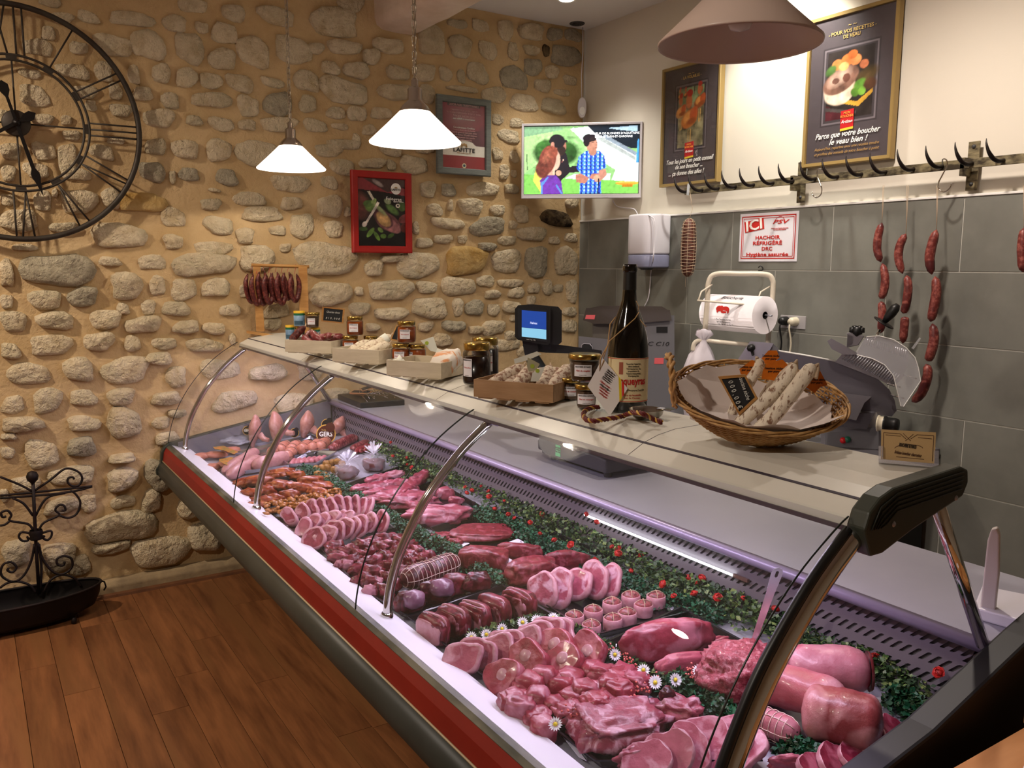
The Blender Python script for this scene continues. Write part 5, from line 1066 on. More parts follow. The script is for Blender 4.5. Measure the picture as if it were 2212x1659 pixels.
for sx in (-1,):
    for kx in range(2):
        pts = smooth([(sx*(ra_-.005), .045, .080), (sx*(ra_+.012), .045, .120), (sx*(ra_+.012), .0, .142), (sx*(ra_+.012), -.045, .120), (sx*(ra_-.002), -.05, .060)], 10); pp_ = [p+Vector((.004*math.cos(i*.7+kx*PI), .0, .004*math.sin(i*.7+kx*PI))) for i, p in enumerate(pts)]; mb.tube(pp_, .0036, 6)
put('handle', mb, m_wick, tb)
Mb = Matrix.Translation(tb.location) @ tb.rotation_euler.to_matrix().to_4x4()
lin_ = thing('paper_liner', 'crumpled white paper liner spread inside the wicker basket', 'paper', tuple(tb.location), rot=tb.rotation_euler[:]); mb = MB(); n = 44; m2 = 12; vs = []
for j in range(m2+1):
    f = j/m2
    for i in range(n):
        a = 2*PI*i/n; ext = (-.9 if -.5 < (a if a < PI else a-2*PI) < 1.5 else 0)*.55+.62+.40*max(0, math.cos(a+.3)*.35+math.sin(a+PI)*.5+.25)+.1*(i % 5 == 0); q = min(1.12, f*(.75+ext*.4)); p = Vector((ra_*q*.92*math.cos(a), rb_*q*.92*math.sin(a), .014+hh*max(0, q-.55)**1.3*2.0)); p.z += .010*f*fbm((p.x*18, p.y*18, 0), 1, 2)+.006; vs.append(tuple(p))
mb.add(vs, [(j*n+i, j*n+(i+1) % n, (j+1)*n+(i+1) % n, (j+1)*n+i) for j in range(m2) for i in range(n)], 0, True); put('sheet', mb, mat('greaseproof_paper', 'd0c3bc', .6), lin_)
vbk = VF(BC)
pp1 = thing('folded_paper', 'upright folded sheet of beige paper at the left inside the basket', 'paper', tuple(BC)); put('sheet', plate(vbk, [(1500, 816), (1552, 825), (1575, 835), (1600, 935), (1560, 935), (1490, 905)], -.012, -.0105), MATS['greaseproof_paper'], pp1)
long_ = [([(1562, 930), (1592, 870), (1620, 825), (1640, 790), (1636, 775)], 11, .012, 'rear left long white dry sausage in the basket, next to the price sign'), ([(1640, 870), (1662, 840), (1690, 800), (1706, 787)], 11, -.02, 'rear middle long dry sausage in the basket under the orange tags'),
         ([(1578, 930), (1615, 898), (1670, 850), (1705, 810), (1717, 785)], 15, .035, 'front left long white dry sausage crossing the basket'), ([(1614, 942), (1660, 910), (1710, 850), (1745, 805), (1762, 790)], 15.5, .06, 'front right long white dry sausage crossing the basket')]
m_long = mat('floury_dry_sausage', 'e2d6c2', .8, c2='86644e', ns=85, lo=.54, hi=.64, bump=.7, bs=45, stretch=(1.4, 1.4, .7))
for P_, rp, off, lb in long_:
    T = thing('long_dry_sausage', lb, 'sausage', tuple(BC), 0, 'long dry sausages in the basket'); put('casing', sausage(MB(), [vbk(x, y, off+.014*i/3) for i, (x, y) in enumerate(P_)], rp*mpp(BC), 12, 26), m_long, T)
    e = vbk(*P_[-1], off+.02); e0 = vbk(*P_[-2], off+.03); put('casing_end', MB().tube([e, e+(e-e0)*.25, e+(e-e0)*.35+Vector((0, 0, -.012)), e0+Vector((.012, .01, -.01))], .0035, 6), m_string, T)
m_or = mat('orange_film_label', 'd0701c', .35, c2='b45a12', ns=30)
for pts, off, lb in [([(1597, 797), (1625, 777), (1634, 785), (1612, 812), (1600, 808)], .02, 'orange label left of the rear basket sausage'), ([(1644, 775), (1660, 757), (1678, 757), (1684, 772), (1672, 783), (1652, 786)], .0, 'top orange label above the middle sausages'), ([(1648, 800), (1656, 785), (1690, 776), (1702, 788), (1685, 803), (1672, 822), (1645, 818)], .055, 'largest orange label in the middle of the basket sausages'), ([(1763, 792), (1771, 800), (1788, 832), (1772, 836), (1760, 849), (1740, 836), (1756, 818)], .05, 'orange label hanging right of the front basket sausage')]:
    T = thing('orange_label', lb, 'label', tuple(BC)); put('film', plate(vbk, pts, off, off+.0015), m_or, T)
    c = vbk(sum(p[0] for p in pts)/len(pts), sum(p[1] for p in pts)/len(pts), off+.0022); text('Saucisse sèche\npur porc', .006, blk, T, tuple(c), Matrix.Rotation(vbk.rz, 3, 'Z') @ FRONT, shear=.2)
chalkboard('tilted chalkboard price sign reading Saucisse among the basket sausages', vbk, [(1551, 813), (1610, 808), (1637, 860), (1597, 897)], [], .045)
T = bpy.data.objects[[o.name for o in bpy.data.objects if o.name.startswith('chalkboard_sign')][-1]]
ux = (vbk(1598, 890, .05)-vbk(1560, 820, .05)).normalized(); uy = (vbk(1600, 815, .05)-vbk(1558, 822, .05)).normalized(); R3 = Matrix((ux, uy, vbk.n)).transposed()
text('0 0 0 , 0 0 €', .014, m_chalk, T, tuple(vbk(1588, 853, .0495)), R3, fit=.060); text('Saucisse sèche', .012, m_chalk, T, tuple(vbk(1608, 838, .0495)), R3, fit=.05, shear=.2)
# --- card holder
CH = G(1960, -1.985); vc = VF(CH); T = thing('card_holder', 'clear stand with a stack of tan business cards at the near end of the top', 'card holder', tuple(CH))
z0 = vc(1962, 1016).z; sh2 = Vector((0, 0, -z0))
m_acr = mat('clear_acrylic', 'c8c4cc', .1, alpha=.35)
put('holder', plate(vc, [(1897, 975), (1907, 975), (1907, 1003), (2016, 1014), (2016, 985), (2027, 985), (2027, 1022), (1897, 1011)], -.002, .016), m_acr, T).location = sh2
put('holder_base', plate(vc, [(1897, 1003), (2027, 1014), (2027, 1022), (1897, 1011)], -.012, .022), m_acr, T).location = sh2
m_card = mat('tan_card', 'b7986a', .5)
for i in range(6): put('card', plate(vc, [(1903, 939+i*.3), (2021, 946+i*.3), (2018, 1013), (1902, 1004)], .008-i*.0018, .0092-i*.0018), m_card, T).location = sh2
brn = mat('brown_print', '5a3c28', .6); Rv = Matrix.Rotation(vc.rz, 3, 'Z') @ Matrix.Rotation(math.radians(4), 3, 'Y') @ FRONT
mb = MB()
def ln(a, b, w=.0005): mb.tube([vc(*a, .0096)+sh2, vc(*b, .0096)+sh2], w, 4)
for a, b in [((1908, 946), (1944, 949)), ((1944, 949), (1956, 960)), ((2016, 953), (1980, 951)), ((1980, 951), (1966, 960)), ((1908, 946), (1906, 999)), ((2016, 953), (2013, 1008)), ((1950, 948), (1966, 964)), ((1972, 950), (1955, 964)), ((1912, 951), (1945, 954)), ((1982, 957), (2012, 960)), ((1935, 998), (1995, 1004))]: ln(a, b)
for a0 in (0,): mb.tube([vc(1962+30*math.cos(q), 980-8*math.sin(q), .0096)+sh2 for q in [PI*i/12 for i in range(13)]], .0005, 4)
put('printed_ornament', mb, brn, T)
text('BOUCHERIE REYNAUD', .010, blk, T, tuple(vc(1960, 975, .0098)+sh2), Rv, fit=.028); text('Artisan boucher charcutier', .009, brn, T, tuple(vc(1960, 992, .0098)+sh2), Rv, fit=.045, shear=.2)
# ================================================================ ON THE WORKTOP OF THE CASE
WZ = .888
m_sc = mat('dark_grey_scale_plastic', '38363c', .6, spec=.25)
SA = hit(1240, 1010, 2, WZ+.03); vs_ = VF(Vector((2.02, -1.56, WZ)))
t = thing('shop_scale', 'dark grey shop scale with steel plate on the worktop behind the glass', 'scale', (2.03, -1.48, WZ), 0)
put('body', MB().prism([(-.18, .022), (.205, .022), (.205, .070), (.15, .076), (-.18, .076)], lambda u, v, w: Vector((u, w, v)), -.12, .15), m_sc, t, bevel=.006)
put('weighing_plate', MB().box((.03, .015, .090), (.36, .27, .022)), m_inox, t, bevel=.006)
put('column', MB().lathe([(.05, .03), (.052, .06), (.045, .07), (.040, .11), (.038, .30)], (-.20, -.06, 0), 20), m_sc, t)
for x, y in ((-.15, -.08), (.17, -.08), (.17, .11), (-.15, .11)): put('foot', MB().lathe([(.014, 0), (.016, .012), (.013, .024)], (x, y, 0), 12), m_black, t)
put('green_sticker', MB().box((-.072, -.1215, .052), (.030, .001, .042)), mat('green_sticker', '3cb06a', .5), t)
text('PRECISION\n2 POIDS\nMax 15kg', .0075, blk, t, (-.072, -.1225, .055), FRONT)
DA = hit(1163, 702, 1, -1.49); vd = VF(DA); t = thing('customer_display', 'black scale display with a blue screen above the counter', 'display', tuple(DA))
put('casing', plate(vd, [(1114, 668), (1120, 661), (1150, 659), (1183, 662), (1188, 668), (1187, 738), (1182, 744), (1120, 733), (1114, 727)], -.05, .012), m_black, t, bevel=.003)
put('casing_rear', plate(vd, [(1150, 660), (1205, 664), (1212, 672), (1212, 738), (1205, 744), (1160, 741)], -.09, -.012), m_black, t, bevel=.003)
put('bezel', plate(vd, [(1118, 666), (1182, 670), (1182, 739), (1119, 729)], .0125, .0145), mat('bezel_black', '202226', .3), t)
put('screen', plate(vd, [(1127, 670), (1180, 674), (1180, 712), (1127, 707)], .015, .016), mat('lit_blue_screen', '123a8c', emit=.55), t)
put('screen', plate(vd, [(1127, 707.3), (1180, 712.3), (1180, 733), (1127, 727)], .015, .016), mat('lit_pale_blue_screen', '6fa6c2', emit=.75), t)
Rd = Matrix.Rotation(vd.rz, 3, 'Z') @ Matrix.Rotation(math.radians(4), 3, 'Y') @ FRONT
text('Helmac', .013, mat('lit_white_letters', 'd8e0f0', emit=.8), t, tuple(vd(1153, 698, .017)), Rd, fit=.028); text('Scale 15 kg  e=5g', .006, m_chalk, t, tuple(vd(1147, 734, .0155)), Rd, fit=.035)
put('stem', plate(vd, [(1128, 735), (1162, 741), (1164, 770), (1140, 790), (1132, 760)], -.05, -.02), m_black, t)
put('arm', MB().tube([vd(1150, 765, -.04), Vector((2.03-.20, -1.54, 1.17))-DA, Vector((2.03-.20, -1.54, 1.10))-DA], .02, 10), m_black, t)
put('printer_tray', plate(vd, [(1128, 745), (1180, 741), (1300, 757), (1300, 766), (1180, 762), (1135, 757)], -.12, -.06), m_black, t)
# pile of price tags at the far end of the worktop
t = thing('price_tag_tray', 'dark tray heaped with small slate price tags and pins at the far worktop end', 'tray', (.26, -1.58, WZ)); put('tray', MB().prism([(-.17, -.15), (.17, -.16), (.19, .08), (-.15, .12)], lambda u, v, w: Vector((u, v, w)), 0, .03), m_black, t, bevel=.003)
for i, (x, y, a, tl) in enumerate([(-.06, -.06, .3, .2), (-.01, -.08, .8, .1), (-.05, -.03, -.3, .3)]):
    M_ = Matrix.Rotation(a, 3, 'Z') @ Matrix.Rotation(tl, 3, 'X'); c = Vector((x, y, .045+.012*i)); put('slate_tag', MB().box(c, (.10, .06, .003), rot=M_).box(c+M_ @ Vector((0, .03, 0)), (.108, .005, .005), rot=M_, mi=1).box(c-M_ @ Vector((0, .03, 0)), (.108, .005, .005), rot=M_, mi=1).box(c+M_ @ Vector((.052, 0, 0)), (.005, .06, .005), rot=M_, mi=1).box(c-M_ @ Vector((.052, 0, 0)), (.005, .06, .005), rot=M_, mi=1), [m_slate, mat('copper_wood', 'b07c50', .5)], t)
R = rng(3); mb = MB()
for i in range(60):
    a = R.uniform(-.5, .4); L_ = R.uniform(.06, .13); c = Vector((R.uniform(-.02, .15), R.uniform(-.11, .07), .035+R.uniform(0, .04))); d = Vector((math.cos(a), math.sin(a), R.uniform(-.2, .3)))*L_/2; mb.tube([c-d, c+d], .0012, 3)
tag(put('pins', mb, m_chrome, t), kind='stuff')
# router and wood corner
RA = Vector((3.585, -1.63, WZ)); t = thing('router', 'white router box with upright antenna at the near end of the worktop', 'router', tuple(RA), math.radians(20))
put('housing', MB().prism([(-.055, -.03), (.06, -.05), (.10, -.03), (.12, .12), (-.06, .12)], lambda u, v, w: Vector((u, v, w)), .0, .026), m_tvw, t, bevel=.004)
put('antenna', MB().prism([(-.014, .02), (.014, .02), (.015, .10), (.010, .185), (.004, .20), (-.006, .195), (-.011, .17)], lambda u, v, w: Vector((u-.03, w, v)), -.02, .0), mat('ivory_antenna', 'cfc6c0', .4), t, bevel=.003)
m_beech = mat('beech_counter', 'bd8752', .45, c2='a8713e', ns=4, stretch=(4, .6, 1))
struct_ = thing('side_counter', 'light wooden counter at the lower right corner beside the case end', 'counter', (3.735, -2.35, 0)); put('counter_top', MB().box((.30, .47, .785), (.58, .95, .03)), m_beech, struct_, bevel=.003); put('counter_body', MB().box((.32, .5, .385), (.5, .85, .77)), m_beech, struct_)
t = thing('wooden_box', 'small wooden box standing on the side counter at the right border', 'box', (3.735, -1.86, .80)); put('body', MB().box((.12, .16, .045), (.235, .30, .09)), m_beech, t, bevel=.002); put('lid', MB().box((.12, .16, .113), (.238, .304, .042)), m_beech, t, bevel=.002)
t = thing('paper_card', 'white printed card lying on the side counter', 'card', (3.86, -1.99, .801), .3); put('sheet', MB().box((0, 0, .0008), (.10, .06, .0012)), m_lab, t); text('A bientôt', .01, blk, t, (-.01, 0, .0016), Matrix.Identity(3))
# ================================================================ WORKBENCH UNDER THE TILES
BZ = .87
t = thing('workbench', 'steel workbench along the tiled wall with wooden drawer front', 'workbench', (0, 0, 0)); put('bench_top', MB().box((1.31, -.36, BZ-.02), (2.4, .66, .04)), mat('dull_bench_steel', '77747a', .4, .6), t, bevel=.004)
put('wooden_front', MB().box((1.34, -.66, BZ-.18), (2.32, .02, .26)), m_wood, t, bevel=.002); put('cupboard', MB().box((1.31, -.36, .42), (2.34, .58, .8)), m_endp, t)
for x in (.7, 1.3, 1.9, 2.4): put('drawer_gap', MB().box((x, -.671, BZ-.18), (.008, .004, .25)), m_black, t)
# refrigerated mincer
GA = hit(1400, 800, 1, -.42); vg = VF(GA); t = thing('meat_mincer', 'tall grey refrigerated meat mincer with dark lid standing by the wall', 'mincer', tuple(GA)); m_gp = mat('satin_grey_machine', '6d6c70', .42, .35)
put('housing', plate(vg, [(1386, 683), (1455, 683), (1455, 900), (1386, 900)], -.22, .0, zmin=BZ), m_gp, t, bevel=.004)
put('lower_body', plate(vg, [(1252, 728), (1320, 735), (1390, 740), (1390, 900), (1252, 900)], -.22, -.01, zmin=BZ), m_gp, t, bevel=.004)
put('neck', plate(vg, [(1280, 695), (1390, 700), (1390, 745), (1280, 735)], -.16, -.03), mat('brown_grey', '57514a', .4), t)
put('lid', plate(vg, [(1268, 668), (1445, 672), (1448, 690), (1385, 695), (1335, 697), (1284, 697), (1262, 690)], -.20, .02), mat('smoked_lid', '3f3833', .25, coat=.3), t, bevel=.006)
put('lid_top', plate(vg, [(1268, 667), (1300, 660), (1430, 662), (1445, 671)], -.18, .0), MATS['smoked_lid'], t)
put('warning_sticker', plate(vg, [(1266, 680), (1286, 680), (1284, 690), (1264, 689)], .021, .022), mat('red_white_sticker', 'c8555a', .5), t); put('warning_sticker', plate(vg, [(1414, 773), (1434, 773), (1433, 786), (1413, 786)], .001, .002), MATS['red_white_sticker'], t)
put('display_window', plate(vg, [(1418, 706), (1442, 706), (1442, 719), (1418, 719)], .001, .002), m_black, t)
text('PC C10', .03, m_black, t, tuple(vg(1417, 743, .002)), Matrix.Rotation(vg.rz, 3, 'Z') @ FRONT, fit=mpp(GA)*54, shear=.2)
put('opening', plate(vg, [(1257, 743), (1278, 743), (1280, 770), (1257, 765)], -.009, -.004), m_black, t); put('opening_rim', MB().tube([vg(*p, -.003) for p in [(1255, 760), (1257, 745), (1262, 742), (1274, 743), (1280, 750), (1281, 768)]], .003, 6), m_alu, t)
# paper roll holder
m_ivory = mat('ivory_enamel', 'cfc6b4', .35); RA = hit(1600, 690, 1, -.33); vr = VF(RA); t = thing('paper_roll_holder', 'ivory tube stand holding a big roll of printed butcher paper', 'paper holder', tuple(RA))
def v7(L_, off=0): return [vr(1480+x*.2732, 580+y*.2732, off) for x, y in L_]
put('tube_frame', MB().tube(smooth(v7([(150, 560), (165, 400), (178, 220), (185, 110), (240, 45), (440, 42), (640, 47), (690, 90), (695, 160), (682, 350), (665, 480), (655, 600), (640, 900)], .0), 5), .0125, 10), m_ivory, t)
put('tube_base', MB().tube(smooth(v7([(60, 650), (75, 590), (130, 568), (300, 585), (520, 605)], .03), 5), .011, 10), m_ivory, t)
cR = hit(1480+632*.2732, 580+370*.2732, 1, -.33); rr = 41*mpp(cR); Lr = .33; MXr = Matrix.Rotation(PI/2, 3, 'Y')
roll = put('paper_roll', MB().lathe([(.016, 0), (rr, 0), (rr, 0), (rr, -Lr), (rr, -Lr), (.016, -Lr)], tuple(cR-RA), 40, M=MXr), mat('white_butcher_paper', 'd8d2d6', .6), t)
put('core', MB().lathe([(.015, .001), (.017, .001), (.017, -.01), (.010, -.02)], tuple(cR-RA), 16, M=MXr), m_black, t); put('axle', MB().tube([cR-RA, cR-RA+Vector((.04, 0, 0))], .004, 8), m_alu, t)
put('cutter_bar', MB().tube([vr(1506, 649, .10), vr(1637, 660, .10)], .009, 8, flat=.5), m_ivory, t)
for a, b, c in (((1538, 615), (1515, 630), (1509, 648)), ((1663, 619), (1643, 631), (1634, 656))): put('bar_arm', MB().tube([vr(*a, .0), vr(*b, .07), vr(*c, .10)], .004, 6), m_ivory, t)
def rolltext(s, size, m_, ang, dx, fit, shear=0, nm='lettering'):
    me = text_mesh(s, size, .0002, shear=shear); me.materials.clear(); me.materials.append(m_); xs = [v.co.x for v in me.vertices]; w = max(xs)-min(xs)
    for v in me.vertices:
        a = ang+v.co.y/rr; r2 = rr+.001; v.co = Vector((dx+v.co.x*fit/w, -math.cos(a)*r2, math.sin(a)*r2))
    o = bpy.data.objects.new(nm, me); COL.objects.link(o); o.parent = t; o.location = cR-RA
rolltext('Boucherie', .034, blk, 1.02, -Lr*.48, .13, .1); rolltext('1, Rue Carrière Ferrée', .013, blk, -.30, -Lr*.55, .10); rolltext('84190 Vacqueyras', .013, blk, -.46, -Lr*.54, .085); rolltext('Tél : 04 90 12 32 17', .013, blk, -.61, -Lr*.52, .095)
mb = MB()
for (x, y, w, h_) in [(-.62, .28, .018, .014), (-.58, .36, .012, .008), (-.50, .30, .022, .010), (-.56, .24, .010, .012), (-.46, .24, .014, .008), (-.52, .10, .018, .005), (-.64, .18, .006, .012), (-.44, .18, .006, .014)]:
    vs = []
    for i in range(12): q = 2*PI*i/12; a = y+h_*math.sin(q)/rr; vs.append((x*Lr+w*math.cos(q), -math.cos(a)*(rr+.001), math.sin(a)*(rr+.001)))
    mb.add(vs, [tuple(range(12))])
o = put('red_ox_print', mb, redt, t); o.location = cR-RA
# white plastic bag hanging from the stand
t = thing('plastic_bag', 'white tied plastic bag hanging at the left of the paper roll stand', 'bag', tuple(RA)); m_bag = mat('white_plastic_bag', 'cfc8d0', .35)
n = 20; rows_ = [(1520, 712, 14, .02), (1521, 722, 19, .03), (1521, 733, 7, .012), (1519, 745, 12, .02), (1515, 765, 25, .035), (1516, 800, 38, .05), (1517, 850, 42, .05), (1518, 905, 38, .045), (1518, 935, 30, .03)]; mb = MB(); vs = []
for j, (cx, cy, w, dd) in enumerate(rows_):
    for i in range(n): a = 2*PI*i/n; vs.append(vr(cx+w*math.cos(a)*(1+.12*math.sin(5*a+j)), cy+2*math.sin(3*a), .03+dd*math.sin(a)*(1+.15*math.cos(4*a+j)))); vs[-1].z = max(vs[-1].z, BZ-RA.z+.001)
mb.add(vs, [(j*n+i, j*n+(i+1) % n, (j+1)*n+(i+1) % n, (j+1)*n+i) for j in range(len(rows_)-1) for i in range(n)], 0, True); put('film', mb, m_bag, t)
# ---- slicer
SA = hit(1760, 860, 1, -.42); vl = VF(SA); t = thing('meat_slicer', 'silver meat slicer with ribbed pusher, clear guard and black knobs', 'slicer', tuple(SA)); m_sal = mat('slicer_aluminium', 'a5a4a9', .28, .85); m_sd = mat('slicer_dark_plate', '6c6970', .35, .7)
def v6(L_): return [(1580+x*.1944, 640+y*.1944) for x, y in L_]
put('carriage_plate', plate(vl, v6([(520, 605), (1180, 725), (1420, 830), (1620, 920), (1750, 1040), (1810, 1160), (1830, 1270), (1780, 1330), (1540, 1300), (1060, 1200), (700, 1150), (480, 1050)]), .0, .010), m_sd, t, bevel=.002)
put('edge_highlight', MB().tube([vl(*p, .008) for p in v6([(520, 605), (850, 660), (1180, 725)])], .004, 6), m_white, t)  # white tube paints a highlight along the plate's top edge
put('gauge_box', plate(vl, v6([(50, 745), (210, 505), (460, 525), (335, 760)]), -.02, .03), m_sal, t, bevel=.002); put('gauge_box_side', plate(vl, v6([(460, 525), (525, 580), (480, 700), (335, 760)]), -.04, .02), m_gp, t)
def ball(px, py, r_, off, m_, nm='knob'): c = vl(px, py, off); return put(nm, MB().lathe([(0, r_), (r_*.6, r_*.85), (r_, r_*.2), (r_*.9, -r_*.4), (r_*.3, -r_*.8), (r_*.3, -r_*1.8)], tuple(c), 16, M=Matrix.Rotation(-.4, 3, 'Y')), m_, t)
ball(1580+218*.1944, 640+578*.1944, .018, .04, m_black)
put('catch_tray', plate(vl, v6([(1070, 1060), (1540, 1120), (1470, 1180), (1380, 1370), (1070, 1300)]), .012, .10), m_sal, t, bevel=.003)
pl = v6([(1160, 730), (1240, 640), (1400, 640), (1440, 560), (1500, 445), (1640, 450), (1850, 520), (1960, 620), (1960, 760), (1900, 900), (1800, 1000), (1640, 920), (1420, 830)])
put('ribbed_plate', plate(vl, pl, .02, .028), m_sal, t, bevel=.002)
mb = MB()
for i in range(22):
    f = i/21; a = vl(*v6([(1230+f*560, 700+f*270)])[0], .030); b = vl(*v6([(1330+f*540, 600+f*270+0*f)])[0], .030); mb.tube([a, b], .0030, 5)
for i in range(20):
    f = i/19; a = vl(*v6([(1520+f*420, 470+f*120)])[0], .030); b = vl(*v6([(1500+f*430, 540+f*140)])[0], .030); mb.tube([a, b], .0030, 5)
put('ribs', mb, m_sal, t)['kind'] = 'stuff'
put('pusher_arm', plate(vl, v6([(1075, 500), (1110, 478), (1280, 570), (1410, 545), (1440, 500), (1480, 440), (1320, 400), (1280, 405), (1285, 430), (1360, 460), (1330, 540), (1260, 560), (1400, 640), (1240, 640), (1120, 580)]), .03, .05), m_sal, t, bevel=.003)
c = vl(*v6([(1395, 375)])[0], .04); mb = MB()
for i in range(6): a = 2*PI*i/6; mb.lathe([(0, .012), (.011, .010), (.012, -.010), (0, -.012)], tuple(c+vl.r*.018*math.cos(a)+Vector((0, 0, .008*math.sin(a)))), 10)
put('star_knob', mb.lathe([(0, .014), (.02, .012), (.018, -.012), (.008, -.03)], tuple(c), 12), m_black, t)
put('spindle', MB().tube([vl(*v6([(1650, 370)])[0], .04), vl(*v6([(1570, 520)])[0], .035)], .006, 8), m_chrome, t); h0, h1 = vl(*v6([(1700, 285)])[0], .045), vl(*v6([(1850, 90)])[0], .055)
put('black_grip', MB().tube([h0, h0*.75+h1*.25, (h0+h1)/2, h0*.2+h1*.8, h1], [.010, .016, .020, .019, .009], 14), m_black, t); ax = (h1-h0).normalized()
put('grip_guard', MB().lathe([(0, .003), (.042, .002), (.044, 0), (.042, -.003), (0, -.004)], tuple(h0-ax*.004), 24, M=ax.to_track_quat('Z', 'Y').to_matrix()), m_black, t)
m_clr = mat('clear_guard', 'd8d8dc', .08, alpha=.28)
put('clear_guard', plate(vl, v6([(1385, 610), (1440, 520), (1500, 450), (1640, 440), (1800, 480), (1940, 570), (2040, 680), (2080, 800), (2105, 940), (1915, 1220), (1880, 1215), (1830, 1000), (1800, 880), (1700, 760), (1560, 690), (1400, 660)]), .06, .064), m_clr, t)
put('guard_edge', MB().tube([vl(*p, .065) for p in v6([(1500, 450), (1640, 440), (1800, 480), (1940, 570), (2040, 680), (2080, 800), (2105, 940), (1915, 1225), (1880, 1220), (1830, 1000), (1800, 880), (1700, 760), (1560, 690), (1390, 650)])], .0018, 5), m_white, t)
for p in ((2060, 915), (1880, 1010), (1920, 1135)): q = v6([p, (p[0]-150, p[1]-40)]); put('guard_pin', MB().tube([vl(*q[0], .06), vl(*q[1], .03)], .004, 6), m_chrome, t)
put('rear_guard', plate(vl, v6([(2000, 575), (2090, 455), (2105, 470), (2025, 590)]), -.01, .0), m_clr, t)
c = vl(*v6([(1760, 1425)])[0], .06); R3 = (vl.n*.3+vl.r).normalized().to_track_quat('Z', 'Y').to_matrix()
put('dial', MB().lathe([(0, .035), (.024, .033), (.029, .02), (.029, -.012), (.033, -.014), (.033, -.022)], tuple(c), 20, M=R3), m_black, t); put('dial_ring', MB().lathe([(.030, -.022), (.030, -.040), (.034, -.041), (.034, -.046), (0, -.046)], tuple(c), 20, M=R3), m_wh2, t)
put('base', plate(vl, v6([(1060, 1390), (1500, 1290), (1600, 1300), (1640, 1500), (1640, 1900), (1000, 1900), (1010, 1480)]), -.20, .02, zmin=BZ), m_sal, t, bevel=.006)
put('base_front', plate(vl, v6([(1040, 1520), (1640, 1450), (1640, 1700), (1040, 1700)]), .021, .026, zmin=BZ), m_gp, t)
for px, m_ in ((1240, mat('red_button', 'c0161c', .3)), (1290, mat('green_button', '1d5c48', .3))): c = vl(*v6([(px, 1600 if px == 1240 else 1590)])[0], .03); put('button', MB().lathe([(0, .012), (.012, .010), (.013, 0)], tuple(c), 14, M=vl.n.to_track_quat('Z', 'Y').to_matrix()), m_, t)
put('blade_tray', plate(vl, v6([(1150, 1330), (1600, 1290), (1500, 1480), (1150, 1440)]), .02, .06), m_sd, t)
# ================================================================ MEAT IN THE CASE
def MM(name, c, c2, c3=None, n3=30, ns=45, bump=.5, bs=70, rough=.34, coat=.12, lo=.38, hi=.64, st=None):
    t3 = (lambda h: tuple(max(0, v) for v in (lambda r, g, b: (r*.81, g*.71-.015, b*.77+.005))(*[int(h[i:i+2], 16)/255 for i in (0, 2, 4)])))
    if name in MATS: return MATS[name]
    return mat(name, t3(c), rough, c2=t3(c2), ns=ns, lo=lo, hi=hi, c3=t3(c3) if c3 else None, n3=n3, bump=bump, bs=bs, bd=.003, spec=.5, coat=coat, sss=.0, stretch=st)
k_beef = MM('beef', '86202a', '541018', 'a8525a', 34); k_beefd = MM('dark_beef', '641a20', '3c0c12', '8c4048', 40); k_beeffat = MM('beef_with_fat_streaks', '8a222c', '5a141c', 'd8a6a4', 26)
k_lean = MM('lean_beef_roast', '8f2e34', '6c1c22', 'a8565a', 60, bump=.35, bs=160, rough=.4, coat=.1)
k_veal = MM('veal', 'c25c64', 'a2434c', 'd89a9c', 16, ns=25); k_vealc = MM('veal_cube', 'bd4f56', '9c3840', 'd48c8c', 22, ns=30)
k_pork = MM('pork', 'cc7c82', 'b05e66', 'e2b4b2', 20, ns=30); k_porkm = MM('marbled_pork', 'c0646c', 'a44a52', 'e6c0bc', 24, ns=36)
k_lamb = MM('lamb', 'b0505a', '8c3642', 'd8a2a4', 30); k_lambf = MM('lamb_with_fat', 'bf6e74', '9a4852', 'e0bcbc', 17, ns=30)
k_fat = MM('pale_fat', 'e2c0b8', 'cf9c98', None, bump=.4, rough=.4, coat=.1); k_bone = MM('bone_white', 'dcc0b0', 'c89c90', None, bump=.3)
k_skin = MM('poultry_skin', 'e2c09c', 'cc9c78', 'eed8b4', 22, rough=.35); k_boud = MM('white_sausage', 'dcb8a0', 'c49c88', None, ns=40, rough=.4)
k_marin = MM('orange_marinade', 'b05a22', '843410', 'cf8434', 30, ns=60); k_curry = MM('curry_yellow', 'cc9430', 'a06a18', 'dcae50', 40, ns=70)
k_ball = MM('curry_meatball', 'b99a2c', '8c6c18', None, ns=80, bump=1, bs=130, rough=.5, coat=0); k_mince = MM('minced_meat', 'c8686a', '9c4046', 'e0a8a0', 90, ns=110, bump=1, bs=180, rough=.4)
k_mem = MM('silver_membrane', 'a48894', '7e5c68', None, ns=16, rough=.22); k_bacon = MM('smoked_bacon', '93403a', '6a2422', 'd0907c', 30, st=(1, 4, 1)); k_pchip = MM('pink_sausage', 'd89c94', 'c07c78', None); k_merg = MM('red_sausage', 'a8443e', '8a2c2a', 'c87c70', 60)
k_loin = MM('loin_fat_side', 'dfb0ac', 'cc8a8c', 'c26a6c', 10, ns=14, rough=.35); k_loind = MM('loin_end', 'a8524c', '8a3834', 'd0968c', 14, ns=20)
m_tray = mat('black_tray', '0d0d10', .25, coat=.3); m_steelt = mat('steel_tray', 'b4b2b8', .2, 1); m_paper = mat('white_butcher_sheet', 'cfc8da', .6); m_net = mat('white_netting', 'd8bcb4', .7)
def DK(px, py, h=0.0):
    p = hitdeck(px, py, h)
    return p if p.x > .10 else hit(px, py, 0, .10)
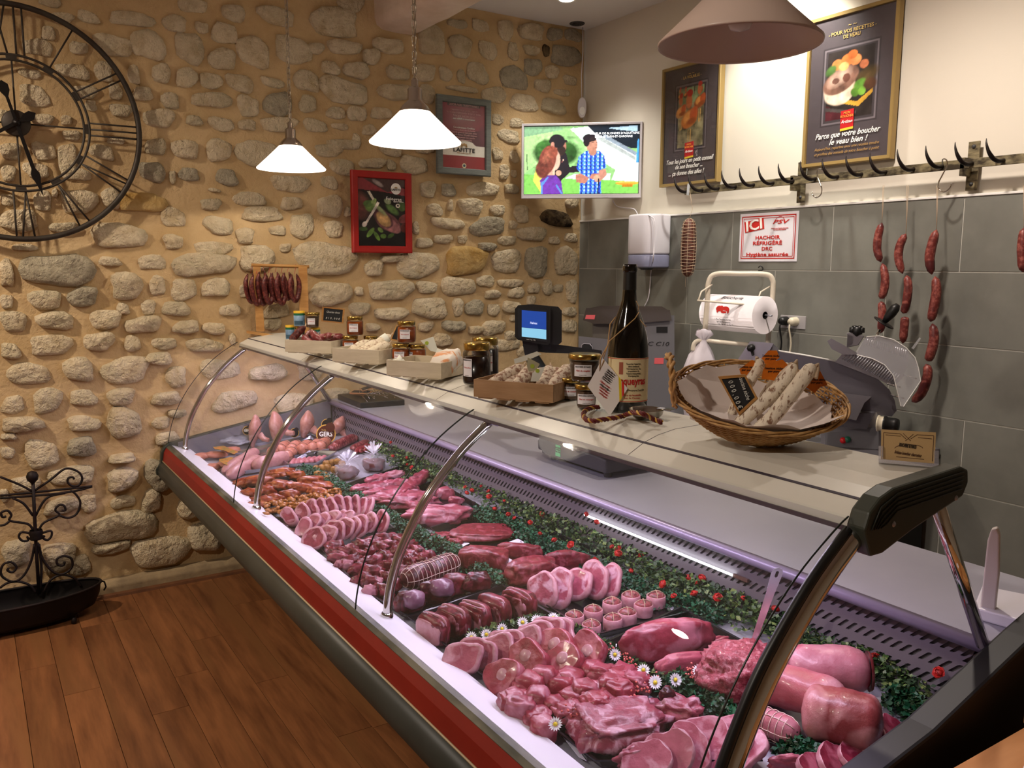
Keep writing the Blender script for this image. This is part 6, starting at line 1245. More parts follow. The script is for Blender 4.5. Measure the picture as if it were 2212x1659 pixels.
def tray(name, label, pts, m=None, h=.018, cat='tray'):
    P = [DK(x, y, .003) for x, y in pts]; c = sum(P, Vector())/len(P); c.z = min(p.z for p in P); t = thing(name, label, cat, tuple(c)); mb = MB(); n = len(P); vs = []
    def off(p, k, z): d = (p-c); l = Vector((d.x, d.y, 0)).normalized(); return (p.x-c.x-l.x*k, p.y-c.y-l.y*k, deck(p.y)+.002-c.z+z)
    for k, z in ((.012, 0), (0.002, h), (-.006, h+.001), (-.006, h-.002)): vs += [off(p, k, z) for p in P]
    fs = [tuple(range(n))]
    for r in range(3):
        for i in range(n): fs.append((r*n+i, r*n+(i+1) % n, (r+1)*n+(i+1) % n, (r+1)*n+i))
    put('pan', mb.add(vs, fs), m or m_tray, t, bevel=.0); return t
def sheet(label, pts, h=.012, m=None, nm='paper_sheet'):
    P = [DK(x, y, h) for x, y in pts]; c = sum(P, Vector())/len(P); n = len(P)
    mb = MB().add([p-c for p in P]+[p-c-Vector((0, 0, .0012)) for p in P], [tuple(range(n)), tuple(range(n, 2*n))[::-1]]+[(i, (i+1) % n, n+(i+1) % n, n+i) for i in range(n)])
    return tag(put(nm, mb, m or m_paper, loc=tuple(c)), label, 'paper')
def piece(name, label, px, py, wpx, hpx, tall, m, seed=0, yaw=0, amp=.25, cat='meat', group=None, h=None, sub=None, fs=1.6, sq=.85, z=0, deep=None, tilt=0):
    """a lump of meat: wpx/hpx are its apparent width and height in the photo; tall = real height"""
    P = DK(px, py, tall/2+z if h is None else h); s = mpp(P); w = wpx*s; d = deep or max(.02, (hpx*s-tall*.8)/.50)
    sub = sub or (4 if wpx > 60 else 3)
    R = Matrix.Rotation(CAMROT+yaw, 3, 'Z') @ Matrix.Rotation(tilt, 3, 'Y')
    o = put(name, lump(MB(), (0, 0, 0), (w, d, tall), seed, amp, fs, sub, 0, R, sq), m, loc=tuple(P)); tag(o, label, cat, group); return o
ORD = ['first', 'second', 'third', 'fourth', 'fifth', 'sixth', 'seventh', 'eighth', 'ninth', 'tenth', 'eleventh', 'twelfth', '13th', '14th', '15th', '16th', '17th', '18th', '19th', '20th']+['%dth' % i if i % 10 not in (1, 2, 3) else '%d%s' % (i, ['st', 'nd', 'rd'][i % 10-1]) for i in range(21, 80)]
def slice_mesh(w, h, th, seed, kind='round', rim=.13, bend=.12, lean=0):
    R = rng(seed); n = 28; ph = [R.uniform(0, 6.28) for _ in range(4)]
    def rad(a):
        k = 1+.09*math.sin(2*a+ph[0])+.06*math.sin(3*a+ph[1])+.04*math.sin(5*a+ph[2])
        if kind == 'chop': k *= .70+.62*max(0, math.cos(a+PI*.42))**2.2
        if kind == 'belly': k *= 1/max(abs(math.cos(a)), abs(math.sin(a)))**.55
        return k
    mb = MB(); rows = []
    for side in (1, -1):
        for q, rr in enumerate((1.0, 1-rim, 1-rim*1.25, .55, .0)):
            row = []
            for i in range(n if rr else 1):
                a = 2*PI*i/n; k = rad(a)*rr*(1+(.05*math.sin(7*a+ph[3]) if 0 < q < 3 else 0)); x, y = math.cos(a)*k*w/2, math.sin(a)*k*h/2
                zt = th/2*(.62 if q == 0 else 1)*side + bend*(x*x/(w*w)*1.6+.7*y*abs(y)/(h*h))*min(w, h)+.10*th*fbm((x*30, y*30, side), 1, seed)
                row.append(len(mb.v)); mb.v.append((x, y, zt))
            rows.append(row)
    def band(a, b, mi, fl=False):
        for i in range(n):
            j = (i+1) % n
            if len(b) == 1: f = (a[i], a[j], b[0])
            elif len(a) == 1: f = (a[0], b[j], b[i])
            else: f = (a[i], a[j], b[j], b[i])
            mb.f.append(f[::-1] if fl else f); mb.m.append(mi); mb.s.append(True)
    for o in (0, 5): band(rows[o], rows[o+1], 1, o); band(rows[o+1], rows[o+2], 1, o); band(rows[o+2], rows[o+3], 0, o); band(rows[o+3], rows[o+4], 0, o)
    band(rows[5], rows[0], 1); return mb
def slices(name, label, group, pts, wpx, hpx, th, mats, kind='round', tilt=55, rim=.13, lift=.5, roll=0, seed=0, cat='meat', bone=None, d=None, bend=.12, jit=.1, face=.6):
    out = []; P = [DK(x, y, .03) for x, y in pts]; n = len(P)
    for i, p in enumerate(P):
        dd = d or (P[min(i+1, n-1)]-P[max(i-1, 0)]); dd = Vector((dd[0], dd[1], 0)).normalized(); R = rng(seed*31+i); tc = (CAM-p); tc.z = 0; tc.normalize(); dd = (dd*.62-tc*face).normalized()
        s = mpp(p); w = wpx*s*R.uniform(.93, 1.07); h = hpx*s*R.uniform(.93, 1.07)/max(.6, math.sin(math.radians(tilt))*.5+.5)
        tl = math.radians(tilt+R.uniform(-6, 6)); nz = Vector((-dd.x*math.sin(tl), -dd.y*math.sin(tl), math.cos(tl))); xx = Vector((0, 0, 1)).cross(nz).normalized(); yy = nz.cross(xx)
        Rm = Matrix((xx, yy, nz)).transposed() @ Matrix.Rotation(roll+R.uniform(-jit, jit), 3, 'Z')
        o = put(name, slice_mesh(w, h, th, seed*17+i, kind, rim, bend), mats, loc=(p.x, p.y, deck(p.y)+.006+h/2*math.sin(tl)*lift+.006), rot=Rm.to_euler())
        tag(o, label(i, n) if callable(label) else ORD[i]+' '+label, cat, group)
        if bone: put('bone', MB().lathe([(0, th*.56), (w*bone*.8, th*.56), (w*bone, th*.5), (w*bone, -th*.5), (0, -th*.55)], (w*.02, h*.05, 0), 12), k_bone, o)
        out.append(o)
    return out
def roast(name, label, a, b, rpx, tall, m, seed=0, rings=0, flat=1, ends=None, cat='roast', group=None, lift=0, net=m_net, long_=6, amp=.10, fq=1.2):
    """tied or rolled roast between two photo points"""
    h = tall/2+lift; A = DK(*a, h); B = DK(*b, h); s = mpp((A+B)/2); r = rpx*s; c = (A+B)/2; t = thing(name, label, cat, tuple(c), 0, group); L = (B-A).length; ax = (B-A).normalized()
    side = ax.cross(Vector((0, 0, 1))).normalized(); up = side.cross(ax); mb = MB(); n = 20; K = 26; vs = []; R = rng(seed); rad = []
    for i in range(K+1):
        u = i/K; e = (1-abs(2*u-1)**6)**.5 if 0 < u < 1 else 0.02; pinch = 1-(.07*(math.cos(2*PI*u*rings)**8) if rings else 0); rad.append(e*pinch)
        for j in range(n):
            an = 2*PI*j/n; k = r*e*pinch*(1+amp*fbm((u*3, math.cos(an), math.sin(an)), fq, seed)); vs.append(ax*(u-.5)*L+side*math.cos(an)*k+up*math.sin(an)*k*flat)
    mb.add(vs, [(i*n+j, i*n+(j+1) % n, (i+1)*n+(j+1) % n, (i+1)*n+j) for i in range(K) for j in range(n)], 0, True)
    put('joint', mb, m, t)
    if rings:
        mb = MB()
        for q in range(rings):
            u = (q+.5)/rings; i = min(K, max(0, int(round(u*K)))); k = r*rad[i]*1.05; mb.tube([ax*(u-.5)*L+side*math.cos(2*PI*j/18)*k+up*math.sin(2*PI*j/18)*k*flat for j in range(18)], .0009, 4, closed=True)
        for q in range(long_):
            an = 2*PI*q/long_; mb.tube([ax*(i/K-.5)*L+side*math.cos(an)*r*rad[i]*1.05+up*math.sin(an)*r*rad[i]*1.05*flat for i in range(1, K)], .0009, 4)
        put('string_net', mb, net, t)
    if ends:
        for sgn in (1, -1): put('cut_face', MB().lathe([(0, .004), (r*.8, .002), (r*.86, -.004)], tuple(ax*sgn*L*.485), 18, M=(ax*sgn).to_track_quat('Z', 'Y').to_matrix()), ends, t)
    return t
def C(o, s, L_): return [(o[0]+x*s, o[1]+y*s) for x, y in L_]
c1_ = lambda L_: C((370, 700), .2411, L_); c2_ = lambda L_: C((500, 1000), .27125, L_); c3_ = lambda L_: C((850, 1050), .27125, L_); c4_ = lambda L_: C((950, 1300), .24864, L_); c5_ = lambda L_: C((1200, 1200), .27663, L_); c6_ = lambda L_: C((1550, 1100), .3369, L_); c7_ = lambda L_: C((1000, 880), .31645, L_)
# ---- trays
tray('steel_tray', 'steel tray under the big white sausages at the far left end', c1_([(430, 1300), (560, 1360), (1060, 1290), (900, 1180)]), m_steelt)
tray('steel_tray', 'steel tray of rolled poultry roasts at the far end of the case', c1_([(560, 1180), (1060, 1215), (1480, 1130), (1250, 1020)]), m_steelt)
tray('steel_tray', 'steel tray of small pink sausages beside the yellow meatballs', c1_([(1040, 1285), (1300, 1270), (1480, 1170), (1240, 1160)]), m_steelt)
tray('black_tray', 'black tray under the orange marinated meat', [(512, 1052), (560, 1108), (745, 1072), (690, 1028)])
tray('black_tray', 'black tray under the lamb chops', [(575, 1108), (672, 1190), (850, 1150), (765, 1070)])
tray('black_tray', 'black tray under the dark stewing beef', [(690, 1190), (775, 1275), (985, 1215), (880, 1140)])
tray('black_tray', 'black tray under the shank pieces and tied roast', [(785, 1285), (880, 1340), (1075, 1275), (985, 1215)])
tray('black_tray', 'black tray under the thick rib of beef cuts', [(885, 1345), (990, 1425), (1200, 1345), (1085, 1275)])
tray('black_tray', 'black tray under the pork belly slices and veal', [(985, 1425), (1190, 1585), (1420, 1480), (1235, 1360)])
tray('black_tray', 'large black tray under the spare ribs and cutlets in front', [(1200, 1590), (1290, 1659), (1640, 1659), (1500, 1500)])
tray('black_tray', 'black tray under the lamb shoulder at the back', [(745, 1055), (880, 1150), (1050, 1110), (880, 1010)])
tray('black_tray', 'black tray under the lean beef roasts at the back', [(930, 1150), (1110, 1290), (1340, 1220), (1060, 1105)])
tray('black_tray', 'black tray under the pork chops and stuffed parcels', [(1140, 1290), (1280, 1385), (1500, 1330), (1340, 1235)])
tray('black_tray', 'black tray under the big veal pieces', [(1310, 1400), (1420, 1500), (1640, 1420), (1470, 1325)])
sheet('white paper corner under the flat beef steak', c3_([(480, 385), (605, 455), (500, 505), (470, 440)])); sheet('white paper strip behind the beef roasts', c3_([(890, 455), (990, 418), (1085, 468), (960, 480)])); sheet('white paper corner between two beef roasts', c3_([(920, 575), (995, 610), (950, 655), (910, 640)]), .02)
sheet('white paper triangle behind the big veal piece', c5_([(960, 530), (1010, 490), (1240, 660), (1130, 640)])); sheet('white paper corner in front of the big veal piece', c5_([(385, 680), (480, 690), (470, 740), (420, 730)])); sheet('white paper edge beneath the spare ribs', c5_([(55, 1410), (120, 1440), (240, 1600), (180, 1570)]), .006)
sheet('white paper under the far steel tray by the flowers', c3_([(700, 190), (890, 300), (870, 310), (690, 215)]), .004); sheet('white paper strip at the back edge of the deck behind the pork chops', c5_([(530, 210), (700, 300), (690, 320), (520, 230)]), .004); sheet('white paper at the back edge behind the big veal piece', c5_([(880, 380), (1010, 440), (970, 470), (870, 410)]), .004)
# ---- A poultry end
def leg(px, py, wpx, hpx, yaw, label, seed):
    P = hit(px, py, 0, .12+.02*seed); s = mpp(P); w, h = wpx*s, hpx*s; t = thing('poultry_portion', label, 'poultry', tuple(P)); mb = MB()
    pts = smooth([(0, 0, h*.5), (w*.04, 0, h*.3), (w*.02, 0, .0), (-w*.05, 0, -h*.28), (-w*.02, 0, -h*.42)], 5); k = len(pts)
    mb.tube(pts, [w*.52*v for v in [.15, .30, .42, .55, .68, .80, .90, .97, 1, .98, .92, .86, .78, .70, .60, .5, .44, .38, .33, .30, .28][:k]], 14, flat=.62)
    R = Matrix.Rotation(CAMROT, 3, 'Z') @ Matrix.Rotation(yaw, 3, 'Y'); mb.v = [tuple(R @ Vector(v)) for v in mb.v]; put('thigh', mb, k_skin, t)
    mb = MB().tube([(w*.3, 0, -h*.05), (w*.55, -.005, -h*.15), (w*.85, -.01, -h*.17)], [w*.20, w*.15, w*.11], 10); mb.v = [tuple(R @ Vector(v)) for v in mb.v]; put('drumstick', mb, k_skin, t)
leg(549, 934, 40, 78, .1, 'leftmost duck leg standing by the wall at the far end', 1); leg(596, 926, 46, 76, -.1, 'second standing duck leg at the far end', 2); leg(661, 920, 46, 68, .15, 'third standing duck leg at the far end', 3); leg(729, 922, 42, 54, .5, 'fourth duck leg behind the brown GERS label', 4)
def gers(px, py, rpx, label, m_, txt=True, off=.05):
    P = DK(px, py, off); s = mpp(P); t = thing('product_label', label, 'label', tuple(P), CAMROT); R3 = Matrix.Rotation(-.25, 3, 'X') @ FRONT
    put('label_border', MB().disc((0, .0015, 0), rpx*s*1.12, 24, M=R3), mat('gold_label_border', 'c89a3c', .4), t); put('label_face', MB().disc((0, 0, 0), rpx*s, 24, M=R3).disc((rpx*s*.5, -.0003, rpx*s*.8), rpx*s*.55, 18, M=R3), m_, t)
    if txt: text('GERS', rpx*s*.75, white, t, (0, -.002, 0), R3, fit=rpx*s*1.5, bold=rpx*s*.015); text('Volailles', rpx*s*.3, goldp, t, (0, -.0015, rpx*s*.5), R3)
brl = mat('brown_label', '4a241c', .85, spec=.1); bll = mat('black_label', '17161a', .85, spec=.1)
gers(704, 938, 19, 'large round brown GERS poultry label', brl); gers(534, 930, 9, 'small dark GERS label on the leftmost duck leg pack', bll); gers(636, 935, 9, 'black poultry label with pink mark between the second and third legs', bll, False); gers(706, 917, 11, 'black poultry label above the brown GERS label', bll, False)
m_vac = mat('vacuum_plastic', 'c8ccd8', .12, alpha=.35, coat=.5)
T = piece('vacuum_pack', 'clear vacuum pack with white label at the far left', 512, 950, 62, 42, .03, m_vac, 5, 0, .5, 'pack'); text('GERS', .012, blk, T, (0, -.004, .02), Matrix.Rotation(CAMROT, 3, 'Z') @ FRONT)
for i, (x, y, w, l) in enumerate([(436, 985, 34, 'leftmost'), (466, 982, 48, 'second'), (462, 1008, 34, 'third'), (500, 972, 40, 'fourth'), (486, 1004, 40, 'fifth')]): piece('poultry_breast', l+' peach coloured poultry breast in the far left packs', x, y, w, 26, .032, MM('breast', 'e4b088', 'd09468', None), 10+i, 0, .2, 'poultry')
m_hl = mat('orange_herb_label', 'c8742c', .4, c2='5c6c34', ns=60)
for i, q in enumerate([[(372, 1100), (470, 1090), (600, 1145), (560, 1165), (470, 1130), (390, 1120)], [(430, 1210), (540, 1190), (580, 1215), (500, 1265), (430, 1230)]]): sheet(['upper orange herb label on the poultry breast pack', 'lower orange herb label on the poultry breast pack'][i], c1_(q), .048, m_hl, 'product_label')
roast('white_sausage', 'upper fat white sausage at the far left front', (484, 1020), (556, 975), 14, .045, k_boud, 1, cat='sausage'); roast('white_sausage', 'lower fat white sausage in front of another', (493, 1028), (562, 990), 14, .045, k_boud, 2, cat='sausage', lift=-.0); roast('white_sausage', 'thick white sausage with a tied end right of two others', (545, 1008), (622, 985), 16, .05, k_boud, 3, cat='sausage')
for i, (x, y) in enumerate(c1_([(1000, 1110), (1100, 1105), (1200, 1100), (1290, 1090), (1360, 1080), (1060, 1165), (930, 1130)])):
    T = roast('poultry_roast', ORD[i]+' small peach tied poultry roast in the far steel tray', (x-9, y+7), (x+9, y-7), 13, .045, MM('breast', '', ''), 20+i, cat='poultry', group='tied poultry roasts', rings=2, net=m_black, long_=1)
for i, q in enumerate([((1420, 1120), (1660, 1010)), ((1450, 1090), (1640, 1000)), ((1620, 1120), (1760, 1050))]): a, b = c1_(q); roast('bacon_piece', ['front', 'rear', 'right hand'][i]+' slab of smoked bacon at the far end', a, b, 10+2*(i == 0), .035, k_bacon, 30+i, flat=.7, cat='bacon', lift=.01*(i == 1))
for i in range(6): a, b = c1_([(1650+i*40, 1150-i*6), (1740+i*32, 1070+i*5)]); roast('red_sausage', ORD[i]+' spicy red sausage from the left near the cellophane bags', a, b, 5.5, .022, k_merg, 40+i, cat='sausage', group='red sausages at the far end')
for i in range(7): a, b = c1_([(1070+i*45, 1265-i*8), (1110+i*45, 1215-i*4)]); roast('pink_sausage', ORD[i]+' small pink sausage from the left in the steel tray', a, b, 6, .022, k_pchip, 50+i, cat='sausage', group='pink sausages in the steel tray')
R = rng(77)
for i, (x, y) in enumerate(c1_([(1310, 1330), (1370, 1340), (1300, 1280), (1350, 1275), (1400, 1270), (1440, 1225), (1490, 1215), (1530, 1240), (1460, 1290), (1390, 1235), (1330, 1380), (1400, 1370), (1750, 1215), (1780, 1250)])): piece('curry_meatball', ORD[i]+' yellow curry meatball in the pile', x, y+4, 17, 17, .034, k_ball, 60+i, 0, .12, 'meatball', 'yellow curry meatballs', deep=.034, z=.008 if i % 3 == 0 else 0, sub=2)
m_cel = mat('cellophane', 'e4e4f0', .06, alpha=.16, coat=.6)
for i, (x, y, l) in enumerate([(750, 1020, 'front cellophane bag of pate tied with a white tuft'), (808, 1003, 'rear cellophane bag of pate tied with a tuft')]):
    P = DK(x, y, .028); s = mpp(P); t = thing('cellophane_bag', l, 'bag', tuple(P), CAMROT); put('pate_block', lump(MB(), (0, 0, 0), (48*s, 40*s, .055), 80+i, .2, 1.5, 3, sq=.8), MM('pate_block', '7a4a3a', '5a3024', None), t)
    put('film', lump(MB(), (0, 0, .012), (54*s, 46*s, .072), 82+i, .25, 2.5, 3, sq=.8), m_cel, t); mb = MB(); R = rng(90+i)
    for q in range(34):
        a = R.uniform(0, 6.28); e = R.uniform(.3, 1.25); l_ = R.uniform(.035, .06); d = Vector((math.cos(a)*math.sin(e), math.sin(a)*math.sin(e), math.cos(e))); b_ = Vector((0, 0, .045)); w = d.cross(Vector((0, 0, 1))).normalized()*R.uniform(.004, .009)
        mb.add([b_, b_+d*l_-w, b_+d*l_*1.1, b_+d*l_+w], [(0, 1, 2, 3)])
    put('tuft', mb, mat('cellophane_tuft', 'f0f0fa', .1, alpha=.55, coat=.5), t)['kind'] = 'stuff'
# ---- B marinated
R = rng(101); i = 0
for (x, y) in [(530, 1040), (560, 1035), (585, 1025), (610, 1018), (640, 1024), (672, 1036), (700, 1048), (545, 1062), (575, 1055), (602, 1045), (632, 1048), (660, 1052), (688, 1062), (570, 1080), (598, 1075), (625, 1066), (552, 1090)]:
    piece('marinated_meat', ORD[i]+' piece of orange marinated meat in the heap', x, y+3, R.uniform(44, 60), R.uniform(28, 36), .040, k_marin, 110+i, R.uniform(-.5, .5), .45, 'meat', 'orange marinated pieces', z=.008*(i % 2), sub=3, fs=2.2); i += 1
mb = MB(); R = rng(130); c0 = DK(655, 1088, .02)
for q in range(150):
    u = R.random(); x = 572+u*160+R.uniform(-6, 6); y = 1102-u*30+R.uniform(-16, 10); P = DK(x, y, .020+R.random()*.028)-c0; s = .015+R.random()*.008; lump(mb, P, (s*1.6, s, s*.8), q, .4, 2, 1, 0, Matrix.Rotation(R.uniform(0, 3), 3, 'Z'))
tag(put('curried_meat', mb, k_curry, loc=tuple(c0)), 'heap of yellow curried meat strips in front of the lamb chops', 'meat', kind='stuff')
# ---- C lamb
slices('lamb_chop', 'lamb chop from the left in the rear overlapping row', 'lamb chops, rear row', c2_([(450, 430), (560, 400), (640, 385), (710, 378), (780, 370), (850, 355), (915, 352), (985, 350), (1050, 352), (1105, 370)]), 46, 48, .016, [k_lamb, k_fat], 'chop', 62, .20, .8, .5, 1)
slices('lamb_chop', 'lamb chop from the left in the middle row', 'lamb chops, middle row', c2_([(560, 540), (630, 510), (700, 490), (770, 470), (840, 460), (905, 465)]), 44, 40, .015, [k_lambf, k_fat], 'chop', 45, .16, .7, 2.4, 2)
slices('lamb_leg_slice', 'round lamb leg slice from the left in the front row', 'lamb leg slices', c2_([(665, 630), (755, 605), (830, 585), (895, 568), (950, 555), (1005, 545), (1085, 510), (1200, 510)]), 52, 50, .015, [k_lamb, k_fat], 'round', 60, .15, .85, 0, 3, bone=.10)
# ---- D beef
R = rng(201); i = 0
pts = [(x, y) for x, y in c2_([(790, 690), (850, 740), (820, 650), (900, 800), (890, 700), (960, 760), (950, 680), (1010, 830), (1020, 720), (1080, 780), (1040, 640), (1100, 700), (1120, 620), (1180, 660), (1200, 590), (1260, 640), (1280, 590), (1340, 610), (1330, 680), (1400, 650), (1420, 720), (1480, 690), (1150, 760), (1230, 730), (1200, 820), (1130, 850), (1060, 900), (1120, 940), (1020, 930), (1180, 1000), (1250, 900), (1280, 800), (1350, 760), (1100, 1010), (1230, 1010), (1420, 780), (1500, 760), (1560, 730), (1300, 960), (1350, 850)])]
for (x, y) in pts: piece('stewing_beef', ORD[i]+' chunk of dark red stewing beef in the heap', x, y+5, R.uniform(34, 50), R.uniform(28, 36), .040, k_beef if i % 3 else k_beeffat, 210+i, R.uniform(-.8, .8), .5, 'meat', 'stewing beef chunks', z=R.uniform(0, .012), fs=2.2, sub=3); i += 1
roast('netted_beef_roast', 'long tied beef roast in a white net beside the stewing beef', (868, 1255), (990, 1212), 25, .075, k_beefd, 1, rings=14, long_=5)
for i, (x, y, w, h, m_, l) in enumerate([(885, 1303, 66, 56, k_beefd, 'dark beef shank with silvery skin nearest the front ledge'), (945, 1278, 74, 60, k_beefd, 'middle beef shank with grey silvery side'), (985, 1262, 60, 56, k_beef, 'third round beef shank cut behind the others'), (1030, 1260, 66, 58, k_beefd, 'rounded beef shank piece nearest the parsley strip')]):
    o = piece('beef_shank', l, x, y, w, h, .066, m_, 260+i, .2, .22, 'meat'); s = mpp(o.location)
    if i < 2: put('silvery_skin', lump(MB(), (.012, .006, .014), (w*s*.72, .06, .052), 270+i, .15, 1.5, 3, 0, Matrix.Rotation(CAMROT+.3, 3, 'Z'), .85), k_mem, o)
ribs = c3_([(330, 1130), (480, 1065), (650, 1030), (800, 980), (1000, 930)])
for i, (x, y) in enumerate(ribs):
    P = DK(x, y, .036); s = mpp(P); o_ = thing('rib_of_beef', ORD[i]+' thick rib of beef cut from the left with white fat stripe', 'meat', tuple(P), CAMROT-.75, 'thick rib of beef cuts'); Rz = None
    put('lean', lump(MB(), (0, 0, 0), (84*s, 40*s, .072), 280+i, .13, 1.4, 3, sq=.55), k_beef, o_)
    put('fat_stripe', lump(MB(), (.0, -.003, .002), (82*s, 5*s, .0735), 285+i, .10, 1.5, 3, sq=.5), k_fat, o_)
    put('fat_edge', lump(MB(), (-.004, -17*s, -.006), (78*s, 8*s, .060), 290+i, .15, 2, 3, sq=.6), k_fat if i < 1 else k_beeffat, o_)
# ---- E back rows
a, b = c2_([(1060, 150), (1380, 75)]); roast('lamb_rack', 'rearmost long strip of lamb ribs near the flowers', a, b, 14, .04, k_lambf, 301, flat=.6, amp=.5, fq=2.5, cat='meat')
a, b = c2_([(930, 215), (1440, 145)]); roast('lamb_rack', 'second long strip of lamb ribs at the back', a, b, 14, .04, k_lamb, 302, flat=.6, amp=.5, fq=2.5, cat='meat', lift=.01)
a, b = c2_([(1030, 250), (1500, 200)]); roast('lamb_breast', 'folded lamb breast between the ribs and the shoulder', a, b, 18, .045, k_lambf, 303, flat=.5, amp=.6, fq=2.5, cat='meat')
a, b = c2_([(1290, 330), (1560, 60)]); roast('lamb_neck', 'red raised end of the lamb shoulder against the glass post', a, b, 14, .05, k_lamb, 304, flat=.8, amp=.5, fq=2, cat='meat', lift=.01)
piece('lamb_shoulder', 'wide pink lamb shoulder streaked with white fat', 872, 1080, 140, 66, .060, k_lambf, 305, -.1, .5, fs=2.2)
piece('lamb_piece', 'small pale lamb piece right of the shoulder', 962, 1066, 44, 30, .05, k_lambf, 306, 0, .4); piece('lamb_piece', 'small red lamb piece beside the flowers', 985, 1082, 34, 22, .035, k_lamb, 307, 0, .35)
o = piece('leg_of_lamb', 'large leg of lamb with pale fat cover', 945, 1112, 142, 62, .068, k_lambf, 308, .15, .32, fs=2); put('fat_cover', lump(MB(), (.0, -.012, .006), (.17, .075, .060), 309, .2, 1.4, 3, 0, Matrix.Rotation(CAMROT+.15, 3, 'Z'), .85), k_loin, o)
piece('flat_beef_steak', 'large flat dark red beef steak at the back', 1043, 1150, 138, 52, .034, k_lean, 310, .12, .12, deep=.15, sq=.7)
piece('beef_piece', 'irregular beef piece left of the flat steak', 955, 1160, 66, 34, .03, k_lean, 311, .1, .4); piece('beef_piece', 'small beef piece beside the white paper corner', 985, 1172, 34, 26, .03, k_beef, 312, .1, .4)
piece('beef_roast', 'blocky lean beef roast left of the paper corner', 1046, 1205, 108, 66, .07, k_lean, 313, -.25, .16, sq=.6); piece('beef_roast', 'narrow lean beef roast behind the blocky one', 1122, 1192, 104, 42, .055, k_lean, 314, -.2, .18, sq=.7); piece('beef_roast', 'largest lean beef roast reaching towards the pork chops', 1150, 1232, 128, 78, .075, k_lean, 315, .45, .2, sq=.75); piece('beef_roast', 'rounded lean beef roast behind the pork chops', 1224, 1212, 104, 48, .065, k_lean, 316, .1, .15)
piece('beef_piece', 'small bright red beef trimming by the parsley strip', 1076, 1244, 24, 16, .025, k_beef, 317, 0, .5)
slices('pork_chop', 'pork rib chop from the left in the hanging row at the back', 'pork rib chops', c3_([(1190, 870), (1330, 845), (1470, 815), (1610, 800), (1720, 800)]), 92, 76, .018, [MM('pork_chop_lean', 'c4727a', 'a85860', 'ead0cc', 24), k_fat], 'chop', 58, .17, 1.05, .15, 5, bend=.2)
for i, (x, y) in enumerate(c3_([(1440, 1060), (1590, 1015), (1740, 955), (1890, 900), (1575, 1135), (1745, 1085), (1860, 1040), (1990, 975), (2090, 905)])):
    P = DK(x, y, .022); s = mpp(P); t = thing('stuffed_parcel', ORD[i]+' small meat parcel tied with string and wrapped in fat', 'meat', tuple(P), CAMROT, 'stuffed meat parcels'); put('filling', lump(MB(), (0, 0, .004), (40*s, 34*s, .040), 330+i, .15, 1.8, 3), MM('peppered_filling', 'b86a62', '8c4840', '5a3c34', 90), t)
    put('fat_band', MB().lathe([(20*s, -.018), (21.5*s, 0), (20.5*s, .012), (19*s, .013), (19.5*s, 0), (18.5*s, -.018)], n=22), k_fat, t)
    mb = MB()
    for a in (0, PI/2): mb.tube([(math.cos(a)*20*s*math.cos(q), math.sin(a)*20*s*math.cos(q), .006+.0195*math.sin(q)) for q in [PI*j/12 for j in range(13)]], .0009, 4)
    put('string', mb, m_string, t)
piece('veal_joint', 'very large smooth pink veal joint in the middle of the case', 1440, 1385, 215, 100, .105, k_veal, 350, .25, .2, sq=.8, fs=1.3); piece('veal_joint', 'smaller pale veal cut lying in front of the large joint', 1478, 1437, 140, 62, .06, MM('pale_veal', 'cf757c', 'b85c66', None, ns=20), 351, .3, .12); piece('veal_end', 'thin tail of veal pointing at the spatula', 1545, 1392, 70, 26, .035, k_veal, 352, .3, .3)
# minced meat mound: strands
P = DK(1602, 1455, .05); t = thing('minced_meat', 'tall mound of coarse minced pork with a spatula stuck in it', 'meat', tuple(P)); s = mpp(P)
mb = MB(); lump(mb, (0, 0, 0), (190*s, 150*s, .125), 360, .2, 1.8, 5, 0, Matrix.Rotation(CAMROT, 3, 'Z'), .9)
mb.v = [tuple(Vector(v)*(1+.075*fbm(v, 130, 3, 2))) for v in mb.v]; put('mince', mb, k_mince, t)
A_ = DK(1626, 1392, .085); B_ = VF(A_)(1682, 1228, .02)+A_; t = thing('spatula', 'steel spatula handle with a slot standing in the minced meat', 'utensil', tuple(A_)); d = (B_-A_); vq = VF(A_)
def hq(u, w): q = d*u; return q+vq.r*w
pl_ = [(0, -.006), (.3, -.007), (.7, -.009), (.93, -.012), (.99, -.009), (1.01, 0), (.99, .009), (.93, .012), (.7, .009), (.3, .007), (0, .006)]
hole = [(.90, -.003), (.96, -.003), (.97, 0), (.96, .003), (.90, .003), (.885, 0)]
mb = MB(); out = [hq(u, w) for u, w in pl_]; put('handle', MB().prism(pl_, lambda u, w, z: hq(u, w)+vq.n*z, -.001, .001), mat('bright_steel', 'd2cedb', .22, .8), t); put('slot', MB().prism(hole, lambda u, w, z: hq(u, w)+vq.n*z, -.0013, .0013), m_black, t)
put('blade', MB().box(d*-.12, (.04, .003, .06)), m_chrome, t)
# pork loins
roast('pork_loin', 'rear thick pork loin with white fat side, near the end panel', (1690, 1440), (1882, 1450), 50, .105, k_loin, 371, ends=k_loind, lift=.035, cat='meat'); roast('pork_loin', 'middle rolled pork loin lying over the front one', (1625, 1462), (1830, 1520), 46, .10, MM('loin_mid', 'd38a86', 'b8645e', 'e4bcb4', 9, ns=12), 372, lift=.02, cat='meat')
roast('pork_shoulder', 'largest brownish pork shoulder in the near right corner', (1730, 1535), (1910, 1568), 62, .11, MM('shoulder', 'b4655a', '94483e', 'd8a898', 10, ns=14), 373, lift=.0, cat='meat'); roast('netted_pork_roast', 'small netted pork roast in front of the big pork shoulder', (1600, 1535), (1725, 1590), 30, .06, k_loin, 374, rings=9, long_=6)
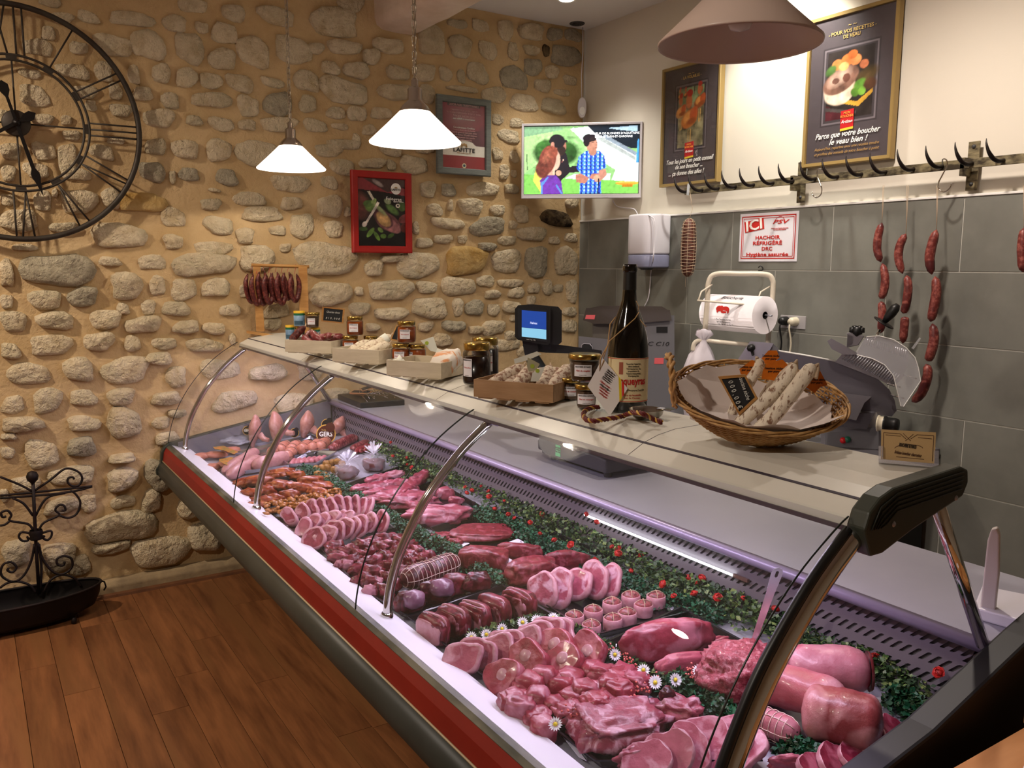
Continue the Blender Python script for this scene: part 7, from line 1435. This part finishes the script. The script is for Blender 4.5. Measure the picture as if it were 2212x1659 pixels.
# ---- F front
slices('pork_belly_slice', 'pork belly slice from the left in the overlapping row', 'pork belly slices', c4_([(200, 530), (350, 490), (480, 455), (600, 420), (720, 385), (830, 350), (930, 320), (1040, 310)]), 92, 66, .016, [k_pork, k_fat], 'belly', 55, .15, .85, .3, 7, bend=.25)
slices('veal_shank_slice', lambda i, n: ['veal shank slice with round bone at the far left of its group', 'veal shank slice with marrow bone in the centre of its group', 'veal shank slice at the right end of its group', 'veal shank slice lying low against the front edge', 'veal shank slice at the back behind the others'][i], 'veal shank slices', c4_([(770, 545), (1080, 560), (1290, 480), (560, 690), (1010, 430)]), 88, 74, .034, [k_vealc, k_vealc], 'round', 48, .1, .8, 0, 8, bone=.17, d=(.25, .97), jit=1.5, face=.5)
for i, (x, y) in enumerate(c4_([(720, 740), (910, 640), (1130, 660), (1050, 720), (850, 830), (990, 905), (1160, 835), (1255, 760), (1400, 620), (1330, 590), (1480, 720), (1560, 660), (1700, 690), (1350, 880), (1500, 800), (1230, 950), (700, 900), (850, 1000), (900, 1080), (640, 850), (1600, 620), (1420, 760), (780, 690), (1090, 960), (1440, 860), (1560, 760)])):
    piece('veal_cube', ORD[i]+' cube of pink stewing veal in the front heap', x, y+6, 58+R.uniform(-8, 8), 50, .050, k_vealc if i % 4 else k_veal, 400+i, R.uniform(-.7, .7), .2, 'meat', 'stewing veal cubes', z=.012*(i % 3 == 1), sq=.6, deep=.056, fs=2)
P = DK(1335, 1568, .03); o = piece('spare_ribs', 'large slab of spare ribs marbled with white fat in the front', 1338, 1562, 210, 120, .055, MM('rib_slab_face', 'b85e66', '9c4650', 'ecccc8', 34, bump=.9), 450, .35, .3, sq=.6, fs=2.4); piece('spare_ribs', 'second rib slab leaning behind the first one', 1468, 1540, 96, 84, .06, MM('rib_slab_face', 'b85e66', '9c4650'), 451, -.4, .35, sq=.7, fs=2.4); piece('rib_end', 'small dark red clot on the corner of the rib slabs', 1440, 1500, 30, 24, .03, k_beefd, 452, 0, .5, z=.045)
slices('pork_cutlet', 'large thin pork cutlet from the left in the front fan', 'pork cutlets', [(1395, 1650), (1445, 1632), (1485, 1614), (1528, 1602), (1575, 1600), (1610, 1618)], 112, 92, .013, [k_pork, k_fat], 'round', 32, .045, .55, .4, 9, bend=.15)
piece('pork_piece', 'folded pork piece in front of the cutlets at the bottom edge', 1372, 1640, 90, 46, .04, k_porkm, 470, .2, .4)
slices('beef_steak', 'dark pink beef steak from the right in the near corner fan', 'beef steaks in the near corner', [(1935, 1580), (1890, 1602), (1845, 1622), (1800, 1642), (1760, 1655)], 100, 60, .014, [MM('steak_pink', 'a23c4c', '822838', 'c87880', 24), k_fat], 'round', 35, .03, .5, .5, 10)
piece('pork_piece', 'ragged pale pork piece at the bottom edge by the big post', 1705, 1648, 90, 36, .03, k_pork, 480, 0, .45)
# ================================================================ GREENERY
m_pars = mat('plastic_parsley', '1f5c3c', .5, c2='12402a', ns=40); m_leaf = mat('ivy_leaf', '3f5a2a', .45, c2='7c8a4c', ns=60, lo=.5, hi=.62); m_leafd = mat('dark_leaf', '24401f', .5, c2='182e16', ns=40)
m_fl = mat('red_carnation', 'c0251f', .55, c2='90120f', ns=120); m_pet = mat('white_petal', 'e8e6ee', .5); m_yc = mat('yellow_centre', 'd8c028', .6); m_pf = mat('coral_blossom', 'd86a66', .5)
def strip(name, label, path, wpx, n, size, mats, hmax, seed, cat='greenery'):
    R = rng(seed); P = [DK(x, y, .015) for x, y in path]; c0 = P[len(P)//2]; seg = [0]
    for a, b in zip(P[:-1], P[1:]): seg.append(seg[-1]+(b-a).length)
    mb = MB()
    for _ in range(n):
        u = R.random()*seg[-1]; k = max(i for i in range(len(seg)) if seg[i] <= u or i == 0); k = min(k, len(P)-2); f = (u-seg[k])/max(1e-6, seg[k+1]-seg[k]); p = P[k].lerp(P[k+1], f); ax = (P[k+1]-P[k]).normalized(); sd = Vector((-ax.y, ax.x, 0))
        w = wpx*mpp(p); rr = R.gauss(0, .38); p = p+sd*rr*w+Vector((0, 0, R.random()*hmax*max(.2, 1-rr*rr)-.012)); a = R.uniform(0, 6.28); e = R.uniform(-.5, 1.1); d = Vector((math.cos(a)*math.cos(e), math.sin(a)*math.cos(e), math.sin(e)))
        s = size*R.uniform(.6, 1.3); q = d.cross(Vector((R.uniform(-1, 1), R.uniform(-1, 1), 1))).normalized()*s*.36; p -= c0
        mb.add([p, p+d*s*.45+q, p+d*s+Vector((0, 0, -.1*s)), p+d*s*.45-q], [(0, 1, 2, 3)], R.randrange(len(mats)))
    t = thing(name, label, cat, tuple(c0)); put('foliage', mb, mats, t, fixn=False)['kind'] = 'stuff'
    put('stem', MB().tube([p-c0-Vector((0, 0, .008)) for p in P], .003, 5), m_leafd, t); return t
strip('parsley_strip', 'long green parsley strip dividing the front and back trays', c2_([(560, 45), (760, 130), (960, 250), (1120, 350), (1300, 450), (1420, 530), (1600, 620), (1760, 690), (1900, 790), (2060, 890), (2170, 980)]), 30, 7000, .011, [m_pars, m_pars, m_leafd], .035, 1)
strip('parsley_strip', 'green parsley strip along the back edge beneath the flower garland', c3_([(690, 190), (900, 290), (1100, 390), (1300, 500), (1500, 600), (1750, 700), (1950, 800), (2150, 900)])+c5_([(900, 330), (1100, 400), (1300, 500)]), 46, 7000, .012, [m_pars, m_pars, m_leafd], .03, 2)
strip('parsley_strip', 'short dark parsley strip between the spare ribs and the minced meat', c5_([(930, 1000), (1050, 1090), (1200, 1180), (1350, 1280), (1530, 1380)]), 42, 3500, .014, [m_pars, m_leafd], .04, 3)
strip('parsley_strip', 'parsley tuft at the bottom edge right of the big chrome post', [(1700, 1600), (1740, 1625), (1780, 1645)], 40, 900, .014, [m_pars, m_leafd], .03, 4)
strip('parsley_strip', 'parsley tuft behind the pork shoulder near the end panel', c6_([(1120, 1200), (1220, 1260), (1330, 1330)]), 44, 1400, .014, [m_pars, m_leafd], .04, 5)
gp_ = c1_([(1930, 1090), (2060, 1180), (2180, 1290)])+c7_([(180, 560), (420, 720), (640, 830), (880, 900), (1100, 1030), (1350, 1180), (1600, 1290), (1850, 1370)])+c6_([(300, 740), (470, 830), (700, 950), (950, 1010), (1180, 1150), (1330, 1260)])
g = strip('flower_garland', 'artificial garland of green leaves and red carnations along the back of the case', gp_, 66, 9500, .016, [m_leaf, m_leaf, m_leafd, m_leafd], .055, 6, 'garland'); g0 = g.location
def carn(R, r):
    mb = MB()
    for k in range(26):
        a = R.uniform(0, 6.28); e = R.uniform(.1, 1.4); d = Vector((math.cos(a)*math.cos(e), math.sin(a)*math.cos(e), math.sin(e)*.9)); w = d.cross(Vector((.3, .2, 1))).normalized()*r*.45; mb.add([d*r*.15, d*r*.8+w, d*r*1.05, d*r*.8-w], [(0, 1, 2, 3)])
    lump(mb, (0, 0, r*.2), (r*1.5, r*1.5, r*1.2), 3, .3, 3, 2); return mb.mesh('red_flower', [m_fl])
fm = carn(rng(5), .0125)
fl = c7_([(15, 545), (25, 585), (60, 570), (125, 540), (175, 575), (178, 610), (280, 640), (215, 695), (310, 735), (352, 757), (458, 787), (535, 735), (525, 865), (625, 910), (738, 940), (840, 730), (910, 785), (900, 1050), (1020, 955), (1060, 965), (1060, 1000), (1145, 1120), (1215, 1020), (1370, 1210), (1440, 1290), (1540, 1165), (1630, 1170), (1605, 1205), (1580, 1275), (1740, 1300), (1910, 1305)])+c6_([(370, 643), (470, 715), (475, 750), (430, 808), (380, 840), (770, 910), (1010, 950), (1420, 1050)])+c1_([(1965, 1060), (1985, 1185), (2110, 1205), (2115, 1260), (2155, 1285)])
for i, (x, y) in enumerate(fl):
    p = DK(x, y, .045); p = p if p.y < -1.762 else hit(x, y, 1, -1.772); sz = (.75+.35*(i % 3)/2)*(1 if x > 1150 else .85)
    o = put('red_flower', fm, m_fl, g, loc=tuple(p-g0), rot=(.5, .3*(i % 4), i*1.3)); o.scale = (sz, sz, sz)
gd = strip('daisy_garland', 'garland of white daisies, coral blossoms and dark leaves between the front trays', c4_([(230, 330), (400, 300), (560, 250), (720, 220), (860, 170), (1030, 200), (1130, 270), (1280, 330), (1420, 420), (1540, 500), (1700, 610), (1850, 690), (2000, 700)]), 26, 1700, .016, [m_leafd, m_leafd, m_leaf], .035, 7, 'garland')
g2 = strip('daisy_garland', 'short garland of one daisy and coral blossoms around the stewing veal', c4_([(960, 1090), (1100, 1040), (1250, 1010), (1400, 940), (1530, 890), (1620, 800), (1700, 760)]), 24, 800, .016, [m_leafd, m_leaf], .035, 8, 'garland')
g3 = strip('daisy_garland', 'short garland of daisies between the veal joint and the minced meat', c5_([(900, 960), (1000, 900), (1100, 880), (1200, 830)]), 24, 500, .016, [m_leafd, m_leaf], .035, 9, 'garland')
mb = MB()
for k in range(16):
    a = 2*PI*k/16; d = Vector((math.cos(a), math.sin(a), .15+.1*(k % 2))); w = Vector((-math.sin(a), math.cos(a), 0))*.0017; mb.add([d*.003, d*.0085+w, d*.0125, d*.0085-w], [(0, 1, 2, 3)], 0)
mb.lathe([(0, .0042), (.0028, .0035), (.0038, .0015), (.003, 0)], n=10, mi=1); dm = mb.mesh('daisy', [m_pet, m_yc])
mb = MB(); R = rng(9)
for k in range(9): lump(mb, (R.uniform(-.010, .010), R.uniform(-.010, .010), R.uniform(0, .012)), (.0055, .0055, .004), k, .3, 2, 1)
bm_ = mb.mesh('coral_blossom', [m_pf])
def plant(par, L_, me, nm, h=.05, sc=1.2):
    for i, (x, y) in enumerate(L_):
        p = DK(x, y, h); o = put(nm, me, None, par, loc=tuple(p-par.location), rot=(.75+.15*(i % 3), .1*(i % 2), CAMROT*.7+.3*(i % 3))); o.scale = (sc,)*3
plant(gd, c4_([(275, 310), (405, 285), (540, 235), (840, 160), (720, 180), (1035, 185), (985, 140), (1325, 350), (1520, 460), (1770, 595), (1870, 705), (2045, 680)]), dm, 'daisy')
plant(gd, c4_([(1270, 290), (1240, 280), (1480, 400), (1600, 450), (1630, 490), (1670, 540), (1880, 655)]), bm_, 'coral_blossom', .045, 1)
plant(g2, c4_([(1005, 1065)]), dm, 'daisy'); plant(g2, c4_([(1180, 980), (1090, 940), (1660, 810), (1700, 740), (1780, 745)]), bm_, 'coral_blossom', .045, 1)
plant(g3, c5_([(1120, 900), (1180, 850), (935, 970), (780, 985)]), dm, 'daisy'); plant(g3, c5_([(1060, 880), (1040, 920)]), bm_, 'coral_blossom', .045, 1)
